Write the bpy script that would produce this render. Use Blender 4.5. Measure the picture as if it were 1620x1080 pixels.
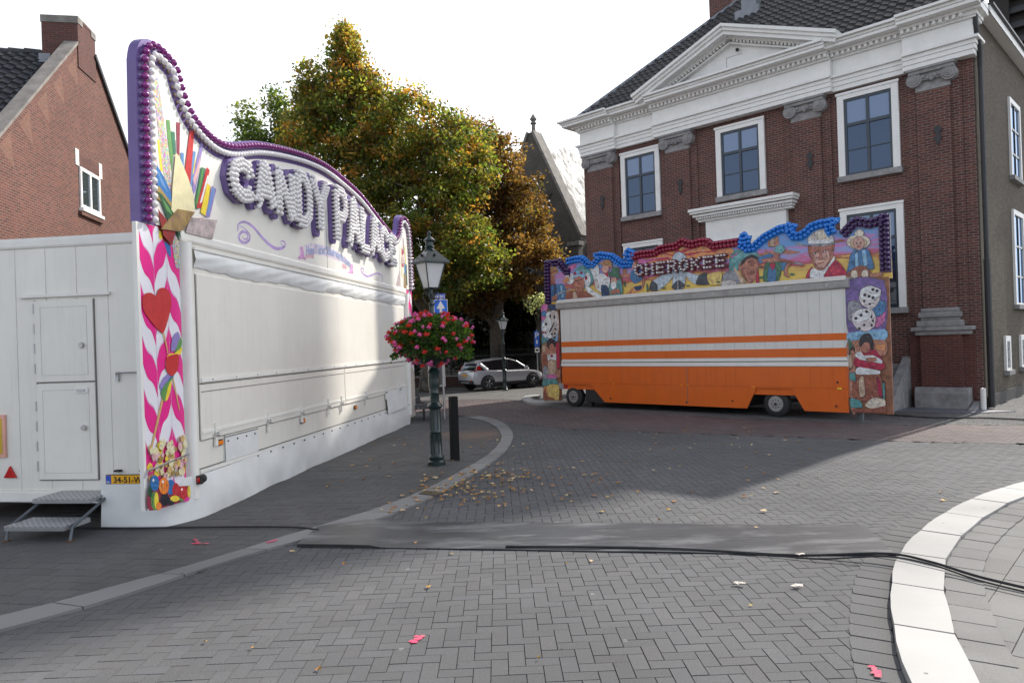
import bpy, bmesh, math, random
from mathutils import Vector, Matrix
import numpy as np
S = bpy.context.scene
for o in list(bpy.data.objects): bpy.data.objects.remove(o)
R = math.radians
# ------------------------------------------------------------ camera
cam = bpy.data.objects.new('camera', bpy.data.cameras.new('camera'))
S.collection.objects.link(cam); S.camera = cam
ra = math.atan(.033)
right = Vector((math.cos(ra), 0, -math.sin(ra))); up = Vector((math.sin(ra), 0, math.cos(ra)))
fwd = Vector((0, 1, .00177)).normalized()
right = fwd.cross(up).normalized(); up = right.cross(fwd)
m = Matrix((right, up, -fwd)).transposed().to_4x4(); m.translation = (0, 0, 2.3)
cam.matrix_world = m
cam.data.lens = 1130 / 1620 * 36; cam.data.sensor_width = 36; cam.data.clip_end = 2000
# ------------------------------------------------------------ sun, sky, exposure
SUN_AZ = math.atan2(.740, .672)      # clockwise from +Y
SUN_EL = R(40)
sd = Vector((math.sin(SUN_AZ) * math.cos(SUN_EL), math.cos(SUN_AZ) * math.cos(SUN_EL), math.sin(SUN_EL)))
sun = bpy.data.objects.new('sun', bpy.data.lights.new('sun', 'SUN')); S.collection.objects.link(sun)
sun.data.energy = 5; sun.data.angle = R(.9); sun.data.color = (1, .95, .87)
sun.rotation_euler = sd.to_track_quat('Z', 'Y').to_euler()
W = bpy.data.worlds.new('World'); S.world = W; W.use_nodes = True
nt = W.node_tree; nt.nodes.clear()
out = nt.nodes.new('ShaderNodeOutputWorld'); bg = nt.nodes.new('ShaderNodeBackground')
sky = nt.nodes.new('ShaderNodeTexSky'); sky.sky_type = 'NISHITA'; sky.sun_disc = False
sky.sun_elevation = SUN_EL; sky.sun_rotation = SUN_AZ; sky.dust_density = 3
geo = nt.nodes.new('ShaderNodeTexCoord'); mp = nt.nodes.new('ShaderNodeMapping'); mp.inputs['Scale'].default_value = (1, 1, 3)
nz = nt.nodes.new('ShaderNodeTexNoise'); nz.inputs['Scale'].default_value = 1.6; nz.inputs['Detail'].default_value = 6
cr = nt.nodes.new('ShaderNodeValToRGB'); cr.color_ramp.elements[0].position = .28; cr.color_ramp.elements[1].position = .62
cr.color_ramp.elements[0].color = (.68,) * 3 + (1,); cr.color_ramp.elements[1].color = (1, 1, 1, 1)
mx = nt.nodes.new('ShaderNodeMix'); mx.data_type = 'RGBA'; mx.inputs[7].default_value = (12.2, 12.4, 12.8, 1)
sp = nt.nodes.new('ShaderNodeSeparateXYZ'); nt.links.new(geo.outputs['Generated'], sp.inputs[0])
el_ = nt.nodes.new('ShaderNodeMapRange'); el_.inputs[1].default_value = .50; el_.inputs[2].default_value = .85; el_.inputs[3].default_value = 1; el_.inputs[4].default_value = .06; nt.links.new(sp.outputs[2], el_.inputs[0])
ml = nt.nodes.new('ShaderNodeMath'); ml.operation = 'MULTIPLY'
nt.links.new(geo.outputs['Generated'], mp.inputs[0]); nt.links.new(mp.outputs[0], nz.inputs['Vector'])
nt.links.new(nz.outputs[0], cr.inputs[0]); nt.links.new(cr.outputs[0], ml.inputs[0]); nt.links.new(el_.outputs[0], ml.inputs[1]); yf = nt.nodes.new('ShaderNodeMapRange'); yf.inputs[1].default_value = -.35; yf.inputs[2].default_value = .25; yf.inputs[3].default_value = .92; yf.inputs[4].default_value = 1; nt.links.new(sp.outputs[1], yf.inputs[0])
m2 = nt.nodes.new('ShaderNodeMath'); m2.operation = 'MULTIPLY'; nt.links.new(ml.outputs[0], m2.inputs[0]); nt.links.new(yf.outputs[0], m2.inputs[1]); nt.links.new(m2.outputs[0], mx.inputs[0])
dt = nt.nodes.new('ShaderNodeVectorMath'); dt.operation = 'DOT_PRODUCT'; dt.inputs[1].default_value = tuple(sd); nt.links.new(geo.outputs['Generated'], dt.inputs[0])
gl = nt.nodes.new('ShaderNodeMapRange'); gl.inputs[1].default_value = .35; gl.inputs[2].default_value = 1; gl.inputs[3].default_value = 1; gl.inputs[4].default_value = 2.3; nt.links.new(dt.outputs['Value'], gl.inputs[0])
tm = nt.nodes.new('ShaderNodeMix'); tm.data_type = 'RGBA'; tm.inputs[6].default_value = (10.9, 11.8, 13.3, 1); tm.inputs[7].default_value = (10.7, 11.1, 11.6, 1); yt = nt.nodes.new('ShaderNodeMapRange'); yt.inputs[1].default_value = -.35; yt.inputs[2].default_value = .25; nt.links.new(sp.outputs[1], yt.inputs[0]); nt.links.new(yt.outputs[0], tm.inputs[0])
cc_ = nt.nodes.new('ShaderNodeVectorMath'); cc_.operation = 'SCALE'; nt.links.new(tm.outputs[2], cc_.inputs[0]); nt.links.new(gl.outputs[0], cc_.inputs['Scale']); nt.links.new(cc_.outputs[0], mx.inputs[7])
nt.links.new(sky.outputs[0], mx.inputs[6]); nt.links.new(mx.outputs[2], bg.inputs[0])
bg.inputs[1].default_value = .105
nt.links.new(bg.outputs[0], out.inputs[0])
S.view_settings.view_transform = 'Standard'; S.view_settings.look = 'None'; S.view_settings.exposure = .14; S.view_settings.gamma = 1
S.render.engine = 'CYCLES'
S.cycles.max_bounces = 6; S.cycles.transparent_max_bounces = 8
rnd = random.Random(7)
# ------------------------------------------------------------ materials
MATS = {}
def newmat(name):
    M = bpy.data.materials.new(name); M.use_nodes = True; n = M.node_tree; n.nodes.clear()
    o = n.nodes.new('ShaderNodeOutputMaterial'); b = n.nodes.new('ShaderNodeBsdfPrincipled'); n.links.new(b.outputs[0], o.inputs[0])
    return M, n, b
def mixrgb(n, fac, a, b, mode='MIX'):
    x = n.nodes.new('ShaderNodeMix'); x.data_type = 'RGBA'; x.blend_type = mode
    for sock, v in ((x.inputs[0], fac), (x.inputs[6], a), (x.inputs[7], b)):
        if isinstance(v, (int, float)): sock.default_value = v
        elif isinstance(v, (tuple, list)): sock.default_value = tuple(v) + ((1,) if len(v) == 3 else ())
        else: n.links.new(v, sock)
    return x.outputs[2]
def noise(n, scale, detail=4, vec=None, rough=.6):
    x = n.nodes.new('ShaderNodeTexNoise'); x.inputs['Scale'].default_value = scale; x.inputs['Detail'].default_value = detail
    x.inputs['Roughness'].default_value = rough
    if vec is not None: n.links.new(vec, x.inputs['Vector'])
    return x.outputs[0]
def ramp(n, v, p0, p1, c0=(0, 0, 0), c1=(1, 1, 1)):
    x = n.nodes.new('ShaderNodeValToRGB'); x.color_ramp.elements[0].position = p0; x.color_ramp.elements[1].position = p1
    x.color_ramp.elements[0].color = tuple(c0) + (1,); x.color_ramp.elements[1].color = tuple(c1) + (1,); n.links.new(v, x.inputs[0])
    return x.outputs[0]
def bump(n, b, h, strength, dist=.01):
    x = n.nodes.new('ShaderNodeBump'); x.inputs['Strength'].default_value = strength; x.inputs['Distance'].default_value = dist
    n.links.new(h, x.inputs['Height']); n.links.new(x.outputs[0], b.inputs['Normal'])
def ocoord(n): return n.nodes.new('ShaderNodeTexCoord').outputs['Object']
def uvcoord(n): return n.nodes.new('ShaderNodeTexCoord').outputs['UV']
def mat(name, col, rough=.6, metal=0, var=.12, vscale=3, bmp=0, bscale=40, dirt=0, dirtcol=(.12, .1, .08), streak=0, spec=.5, coat=0):
    if name in MATS: return MATS[name]
    M, n, b = newmat(name); oc = ocoord(n)
    c = mixrgb(n, ramp(n, noise(n, vscale, 5, oc), .3, .7), tuple(x * (1 - var) for x in col), tuple(min(1, x * (1 + var)) for x in col))
    if streak:
        mp = n.nodes.new('ShaderNodeMapping'); mp.inputs['Scale'].default_value = (9, 9, .5); n.links.new(oc, mp.inputs[0])
        c = mixrgb(n, ramp(n, noise(n, 1.5, 6, mp.outputs[0]), .52, .8, (0,) * 3, (streak,) * 3), c, dirtcol)
    if dirt: c = mixrgb(n, ramp(n, noise(n, 2.3, 8, oc, .75), .5, .75, (0,) * 3, (dirt,) * 3), c, dirtcol)
    n.links.new(c, b.inputs['Base Color'])
    b.inputs['Roughness'].default_value = rough; b.inputs['Metallic'].default_value = metal; b.inputs['Specular IOR Level'].default_value = spec
    if coat: b.inputs['Coat Weight'].default_value = coat
    if bmp: bump(n, b, noise(n, bscale, 4, oc), bmp, .01)
    MATS[name] = M; return M
def brickmat(name, c1, c2, mortar, bw=.23, bh=.075, ms=.008, bmp=.6, stain=.25, rough=.85):
    M, n, b = newmat(name); uv = uvcoord(n)
    t = n.nodes.new('ShaderNodeTexBrick'); n.links.new(uv, t.inputs['Vector'])
    t.inputs['Scale'].default_value = 1; t.inputs['Brick Width'].default_value = bw; t.inputs['Row Height'].default_value = bh
    t.inputs['Mortar Size'].default_value = ms; t.inputs['Mortar Smooth'].default_value = .2; t.inputs['Bias'].default_value = 0
    t.inputs['Color1'].default_value = tuple(c1) + (1,); t.inputs['Color2'].default_value = tuple(c2) + (1,); t.inputs['Mortar'].default_value = tuple(mortar) + (1,)
    oc = ocoord(n)
    c = mixrgb(n, ramp(n, noise(n, 14, 3, uv), .35, .7, (0,) * 3, (.45,) * 3), t.outputs[0], tuple(x * .55 for x in c1))
    c = mixrgb(n, ramp(n, noise(n, .9, 8, oc, .7), .4, .75, (0,) * 3, (stain,) * 3), c, tuple(x * .5 for x in c2))
    n.links.new(c, b.inputs['Base Color']); b.inputs['Roughness'].default_value = rough; b.inputs['Specular IOR Level'].default_value = .25
    inv = n.nodes.new('ShaderNodeMath'); inv.operation = 'SUBTRACT'; inv.inputs[0].default_value = 1; n.links.new(t.outputs['Fac'], inv.inputs[1])
    bump(n, b, inv.outputs[0], bmp, .012); MATS[name] = M; return M
def tintmat(name, rough=.82, bmp=.35, bscale=60, spec=.22, grit=.25, stainp=(.0, .0, .0), stain=.25):
    M, n, b = newmat(name); a = n.nodes.new('ShaderNodeAttribute'); a.attribute_name = 'tint'; oc = ocoord(n)
    c = mixrgb(n, ramp(n, noise(n, 130, 3, oc), .35, .68, (0,) * 3, (grit,) * 3), a.outputs[0], (.42, .41, .40))
    c = mixrgb(n, ramp(n, noise(n, .55, 8, oc, .72), .42, .72, (0,) * 3, (stain,) * 3), c, (.06, .058, .055))
    c = mixrgb(n, ramp(n, noise(n, 3.1, 8, oc, .8), .60, .74, (0,) * 3, (stain * .7,) * 3), c, (.33, .32, .30))
    if grit:
        vo = n.nodes.new('ShaderNodeTexVoronoi'); vo.inputs['Scale'].default_value = 1.7; n.links.new(oc, vo.inputs['Vector'])
        c = mixrgb(n, ramp(n, vo.outputs['Distance'], .030, .042, (.5,) * 3, (0,) * 3), c, (.36, .35, .33))
        vo2 = n.nodes.new('ShaderNodeTexVoronoi'); vo2.inputs['Scale'].default_value = 2.9; n.links.new(oc, vo2.inputs['Vector'])
        c = mixrgb(n, ramp(n, vo2.outputs['Distance'], .035, .05, (.6,) * 3, (0,) * 3), c, (.03, .03, .03))
        c = mixrgb(n, ramp(n, noise(n, .32, 3, oc, .5), .40, .66, (0,) * 3, (.35,) * 3), c, (.055, .055, .058))
    n.links.new(c, b.inputs['Base Color']); b.inputs['Roughness'].default_value = rough; b.inputs['Specular IOR Level'].default_value = spec
    bump(n, b, noise(n, bscale, 5, oc), bmp, .006); MATS[name] = M; return M
def leafmat(name, trans=.5):
    M = bpy.data.materials.new(name); M.use_nodes = True; n = M.node_tree; n.nodes.clear()
    o = n.nodes.new('ShaderNodeOutputMaterial'); a = n.nodes.new('ShaderNodeAttribute'); a.attribute_name = 'tint'
    d = n.nodes.new('ShaderNodeBsdfPrincipled'); d.inputs['Roughness'].default_value = .45; d.inputs['Specular IOR Level'].default_value = .4
    t = n.nodes.new('ShaderNodeBsdfTranslucent'); x = n.nodes.new('ShaderNodeMixShader'); x.inputs[0].default_value = .58
    g = n.nodes.new('ShaderNodeMix'); g.data_type = 'RGBA'; g.blend_type = 'MULTIPLY'; g.inputs[0].default_value = 1; g.inputs[7].default_value = (2.5, 2.6, 1.2, 1)
    n.links.new(a.outputs[0], d.inputs['Base Color']); n.links.new(a.outputs[0], g.inputs[6]); n.links.new(g.outputs[2], t.inputs[0])
    n.links.new(d.outputs[0], x.inputs[1]); n.links.new(t.outputs[0], x.inputs[2]); n.links.new(x.outputs[0], o.inputs[0])
    MATS[name] = M; return M
def paint(col, rough=.4, soft=False):
    k = ('print' if soft else 'paint') + '_%d_%d_%d' % tuple(int(c * 255) for c in col)
    if k in MATS: return MATS[k]
    M, n, b = newmat(k); oc = ocoord(n)
    c = mixrgb(n, ramp(n, noise(n, 7, 8, oc, .75), .32, .68), tuple(x * (.85 if soft else .5) for x in col), tuple(min(1, x * (1.12 if soft else 1.45) + .01) for x in col))
    if not soft: c = mixrgb(n, ramp(n, noise(n, 30, 4, oc, .7), .45, .7, (0,) * 3, (.4,) * 3), c, (col[1] * .8 + .02, col[2] * .8 + .02, col[0] * .8 + .02))
    n.links.new(c, b.inputs['Base Color']); b.inputs['Roughness'].default_value = rough; MATS[k] = M; return M
def glassmat(name, base, refl=.25, tint=(.75, .85, 1), rough=.02):
    M = bpy.data.materials.new(name); M.use_nodes = True; n = M.node_tree; n.nodes.clear()
    o = n.nodes.new('ShaderNodeOutputMaterial'); d = n.nodes.new('ShaderNodeBsdfDiffuse'); d.inputs[0].default_value = tuple(base) + (1,)
    g = n.nodes.new('ShaderNodeBsdfGlossy'); g.inputs[0].default_value = tuple(tint) + (1,); g.inputs['Roughness'].default_value = rough
    f = n.nodes.new('ShaderNodeFresnel'); f.inputs[0].default_value = 1.5
    ad = n.nodes.new('ShaderNodeMath'); ad.operation = 'ADD'; ad.use_clamp = True; ad.inputs[1].default_value = refl; n.links.new(f.outputs[0], ad.inputs[0])
    x = n.nodes.new('ShaderNodeMixShader'); n.links.new(ad.outputs[0], x.inputs[0]); n.links.new(d.outputs[0], x.inputs[1]); n.links.new(g.outputs[0], x.inputs[2])
    wv = noise(n, .8, 2, ocoord(n)); bp = n.nodes.new('ShaderNodeBump'); bp.inputs['Strength'].default_value = .08; bp.inputs['Distance'].default_value = .05
    n.links.new(wv, bp.inputs['Height']); n.links.new(bp.outputs[0], g.inputs['Normal'])
    n.links.new(x.outputs[0], o.inputs[0]); MATS[name] = M; return M
# ------------------------------------------------------------ mesh builder
def uni(a): return Vector(a).normalized()
class MB:
    def __init__(s): s.v = []; s.f = []; s.mi = []; s.mats = []; s.col = None
    def mx(s, m):
        if m not in s.mats: s.mats.append(m)
        return s.mats.index(m)
    def face(s, pts, m, col=None):
        i = len(s.v); s.v += [tuple(p) for p in pts]; s.f.append(list(range(i, i + len(pts)))); s.mi.append(s.mx(m))
        if col is not None:
            if s.col is None: s.col = []
            s.col.append(col)
    def add(s, vs, fs, m):
        i = len(s.v); s.v += [tuple(p) for p in vs]; k = s.mx(m)
        for f in fs: s.f.append([i + j for j in f]); s.mi.append(k)
    def box(s, x0, x1, y0, y1, z0, z1, m):
        s.add([(x, y, z) for x in (x0, x1) for y in (y0, y1) for z in (z0, z1)],
              [(0, 1, 3, 2), (4, 6, 7, 5), (0, 4, 5, 1), (2, 3, 7, 6), (0, 2, 6, 4), (1, 5, 7, 3)], m); return s
    def prism(s, pts, a, b, m, axis='y'):
        n = len(pts)
        P = {'y': lambda p, h: (p[0], h, p[1]), 'x': lambda p, h: (h, p[0], p[1]), 'z': lambda p, h: (p[0], p[1], h)}[axis]
        s.add([P(p, a) for p in pts] + [P(p, b) for p in pts],
              [list(range(n)), list(range(n, 2 * n))[::-1]] + [(i, (i + 1) % n, n + (i + 1) % n, n + i) for i in range(n)], m); return s
    def cyl(s, p0, p1, r0, r1=None, n=10, m=None, cap=True):
        r1 = r0 if r1 is None else r1; p0 = Vector(p0); p1 = Vector(p1); d = (p1 - p0)
        if d.length < 1e-6: return s
        d.normalize(); a = d.orthogonal().normalized(); b = d.cross(a)
        vs = []
        for p, r in ((p0, r0), (p1, r1)):
            for k in range(n):
                t = 2 * math.pi * k / n; vs.append(p + a * (r * math.cos(t)) + b * (r * math.sin(t)))
        fs = [(k, (k + 1) % n, n + (k + 1) % n, n + k) for k in range(n)]
        if cap: fs += [list(range(n))[::-1], list(range(n, 2 * n))]
        s.add(vs, fs, m); return s
    def lathe(s, prof, c=(0, 0, 0), n=16, m=None, axis='z', rot=0):
        vs = []; c = Vector(c)
        for r, z in prof:
            for k in range(n):
                t = 2 * math.pi * k / n + rot; x, y = r * math.cos(t), r * math.sin(t)
                vs.append(c + Vector({'z': (x, y, z), 'y': (x, z, y), 'x': (z, x, y)}[axis]))
        fs = [(i * n + k, i * n + (k + 1) % n, (i + 1) * n + (k + 1) % n, (i + 1) * n + k) for i in range(len(prof) - 1) for k in range(n)]
        fs += [list(range(n))[::-1], [(len(prof) - 1) * n + k for k in range(n)]]
        s.add(vs, fs, m); return s
    def tube(s, path, r, n=8, m=None):
        P = [Vector(p) for p in path]; rr = r if isinstance(r, (list, tuple)) else [r] * len(P); vs = []; a = None
        for i, p in enumerate(P):
            d = (P[min(i + 1, len(P) - 1)] - P[max(i - 1, 0)]).normalized()
            if a is None: a = d.orthogonal().normalized()
            a = (a - d * a.dot(d)).normalized(); b = d.cross(a)
            for k in range(n):
                t = 2 * math.pi * k / n; vs.append(p + a * (rr[i] * math.cos(t)) + b * (rr[i] * math.sin(t)))
        fs = [(i * n + k, i * n + (k + 1) % n, (i + 1) * n + (k + 1) % n, (i + 1) * n + k) for i in range(len(P) - 1) for k in range(n)]
        fs += [list(range(n))[::-1], [(len(P) - 1) * n + k for k in range(n)]]
        s.add(vs, fs, m); return s
    def ball(s, c, r, n=10, m=None, k=5, sz=1):
        prof = [(max(.001, r * math.sin(math.pi * i / k)), -r * sz * math.cos(math.pi * i / k)) for i in range(k + 1)]
        return s.lathe(prof, c, n, m)
    def build(s, name, parent=None, smooth=False, bevel=0, recalc=True, loc=None):
        me = bpy.data.meshes.new(name); me.from_pydata(s.v, [], s.f)
        for m_ in s.mats: me.materials.append(m_)
        me.polygons.foreach_set('material_index', s.mi)
        if s.col is not None and len(s.col) == len(s.f):
            ca = me.color_attributes.new('tint', 'FLOAT_COLOR', 'CORNER')
            lt = np.zeros(len(me.polygons), dtype=np.int32); me.polygons.foreach_get('loop_total', lt)
            arr = np.repeat(np.array([tuple(c) + (1.,) for c in s.col], dtype=np.float32), lt, axis=0); ca.data.foreach_set('color', arr.ravel())
        if recalc:
            bm = bmesh.new(); bm.from_mesh(me); bmesh.ops.recalc_face_normals(bm, faces=bm.faces); bm.to_mesh(me); bm.free()
        # metre-scaled box UVs
        uv = me.uv_layers.new(name='UVMap'); nl = len(me.loops); vi = np.zeros(nl, dtype=np.int32); me.loops.foreach_get('vertex_index', vi)
        co = np.zeros(len(me.vertices) * 3, dtype=np.float32); me.vertices.foreach_get('co', co); co = co.reshape(-1, 3)[vi]
        nr = np.zeros(len(me.polygons) * 3, dtype=np.float32); me.polygons.foreach_get('normal', nr); nr = np.abs(nr.reshape(-1, 3))
        lt = np.zeros(len(me.polygons), dtype=np.int32); me.polygons.foreach_get('loop_total', lt); nr = np.repeat(nr, lt, axis=0)
        isz = nr[:, 2] > .8; isx = (~isz) & (nr[:, 0] > nr[:, 1])
        u = np.where(isx, co[:, 1], co[:, 0]); v = np.where(isz, co[:, 1], co[:, 2])
        uv.data.foreach_set('uv', np.stack([u, v], 1).astype(np.float32).ravel())
        if smooth:
            me.polygons.foreach_set('use_smooth', [True] * len(me.polygons))
            try: me.set_sharp_from_angle(angle=R(40))
            except Exception: pass
        me.update()
        o = bpy.data.objects.new(name, me); S.collection.objects.link(o)
        if parent: o.parent = parent
        if loc: o.location = loc
        if bevel:
            b = o.modifiers.new('bevel', 'BEVEL'); b.width = bevel; b.segments = 2; b.limit_method = 'ANGLE'; b.angle_limit = R(40); b.harden_normals = False
        return o
def thing(name, label, cat, loc=(0, 0, 0), rz=0, group=None):
    o = bpy.data.objects.new(name, None); S.collection.objects.link(o); o.location = loc; o.rotation_euler = (0, 0, rz)
    o['label'] = label; o['category'] = cat
    if group: o['group'] = group
    return o
def tag(o, label, cat, group=None):
    o['label'] = label; o['category'] = cat
    if group: o['group'] = group
    return o
def struct(o): o['kind'] = 'structure'; return o
def stuff(o, label=None, cat=None):
    o['kind'] = 'stuff'
    if label: o['label'] = label
    if cat: o['category'] = cat
    return o
def dup(o, parent=None):
    c = o.copy(); S.collection.objects.link(c)
    if parent: c.parent = parent
    for ch in [x for x in bpy.data.objects if x.parent == o]:
        dup(ch, c)
    return c
def ftransform(fr): return (fr[0][0], fr[0][1], 0), math.atan2(fr[1][1], fr[1][0])
CANDY = ((-4.4974,9.771),(0.125,0.9922))
CHER = ((1.6464,25.2),(0.7115,-0.7027))
FAC = ((3.3671,29.7505),(0.7121,-0.7021))
HOUSE = ((-12.1,20.0),(-0.1701,0.9854))
# shared materials
WHITE = mat('white_panel', (.80, .765, .69), .36, var=.05, vscale=.8, streak=.22, dirt=.12, dirtcol=(.48, .45, .38), coat=.2)
WHITE2 = mat('white_trim', (.80, .775, .72), .45, var=.05)
CLOTH = mat('white_tarpaulin', (.74, .74, .72), .42, var=.06, vscale=2, bmp=.5, bscale=3, dirt=.15, dirtcol=(.4, .38, .34))
STEEL = mat('steel', (.5, .5, .5), .35, .9)
DARKM = mat('dark_metal', (.03, .03, .032), .5, .2)
BLACK = mat('black_rubber', (.02, .02, .021), .7, bmp=.3)
SEAM = mat('seam_shadow', (.16, .155, .15), .8)
PURPLE = mat('purple_paint', (.16, .105, .29), .4)
PWHITE = mat('painted_white_wood', (.80, .79, .755), .5, var=.05, dirt=.18, dirtcol=(.5, .48, .43), streak=.1)
STONE = mat('grey_stone', (.27, .26, .255), .85, var=.25, vscale=5, bmp=.5, bscale=18, dirt=.5, dirtcol=(.10, .095, .09))
NAVY = mat('dark_blue_paint', (.018, .03, .045), .35, coat=.2)
LGREEN = mat('dark_green_paint', (.008, .021, .020), .35, var=.2, coat=.3)
AMBER = mat('amber_lens', (.8, .22, .02), .25)
REDL = mat('red_lens', (.5, .01, .01), .2)
YELLOW = mat('yellow_plate', (.85, .42, .01), .35, var=.03)
BARK = mat('bark', (.10, .085, .065), .9, var=.3, vscale=6, bmp=1, bscale=14)
LEAF = leafmat('leaf')
GLASS = glassmat('window_glass', (.015, .022, .04), .06, (.55, .72, 1))
BLIND = glassmat('blind_glass', (.15, .19, .27), .07, (.6, .75, 1))
DGLASS = glassmat('dark_glass', (.01, .01, .012), .06)
FROST = mat('frosted_glass', (.62, .61, .60), .35, bmp=.4, bscale=120)
GLYPH = {}
def inside(p, poly):
    x, y = p; c = False; j = len(poly) - 1
    for i in range(len(poly)):
        xi, yi = poly[i]; xj, yj = poly[j]
        if (yi > y) != (yj > y) and x < (xj - xi) * (y - yi) / (yj - yi) + xi: c = not c
        j = i
    return c
def resample(path, step):
    P = [Vector(p) for p in path]; out = [P[0].copy()]; need = step
    for a, b in zip(P, P[1:]):
        L = (b - a).length; t = need
        while t <= L: out.append(a.lerp(b, t / L)); t += step
        need = t - L
    return out
def catmull(pts, n=6):
    P = [Vector(p) for p in pts]; out = []
    for i in range(len(P) - 1):
        a = P[max(i - 1, 0)]; b = P[i]; c = P[i + 1]; d = P[min(i + 2, len(P) - 1)]
        for k in range(n):
            t = k / n; out.append(.5 * ((2 * b) + (c - a) * t + (2 * a - 5 * b + 4 * c - d) * t * t + (3 * b - a - 3 * c + d) * t ** 3))
    out.append(P[-1]); return out
def text_mesh(txt, size, m, name, parent, loc, rot, extrude=.002, align='LEFT', font_scale=(1, 1, 1), bend=None):
    cu = bpy.data.curves.new(name, 'FONT'); cu.body = txt; cu.size = size; cu.extrude = extrude; cu.align_x = align; cu.offset = size * .012
    t = bpy.data.objects.new(name, cu); S.collection.objects.link(t)
    dg = bpy.context.evaluated_depsgraph_get(); me = bpy.data.meshes.new_from_object(t.evaluated_get(dg))
    bpy.data.objects.remove(t)
    for v in me.vertices: v.co = Vector((v.co.x * font_scale[0], v.co.y * font_scale[1], v.co.z))
    if bend:
        for v in me.vertices: v.co.y += bend(v.co.x)
    me.materials.clear(); me.materials.append(m)
    o = bpy.data.objects.new(name, me); S.collection.objects.link(o)
    if parent: o.parent = parent
    o.location = loc; o.rotation_euler = rot; return o
# ============================================================ GROUND
PAVE = tintmat('paver_surface')
SLAB = tintmat('slab_surface', rough=.8, grit=.3, stain=.4)
KERBM = tintmat('kerb_stone', rough=.75, grit=.12, stain=.12, bmp=.2)
REDM = tintmat('red_brick_surface', rough=.75, grit=.08, stain=.35)
def grounds():
    M, n, b = newmat('ground_paving'); uv = uvcoord(n); t = n.nodes.new('ShaderNodeTexBrick'); n.links.new(uv, t.inputs['Vector'])
    t.inputs['Scale'].default_value = 1; t.inputs['Brick Width'].default_value = .3; t.inputs['Row Height'].default_value = .15; t.inputs['Mortar Size'].default_value = .008
    t.inputs['Color1'].default_value = (.16, .155, .15, 1); t.inputs['Color2'].default_value = (.11, .105, .10, 1); t.inputs['Mortar'].default_value = (.05, .045, .04, 1)
    c = mixrgb(n, ramp(n, noise(n, .5, 8, ocoord(n), .7), .4, .75, (0,) * 3, (.4,) * 3), t.outputs[0], (.05, .05, .048))
    n.links.new(c, b.inputs['Base Color']); b.inputs['Roughness'].default_value = .8; return M
g = MB(); g.face([(-400, -120, -.03), (400, -120, -.03), (400, 500, -.03), (-400, 500, -.03)], grounds()); struct(g.build('ground', recalc=False))
def layer(name, cells, m, z, chamf=.0022, drop=.006, gap=.0016):
    """cells: list of (corner list ccw, tint); every paver gets a chamfered top"""
    g = MB()
    for pts, col in cells:
        n = len(pts); cx = sum(p[0] for p in pts) / n; cy = sum(p[1] for p in pts) / n
        zz = z + rnd.uniform(-.0018, .0018)
        def ins(d):
            o = []
            for i in range(n):
                p = Vector(pts[i]); a = (Vector(pts[i - 1]) - p).normalized(); b_ = (Vector(pts[(i + 1) % n]) - p).normalized(); o.append(p + (a + b_) * d)
            return o
        A = ins(gap + chamf); B = ins(gap)
        tx, ty = rnd.uniform(-.004, .004), rnd.uniform(-.004, .004)
        A3 = [(p.x, p.y, zz + (p.x - cx) * tx + (p.y - cy) * ty) for p in A]; B3 = [(p.x, p.y, z - drop) for p in B]
        g.face(A3, m, col)
        for i in range(n):
            j = (i + 1) % n; g.face([A3[i], B3[i], B3[j], A3[j]], m, tuple(c * .7 for c in col))
    return struct(g.build(name, recalc=False))
def grid_cells(poly, ang, org, bw, bl, pattern, base, var):
    ca, sa = math.cos(ang), math.sin(ang); xs = [p[0] for p in poly]; ys = [p[1] for p in poly]; cells = []
    def w2(x, y): return (org[0] + x * ca - y * sa, org[1] + x * sa + y * ca)
    R_ = max(max(xs) - min(xs), max(ys) - min(ys)) + 2; cxm, cym = (max(xs) + min(xs)) / 2, (max(ys) + min(ys)) / 2
    lx = (cxm - org[0]) * ca + (cym - org[1]) * sa; ly = -(cxm - org[0]) * sa + (cym - org[1]) * ca
    def emit(x0, y0, x1, y1):
        c = w2((x0 + x1) / 2, (y0 + y1) / 2)
        if not inside(c, poly): return
        k = rnd.gauss(1, var); h = rnd.gauss(0, .012)
        cells.append(([w2(x0, y0), w2(x1, y0), w2(x1, y1), w2(x0, y1)], (base[0] * k * (1 + h), base[1] * k, base[2] * k * (1 - h))))
    if pattern == 'herring':
        n = int(R_ / bw) + 2; i0 = int(lx / bw); j0 = int(ly / bw)
        for i in range(i0 - n, i0 + n):
            for j in range(j0 - n, j0 + n):
                k = (i - j) % 4
                if k == 0: emit(i * bw, j * bw, (i + 2) * bw, (j + 1) * bw)
                elif k == 2: emit(i * bw, (j - 1) * bw, (i + 1) * bw, (j + 1) * bw)
    else:
        n = int(R_ / bw) + 2; mm = int(R_ / bl) + 2; i0 = int(lx / bl); j0 = int(ly / bw)
        for j in range(j0 - n, j0 + n):
            o_ = (j % 2) * bl / 2 if pattern == 'run' else rnd.random() * bl
            for i in range(i0 - mm, i0 + mm): emit(i * bl + o_, j * bw, (i + 1) * bl + o_, (j + 1) * bw)
    return cells
kl_out = [(-7.5, 2.9)] + [(-4.401,6.03),(-3.716,6.909),(-3.186,7.806),(-2.473,8.733),(-1.847,9.523),(-1.232,10.879),(-0.648,12.915),(-0.21,15.06),(-0.046,17.563),(-0.217,19.74),(-0.548,21.285),(-1.075,22.544)]
kl_in = [(-7.8, 3.1)] + [(-4.633,6.354),(-3.982,7.114),(-3.424,7.876),(-2.737,8.969),(-2.034,10.05),(-1.49,11.242),(-0.973,12.975),(-0.538,14.873),(-0.334,17.059),(-0.486,19.233),(-0.916,21.054),(-1.499,22.298)]
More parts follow.
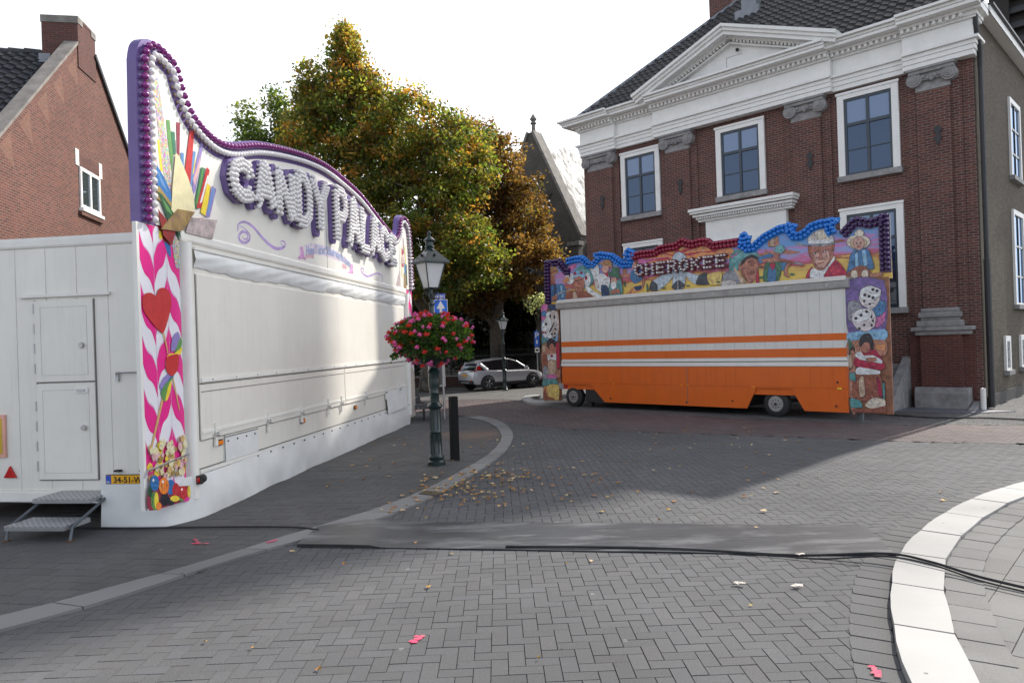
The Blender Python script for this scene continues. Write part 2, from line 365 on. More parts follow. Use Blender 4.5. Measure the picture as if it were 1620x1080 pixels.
kr_out = [(2.46,4.658),(2.765,5.33),(3.069,5.941),(3.386,6.538),(3.846,7.261),(4.401,7.901),(5.35,8.882),(6.373,9.712),(7.303,10.289)] + [(9.2, 11.2), (12.5, 11.6)]
kr_in = [(2.836,4.632),(3.034,5.091),(3.385,5.774),(3.79,6.498),(4.268,7.215),(5.157,8.209),(5.998,9.027),(6.762,9.535)] + [(9.2, 10.65), (12.5, 11.0)]
kr_out = [(1.75, 2.6), (2.22, 3.8)] + kr_out
for _ in range(1): kr_out = [kr_out[0]] + [((a[0] + 2 * b[0] + c[0]) / 4, (a[1] + 2 * b[1] + c[1]) / 4) for a, b, c in zip(kr_out, kr_out[1:], kr_out[2:])] + [kr_out[-1]]
kr_in = None
def offs(path, d):
    o = []
    for i, p in enumerate(path):
        a = Vector(path[max(i - 1, 0)]); b = Vector(path[min(i + 1, len(path) - 1)]); t = (b - a).normalized(); o.append((p[0] + t.y * d, p[1] - t.x * d))
    return o
kr_in = offs(kr_out, .41)
red_near = [(-1.47,22.478),(1.404,18.579),(5.308,16.437),(8.31,14.572),(9.911,13.926)]
red_far = [(11.823,16.592),(9.012,17.398),(5.773,20.02),(1.79,23.434),(1.032,26.113)]
def offs(path, d):
    o = []
    for i, p in enumerate(path):
        a = Vector(path[max(i - 1, 0)]); b = Vector(path[min(i + 1, len(path) - 1)]); t = (b - a).normalized(); o.append((p[0] + t.y * d, p[1] - t.x * d))
    return o
road_poly = offs(kl_out, -.14) + red_near[1:] + [(22, 9.5), (22, 11.6)] + kr_out[::-1]
layer('road', grid_cells(road_poly, .02, (0, 0), .124, .248, 'herring', (.084, .084, .088), .07), PAVE, 0)
left_poly = [(-14, 2.5)] + offs(kl_in, .15) + [(-3.2, 24.6), (-14, 24.6)]
lc = []
for pts, col in grid_cells(left_poly, -.16, (.03, .05), .2, .3, 'run', (.070, .069, .069), .10):
    k = 0
    for (u, v), r_ in zip([(-1.151,17.841),(-1.844,18.138),(-0.804,18.247)], (.9, .6, .5)):
        k = max(k, 1 - math.hypot(pts[0][0] - u, (pts[0][1] - v) * .6) / r_)
    k = max(0, k) * .75 * rnd.uniform(.6, 1.2); lc.append((pts, (col[0] + .16 * k, col[1] + .055 * k, col[2] + .01 * k)))
layer('left_pavement', lc, SLAB, .012)
right_poly = kr_in + [(12.5, 3)]
layer('right_pavement', grid_cells(right_poly, .82, (.02, .03), .3, .5, 'rand', (.18, .176, .166), .07), SLAB, .03)
red_poly = [(-9, 25.2), (-3.2, 24.8), (-1.75, 23.0)] + red_near + [(24, 9.2), (25, 11.5)] + red_far + [(.9, 27.5), (-.5, 29.5), (-3.5, 30.5), (-9, 31)]
layer('red_brick_lane', grid_cells(red_poly, -.78, (0, 0), .12, .24, 'run', (.135, .10, .096), .10), REDM, .004, chamf=.003)
cob_poly = [red_far[-1], red_far[-2], red_far[-3], red_far[-4], red_far[0], (25, 11.5), (25, 30), (16, 24), (12, 23), (4, 31), (1.5, 31)]
layer('cobbled_apron', grid_cells(cob_poly, -.78, (.1, 0), .16, .2, 'rand', (.09, .088, .086), .2), SLAB, .008, chamf=.012)
def strip(name, o_, i_, z, ln, base, var, m, drop, sm=5, gap=.003):
    n = 200; A = catmull([(p[0], p[1], 0) for p in o_], sm); B = catmull([(p[0], p[1], 0) for p in i_], sm)
    def arc(P):
        d = [0]
        for a, b in zip(P, P[1:]): d.append(d[-1] + (b - a).length)
        return d
    dA, dB = arc(A), arc(B)
    def at(P, d, t):
        x = t * d[-1]
        for k in range(len(P) - 1):
            if d[k + 1] >= x or k == len(P) - 2: return P[k].lerp(P[k + 1], min(1, max(0, (x - d[k]) / max(1e-6, d[k + 1] - d[k]))))
    N = max(2, int(dA[-1] / ln)); cells = []
    for k in range(N):
        sub = 3
        a = [at(A, dA, (k + j / sub) / N) for j in range(sub + 1)]; b = [at(B, dB, (k + j / sub) / N) for j in range(sub + 1)]
        t = rnd.gauss(1, var); cells.append(([(p.x, p.y) for p in a] + [(p.x, p.y) for p in b[::-1]], tuple(c * t for c in base)))
    return layer(name, cells, m, z, chamf=.006, drop=drop, gap=gap)
strip('left_kerb', kl_out, kl_in, .03, 1.0, (.25, .245, .24), .04, KERBM, .04)
strip('right_kerb', kr_out, kr_in, .075, .95, (.47, .46, .44), .04, KERBM, .09, gap=.006)
def offs(path, d):
    o = []
    for i, p in enumerate(path):
        a = Vector(path[max(i - 1, 0)]); b = Vector(path[min(i + 1, len(path) - 1)]); t = (b - a).normalized(); o.append((p[0] + t.y * d, p[1] - t.x * d))
    return o
strip('right_border_course', kr_in, offs(kr_in, .30), .045, .36, (.18, .176, .168), .07, SLAB, .03)
strip('road_edge_course', offs(kr_out, -.30), kr_out, .008, .24, (.093, .093, .096), .06, PAVE, .02)
g = MB(); g.prism([(p[0], p[1]) for p in kl_out] + [(p[0], p[1]) for p in kl_in[::-1]], -.025, -.01, mat('sand', (.09, .08, .065), .95), 'z')
struct(g.build('kerb_bed'))
# light island kerb beside the western mural
g2 = [(1.975,25.755),(1.246,25.769),(0.574,26.287),(0.321,28.104),(0.5,29.643),(0.989,30.126)]; g3 = [(2.105,27.382),(1.315,27.112),(0.889,27.281),(0.673,28.269),(0.775,29.189),(1.119,29.378)]
strip('island_kerb', g2, g3, .09, .6, (.5, .49, .47), .04, KERBM, .09)
# pink spray marks on the paving
PINK = mat('pink_spray', (.85, .07, .16), .8, var=.1)
PINKF = mat('pink_spray_faded', (.5, .12, .16), .85, var=.2)
def spray(pts, z, nm='spray_mark'):
    g = MB()
    for j, (x, y) in enumerate(pts): 
        a = rnd.random() * 6
        g.face([(x + .035 * rnd.uniform(.5, 1) * math.cos(a + k), y + .022 * rnd.uniform(.6, 1) * math.sin(a + k), z + j * .0002) for k in range(6)], PINK if rnd.random() < .7 else PINKF)
    return struct(g.build(nm, recalc=False))
def seg(a, b, n): return [(a[0] + (b[0] - a[0]) * k / n + rnd.gauss(0, .006), a[1] + (b[1] - a[1]) * k / n + rnd.gauss(0, .006)) for k in range(n + 1)]
P = [(-3.918,8.574),(-3.71,8.55),(-3.976,8.772),(-3.822,8.563),(-2.961,8.462),(-2.904,8.563),(-0.842,5.546),(-0.788,5.662),(-0.825,5.64),(2.386,4.862),(2.347,4.718)]
spray(seg(P[0], P[1], 8) + seg(P[2], P[3], 5), .022); spray(seg(P[4], P[5], 5), .038); spray(seg(P[6], P[7], 8) + seg(P[6], P[8], 3), .008); spray(seg(P[9], P[10], 7), .018)
# drain grate by the left kerb
P = [(-1.514,10.967),(-1.423,11.184),(-1.148,11.002),(-1.242,10.791)]
g = MB(); g.prism(P, .032, .036, DARKM, 'z')
for k in range(7):
    t = (k + .5) / 7; a = Vector(P[0]).lerp(Vector(P[3]), t); b = Vector(P[1]).lerp(Vector(P[2]), t); g.cyl((a.x, a.y, .04), (b.x, b.y, .04), .008, m=mat('worn_iron', (.12, .09, .05), .6), n=5)
tag(g.build('drain_grate'), 'small rusty iron drain grate set in the left kerb', 'drain grate')
# rubber mat
MATM, n, b = newmat('rubber_mat'); oc = ocoord(n); mp = n.nodes.new('ShaderNodeMapping'); mp.inputs['Scale'].default_value = (.8, 3.2, 1); n.links.new(oc, mp.inputs[0])
c = mixrgb(n, ramp(n, noise(n, 1.1, 7, mp.outputs[0], .65), .50, .74), (.022, .024, .028), (.20, .20, .205)); 
mp2 = n.nodes.new('ShaderNodeMapping'); mp2.inputs['Scale'].default_value = (1.2, 22, 1); n.links.new(oc, mp2.inputs[0])
c = mixrgb(n, ramp(n, noise(n, 1.3, 6, mp2.outputs[0], .7), .45, .8, (0,) * 3, (.35,) * 3), c, (.22, .22, .23))
n.links.new(c, b.inputs['Base Color']); b.inputs['Roughness'].default_value = .42; bump(n, b, noise(n, 3, 4, oc), .08, .02)
P = [(-2.587,8.341),(-2.567,9.161),(-1.992,9.408),(0.641,8.999),(4.09,8.403),(3.833,7.262),(2.814,7.419),(0.546,7.81)]
g = MB(); N = 44; rows = []
top = [P[1], P[2], P[3], P[4]]; bot = [P[0], P[7], P[6], P[5]]
def pl_at(L, t):
    d = [0]
    for a, b_ in zip(L, L[1:]): d.append(d[-1] + (Vector(b_) - Vector(a)).length)
    x = t * d[-1]
    for k in range(len(L) - 1):
        if d[k + 1] >= x - 1e-6: return Vector(L[k]).lerp(Vector(L[k + 1]), (x - d[k]) / (d[k + 1] - d[k]))
    return Vector(L[-1])
for i in range(N + 1):
    a = pl_at(bot, i / N); c_ = pl_at(top, i / N); rows.append([(*a.lerp(c_, j / 6), (.038 if 0 <= i / N < .15 else .016) + .003 * math.sin(i * .5 + j)) for j in range(7)])
vs = [p for r in rows for p in r]; fs = [(i * 7 + j, (i + 1) * 7 + j, (i + 1) * 7 + j + 1, i * 7 + j + 1) for i in range(N) for j in range(6)]
g.add(vs, fs, MATM); k0 = len(vs)
ring = [i * 7 for i in range(N + 1)] + [N * 7 + j for j in range(1, 7)] + [i * 7 + 6 for i in range(N - 1, -1, -1)] + [j for j in range(5, 0, -1)]
g.add([vs[i] for i in ring] + [(vs[i][0], vs[i][1], .004) for i in ring], [(i, (i + 1) % len(ring), len(ring) + (i + 1) % len(ring), len(ring) + i) for i in range(len(ring))], BLACK)
tag(g.build('rubber_mat', smooth=True), 'long dark rubber cable mat lying across the grey brick road', 'mat')
def cable(pts, r, label, nm='cable'):
    g = MB(); g.tube(catmull(pts, 8), r, 6, BLACK); tag(g.build(nm, smooth=True), label, 'cable')
P = [(-5.891,9.517),(-5.149,9.392),(-4.283,9.315),(-3.43,9.239),(-2.825,9.131),(-2.507,8.97)]; cable([(x, y, .035) for x, y in P], .014, 'black cable running from under the white trailer to the rubber mat')
P = [(-0.147,7.985),(0.896,7.842),(1.63,7.711),(2.32,7.518),(2.914,7.342),(3.621,7.077),(3.883,6.776),(4.106,6.383),(4.412,5.964)]
zz = [.03, .03, .026, .02, .02, .095, .10, .075, .065]; cable([(p[0], p[1], z) for p, z in zip(P, zz)], .014, 'thick black cable leaving the mat across the white kerb')
P = [(1.296,7.749),(2.075,7.591),(2.602,7.376),(3.039,7.18),(3.581,7.0),(3.843,6.706),(4.055,6.305),(4.351,5.883)]
zz = [.02, .02, .02, .03, .09, .10, .07, .06]; cable([(p[0], p[1], z) for p, z in zip(P, zz)], .009, 'thin second cable lying beside the thick black cable')
P = [(9.88,19.729),(10.44,18.559),(10.974,18.087),(11.771,17.842),(12.464,17.064)]; cable([(x, y, .035) for x, y in P], .018, 'black cable lying along the cobbles before the town hall plinth')
# fallen leaves
lf = MB(); pal = [(.45, .22, .05), (.5, .28, .08), (.32, .14, .04), (.55, .36, .14), (.28, .15, .07), (.6, .45, .25)]
LM = tintmat('dry_leaf', rough=.7, grit=0, stain=.1)
def leaf_at(x, y, s=1, z=.02):
    r = rnd.uniform(.03, .062) * s; a = rnd.random() * 6.28; c = rnd.choice(pal); n = 7; q = rnd.uniform(.01, .03)
    rr = [r * k for k in (1, .45, .85, .4, .95, .5, .7)]
    pts = [(x + rr[k] * math.cos(a + k * .9), y + rr[k] * math.sin(a + k * .9), z + q * rnd.random()) for k in range(n)]
    for k in range(n): lf.face([(x, y, z + .004), pts[k], pts[(k + 1) % n]], LM, tuple(v * rnd.uniform(.8, 1.2) for v in c))
cl = [(-1.167,11.191),(-0.508,12.17),(-0.564,11.002),(-0.18,11.678),(-0.922,10.613),(-1.597,10.103),(0.125,11.372),(-0.256,13.508)]
for c_, s_, k in zip(cl, (.35, .5, .5, .9, .45, .5, 1.3, 1.1), (34, 60, 36, 40, 14, 8, 34, 22)):
    for _ in range(k):
        x, y = c_[0] + rnd.gauss(0, s_), c_[1] + rnd.gauss(0, s_ * .8)
        leaf_at(x, y, z=.03)
for _ in range(90): leaf_at(rnd.uniform(-1, 6), rnd.uniform(9.5, 18.5), z=.012)
for _ in range(15): leaf_at(rnd.uniform(-3, 4), rnd.uniform(5, 9), s=.7, z=.012)
for _ in range(40): leaf_at(rnd.uniform(-3.5, -.5), rnd.uniform(10, 18), z=.024)
stuff(lf.build('fallen_leaves', recalc=False), 'scattered dry orange and brown leaves on the road along the left kerb', 'fallen leaves')
P = [(2.923,7.363),(2.006,6.57),(2.507,6.454)]
for (x, y), lb in zip(P, ('crumpled pale tissue lying against the cable by the mat', 'small white scrap of paper on the grey bricks, larger and paler', 'small brownish paper scrap on the bricks near the white kerb')):
    g = MB()
    for k in range(5):
        a = rnd.random() * 6; u, v = x + rnd.gauss(0, .022), y + rnd.gauss(0, .012)
        g.face([(u + .035 * math.cos(a + q), v + .022 * math.sin(a + q), .02 + .02 * rnd.random()) for q in (0, 1.4, 2.9, 4.5)], mat('paper', (.75, .66, .58), .8))
    tag(g.build('paper_scrap'), lb, 'litter')
# ============================================================ TOWN HALL
BR = brickmat('red_town_brick', (.18, .066, .050), (.09, .044, .038), (.23, .19, .17), .23, .076, .012, stain=.35)
BRP = brickmat('red_plinth_brick', (.17, .058, .045), (.12, .045, .038), (.15, .13, .12), .24, .078, .0085, stain=.4)
BG = brickmat('grey_side_brick', (.15, .12, .085), (.09, .075, .055), (.06, .054, .045), .22, .062, .008, stain=.3)
TILE = mat('black_roof_tile', (.045, .043, .043), .55, var=.4, vscale=7, dirt=.5, dirtcol=(.09, .085, .07))
o_, rz = ftransform(FAC)
TH = thing('town_hall', 'red brick classical town hall with white pediment and dark tiled roof behind the orange trailer', 'building', o_, rz)
W_ = 13.81; DEP = 14
g = MB(); g.box(0, W_, .0, .4, 0, 9.9, BR); g.build('front_wall', TH)
g = MB(); g.box(W_ - .004, W_ + .03, .05, DEP, 0, 11.2, BG); g.box(W_ - .3, W_ - .004, .4, DEP, 0, 11.2, BG); g.build('side_wall', TH)
g = MB(); g.box(-.0, .3, .4, DEP, 0, 11.2, BR); g.box(.3, W_ - .3, DEP - .3, DEP, 0, 11.2, BR); g.build('rear_wall', TH)
# pilasters
for i, (a, b_) in enumerate(((.16, 1.36), (3.88, 4.86), (8.7, 9.62), (12.4, 13.25))):
    g = MB(); g.box(a, b_, -.16, 0, 2.9, 9.25, BR); g.box(a - .28, a, -.06, 0, 2.3, 9.88, BR); g.box(b_, b_ + .28, -.06, 0, 2.3, 9.88, BR)
    p = g.build('pilaster', TH)
    g = MB(); c = (a + b_) / 2; hw = (b_ - a) / 2
    g.box(a - .02, b_ + .02, -.18, -.001, 9.22, 9.50, STONE); g.box(a - .16, b_ + .16, -.34, -.001, 9.70, 9.80, STONE); g.box(a - .2, b_ + .2, -.38, -.001, 9.80, 9.875, STONE)
    g.box(a - .05, b_ + .05, -.26, -.001, 9.50, 9.70, STONE)
    for s_ in (-1, 1):
        x = c + s_ * (hw + .02)
        for r, q in ((.21, 0), (.15, .03), (.09, .06), (.045, .08)): g.lathe([(r, -.30 - q), (r, -.02 if q == 0 else -.30)], (x, 0, 9.56), 16, STONE, 'y')
    for k in range(7):
        g.ball((a + .12 + k * (b_ - a - .24) / 6, -.25, 9.56 + .05 * math.sin(k * 1.7)), .07, 8, STONE)
    g.build('capital', p, bevel=.008)
    g = MB(); g.box(a - .06, b_ + .06, -.24, 0, 2.78, 2.9, STONE); g.box(a - .12, b_ + .12, -.30, 0, 2.62, 2.78, STONE); g.box(a - .07, b_ + .07, -.26, 0, 2.54, 2.62, STONE); g.box(a - .16, b_ + .16, -.36, 0, 2.36, 2.54, STONE)
    g.build('pilaster_base', p, bevel=.03)
    g = MB(); g.box(a - .08, b_ + .12, -.30, 0, .55, 2.12, BRP); g.box(a - .4, a - .08, -.12, 0, .3, 2.12, BRP); g.box(b_ + .12, b_ + .40, -.12, 0, .3, 2.12, BRP); pd = g.build('pedestal', p)
    g = MB(); g.box(a - .3, b_ + .42, -.42, 0, 2.24, 2.36, STONE); g.box(a - .2, b_ + .34, -.36, 0, 2.12, 2.24, STONE); g.build('pedestal_cornice', p, bevel=.02)
    g = MB(); g.prism([(0, 0), (-.52, 0), (-.52, .45), (-.44, .62), (0, .62)], a - .22, b_ + .3, STONE, 'x'); g.build('plinth', p, bevel=.01)
    # wall anchor
    for zz in (7.9,):
        g = MB(); x = c + .1; y = -.2
        g.prism([(x - .04, zz - .25), (x, zz - .33), (x + .04, zz - .25), (x + .1, zz - .1), (x + .04, zz), (x + .12, zz + .12), (x + .03, zz + .24), (x - .06, zz + .22), (x - .1, zz + .1), (x - .03, zz), (x - .1, zz - .1)], y, -.16, DARKM); g.build('wall_anchor', TH)
# window with casing, sash, panes
def window(parent, t0, t1, z0, z1, cas=.2, yo=0, mull=(0.5,), trans=(.66, .33), sill=True, blind=True, small=False, mirror=None):
    g = MB(); y0 = yo - .10
    for (a, b_, c, d) in ((t0, t0 + cas, z0, z1), (t1 - cas, t1, z0, z1), (t0 + cas, t1 - cas, z1 - cas, z1)): g.box(a, b_, y0, yo, c, d, PWHITE)
    g.box(t0 - .03, t1 + .03, yo - .13, y0 - .002, z1 - .06, z1 + .02, PWHITE)
    w = g.build('window_frame', parent, bevel=.008)
    i0, i1, j1 = t0 + cas, t1 - cas, z1 - cas; g = MB(); f = .075; ys, ye = yo - .055, yo - .004
    g.box(i0, i0 + f, ys, ye, z0, j1, NAVY); g.box(i1 - f, i1, ys, ye, z0, j1, NAVY); g.box(i0 + f, i1 - f, ys, ye, z0, z0 + f, NAVY); g.box(i0 + f, i1 - f, ys, ye, j1 - f, j1, NAVY)
    H_ = j1 - z0; zt = z0 + H_ * trans[0]
    g.box(i0 + f, i1 - f, ys - .01, ye, zt - .05, zt + .05, NAVY)
    for m_ in mull: x = i0 + (i1 - i0) * m_; g.box(x - .045, x + .045, ys - .004, ye - .002, z0 + f, j1 - f, NAVY)
    for t_ in trans[1:]: z = z0 + H_ * t_; g.box(i0 + f, i1 - f, ys + .01, ye - .004, z - .018, z + .018, NAVY)
    g.build('sash', w, bevel=.004)
    g = MB(); g.box(i0 + f, i1 - f, yo - .022, yo - .006, z0 + f, zt - .05, GLASS); g.build('pane', w)
    g = MB(); g.box(i0 + f, i1 - f, yo - .022, yo - .006, zt + .05, j1 - f, BLIND if blind else GLASS); g.build('pane', w)
    if sill:
        g = MB(); g.box(t0 - .03, t1 + .05, yo - .17, yo, z0 - .18, z0 - .002, STONE); g.build('sill', w, bevel=.012)
    return w
window(TH, 1.75, 3.54, 7.14, 9.65); window(TH, 5.9, 7.71, 7.24, 9.7); window(TH, 10.12, 11.9, 7.18, 9.78)
window(TH, 1.75, 3.57, 3.0, 6.06); w = window(TH, 10.1, 11.93, 2.98, 6.15, trans=(.72, .46, .2))
g = MB(); g.box(10.4, 11.65, -.035, -.026, 3.1, 3.75, mat('window_film', (.13, .14, .15), .4))
for k in range(4): 
    x = 10.6 + k * .3; g.box(x - .008, x + .008, -.04, -.036, 3.2, 3.45, BLACK); g.lathe([(.001, -.041), (.09, -.041), (.09, -.0365), (.001, -.0365)], (x, 0, 3.52), 8, BLACK, 'y')
g.box(10.5, 11.6, -.04, -.036, 3.17, 3.19, BLACK)
g.build('window_sticker', w)
# door surround
g = MB(); g.box(5.45, 8.5, -.28, 0, 2.0, 5.2, PWHITE); g.box(5.5, 8.45, -.26, 0, 5.2, 6.42, PWHITE)
for k, (zz, pr) in enumerate(((6.42, .36), (6.50, .44), (6.58, .56), (6.68, .66), (6.76, .72))): g.box(5.46 - pr * .55, 8.49 + pr * .55, -pr, 0, zz, zz + .08 + (.02 if k == 4 else 0) - .002, PWHITE)
for k in range(34): g.box(5.4 + k * .092, 5.45 + k * .092, -.5, -.44, 6.50, 6.575, PWHITE)
g.box(5.44, 8.51, -.32, 0, 5.66, 5.72, PWHITE); g.box(5.42, 8.53, -.34, 0, 5.58, 5.66, PWHITE)
ds = g.build('door_surround', TH, bevel=.006)
g = MB()
for x in (5.75, 8.2):
    g = MB(); g.box(x - .22, x + .22, -.42, -.28, 2, 5.1, PWHITE); g.box(x - .27, x + .27, -.46, -.28, 5.36, 5.44, PWHITE)
    for s_ in (-1, 1): g.lathe([(.11, -.45), (.11, -.28)], (x + s_ * .2, 0, 5.24), 12, PWHITE, 'y'); g.ball((x + s_ * .2, -.45, 5.24), .05, 8, PWHITE)
    g.build('door_column', ds, bevel=.006)
arc = lambda r, n=20: [(6.98 + r * math.cos(math.pi * k / n), 4.75 + r * math.sin(math.pi * k / n)) for k in range(n + 1)]
g = MB(); A = arc(.95); B = arc(.74); g.prism(A + B[::-1], -.36, -.28, PWHITE); A = arc(.88); B = arc(.82); g.prism(A + B[::-1], -.39, -.361, PWHITE); g.build('arch_moulding', ds)
g = MB(); g.prism(arc(.74), -.29, -.282, DGLASS); g.build('fanlight', ds)
# entablature
ent = MB()
def entab(a, b_, p, left=False, rt=False):
    L = [(9.88, 10.02, .10), (10.022, 10.16, .13), (10.162, 10.28, .16), (10.282, 10.36, .24), (10.362, 10.86, .10), (10.862, 10.92, .18), (10.922, 11.03, .22), (11.032, 11.10, .34), (11.102, 11.20, .62), (11.202, 11.28, .66), (11.282, 11.36, .76)]
    for z0, z1, q in L:
        e0 = q if left else 0; e1 = min(q, .34) if rt else 0
        ent.box(a - e0, b_ + e1, -(q + p), .35, z0, z1, PWHITE)
    k = a + .03
    while k < b_ - .05: ent.box(k, k + .085, -(.33 + p), -(.22 + p) + .001, 10.925, 11.03, PWHITE); k += .165
entab(0, 1.66, .22, left=True); entab(1.661, 3.46, .06); entab(3.461, 10.05, .24); entab(10.051, 12.1, .06); entab(12.101, W_, .22, rt=True)
for z0, z1, q in ((9.88, 10.28, .10), (10.36, 10.86, .10), (11.03, 11.2, .5), (11.21, 11.36, .7)): ent.box(-q, .0 - .002, .352, DEP, z0, z1, PWHITE)
ent.build('entablature', TH, bevel=.006)
# pediment
pd_ = MB(); ax, az = 6.72, 12.95; x0, x1, zb = 2.95, 10.5, 11.37
pd_.prism([(x0 + .6, zb), (x1 - .6, zb), (ax, az - .38)], -.22, .6, PWHITE)
def rake(off, th, y0, y1):
    for (xa, s_) in ((x0, 1), (x1, -1)):
        d = Vector((ax - xa, az - (zb + .12))).normalized(); nrm = Vector((-d.y, d.x)) * s_
        if nrm.y < 0: nrm = -nrm
        a = Vector((xa, zb + .12)) - nrm * off; c = Vector((ax, az)) - Vector((0, off / abs(nrm.y))); th2 = th / abs(nrm.y)
        if s_ < 0: y0 += .001
        pd_.prism([(a.x, a.y), (c.x, c.y), (c.x, c.y - th2), (a.x + nrm.x * -th, a.y - th2 * .98)], y0, y1, PWHITE)
rake(0, .10, -1.0, 2.2); rake(.10, .10, -.92, 2.15); rake(.20, .12, -.84, 2.1); rake(.32, .05, -.5, .59); rake(.45, .06, -.4, .58)
for (xa, s_) in ((x0, 1), (x1, -1)):
    for k in range(24):
        t = .17 + k * .034; x = xa + (ax - xa) * t; z = zb + .12 + (az - zb - .12) * t - .42
        if z > zb + .05: pd_.box(x - .04, x + .04, -.46, -.3, z - .05, z + .055, PWHITE)
pdo = pd_.build('pediment', TH, bevel=.006)
g = MB(); g.ball((6.95, -.3, 12.15), .06, 10, DARKM); g.box(6.5, 6.512, -.226, -.2205, 11.5, 12.0, SEAM); g.box(6.5, 7.1, -.226, -.2205, 12.0, 12.012, SEAM); g.build('pediment_hatch', pdo)
# tiled roofs
def tile_roof(name, o, ux, uy, w, l, clip, m, parent, px_=.27, py_=.34, sx=6, sy=3, amp=.035, lift=.045, curve=0):
    """o origin at eave, ux along eave, uy up slope (unit), clip polygon in (u,v)"""
    g = MB(); nrm = Vector(ux).cross(Vector(uy)).normalized(); o = Vector(o); ux = Vector(ux); uy = Vector(uy)
    NU = int(w / px_ * sx); NV = int(l / py_); idx = {}
    def vert(i, j, k):
        key = (i, j, k)
        if key in idx: return idx[key]
        u = i * px_ / sx; ph = 2 * math.pi * i / sx; vv = (j + k * .98) * py_
        hgt = amp * (math.sin(ph) + .35 * math.sin(2 * ph)) + lift * (1 - k) + .02
        jit = .006 * math.sin(i // sx * 12.9 + j * 78.2)
        p = o + ux * u + uy * vv + nrm * (hgt + jit); g.v.append(tuple(p)); idx[key] = len(g.v) - 1; return idx[key]
    mi = g.mx(m)
    for j in range(NV):
        for i in range(NU):
            if not inside(((i + .5) * px_ / sx, (j + .5) * py_), clip): continue
            g.f.append([vert(i, j, 0), vert(i + 1, j, 0), vert(i + 1, j, 1), vert(i, j, 1)]); g.mi.append(mi)
            g.f.append([vert(i, j, 0), vert(i, j - 1, 1), vert(i + 1, j - 1, 1), vert(i + 1, j, 0)]); g.mi.append(mi)
    return g.build(name, parent, recalc=False, smooth=False)
ep = .6; e0, e1 = -ep, W_ + .35; zt = 11.2; pitch = math.atan(.95); hd = 7.3; rl = hd / math.cos(pitch); wid = e1 - e0
rf = MB(); zr = zt + hd * .95; yb = -ep + 2 * hd
c0, c1, c2, c3 = (e0, -ep, zt), (e1, -ep, zt), (e1, yb, zt), (e0, yb, zt); r0, r1 = (e0 + hd - .3, -ep + hd, zr), (e1 - hd + .3, -ep + hd, zr)
for f in ([c0, c1, r1, r0], [c1, c2, r1], [c2, c3, r0, r1], [c3, c0, r0]): rf.face(f, TILE)
roof = rf.build('roof', TH)
tile_roof('roof_tiles', c0, (1, 0, 0), (0, math.cos(pitch), math.sin(pitch)), wid, rl, [(0, 0), (wid, 0), (wid - hd + .3, rl), (hd - .3, rl)], TILE, roof)
tile_roof('roof_tiles', c3, (0, -1, 0), (math.cos(pitch), 0, math.sin(pitch)), 2 * hd, rl, [(0, 0), (2 * hd, 0), (hd, rl)], TILE, roof)
g = MB(); g.tube([c0, r0], .11, 8, mat('lead', (.22, .23, .25), .5, .3)); g.tube([c1, r1], .11, 8, MATS['lead']); g.tube([r0, r1], .13, 8, TILE); g.build('hip_ridge', roof)
g = MB(); g.box(3.3, 4.35, 4.6, 5.5, 14.5, 19, BR); g.build('chimney', roof)
g = MB(); g.box(5.4, 6.0, 3.3, 3.9, 14.6, 15.6, MATS['lead']); g.box(5.2, 6.2, 3.1, 3.4, 14.55, 15.1, MATS['lead']); g.build('roof_vent', roof)
# side wall details (x = W_ + .03)
sx_ = W_ + .03
g = MB(); g.box(sx_ - .2, sx_ + .3, .7, DEP + .3, 11.22, 11.46, PWHITE); g.box(sx_ - .2, sx_ + .38, .7, DEP + .3, 11.462, 11.53, DARKM); g.build('gutter', TH)
g = MB(); x = sx_ + .12; g.tube([(x, -.3, 11.1), (x, -.3, 10.7), (x + .02, .02, 10.1), (x, .12, 9.6)], .07, 8, DARKM); g.tube([(x, .12, 9.6), (x, .12, 2.0)], .065, 8, DARKM); g.tube([(x, .12, 4.2), (x, .12, .05)], .085, 8, DARKM); g.build('downpipe', TH, smooth=True)
g = MB(); g.lathe([(.07, 0), (.07, .60), (.02, .62)], (sx_ + .0, -.28, 0), 10, WHITE2); g.build('white_pipe', TH, smooth=True)
SP = thing('side_face', '', '', (0, 0, 0)) if False else None
def side_window(y0, y1, z0, z1):
    g = MB(); c = .16
    for a, b_, p, q in ((y0, y0 + c, z0, z1), (y1 - c, y1, z0, z1), (y0 + c, y1 - c, z1 - c, z1), (y0 + c, y1 - c, z0, z0 + .06)): g.box(sx_, sx_ + .07, a, b_, p, q, PWHITE)
    w = g.build('window_frame', TH); g = MB(); ym = (y0 + y1) / 2; g.box(sx_, sx_ + .045, ym - .03, ym + .03, z0 + .061, z1 - c - .001, NAVY)
    for k in (.3, .62): zz = z0 + (z1 - z0) * k; g.box(sx_, sx_ + .04, y0 + c, y1 - c, zz - .03, zz + .03, NAVY)
    g.build('sash', w); g = MB(); g.box(sx_ - .0, sx_ + .015, y0 + c, y1 - c, z0 + .06, z1 - c, GLASS); g.build('pane', w)
    g = MB(); g.box(sx_, sx_ + .15, y0 - .05, y1 + .05, z0 - .14, z0 - .002, STONE); g.build('sill', w)
for yy in (4.45, 8.2, 11.3):
    side_window(yy, yy + 1.75, 7.2, 9.75)
    side_window(yy, yy + 1.75, 3.0, 6.1)
for yy in (2.6, 5.0): side_window(yy, yy + .75, .95, 2.0)
g = MB(); g.box(W_ + .032, W_ + .06, .14, DEP, 0, .35, mat('dark_plinth', (.07, .065, .06), .9)); g.build('side_plinth', TH)
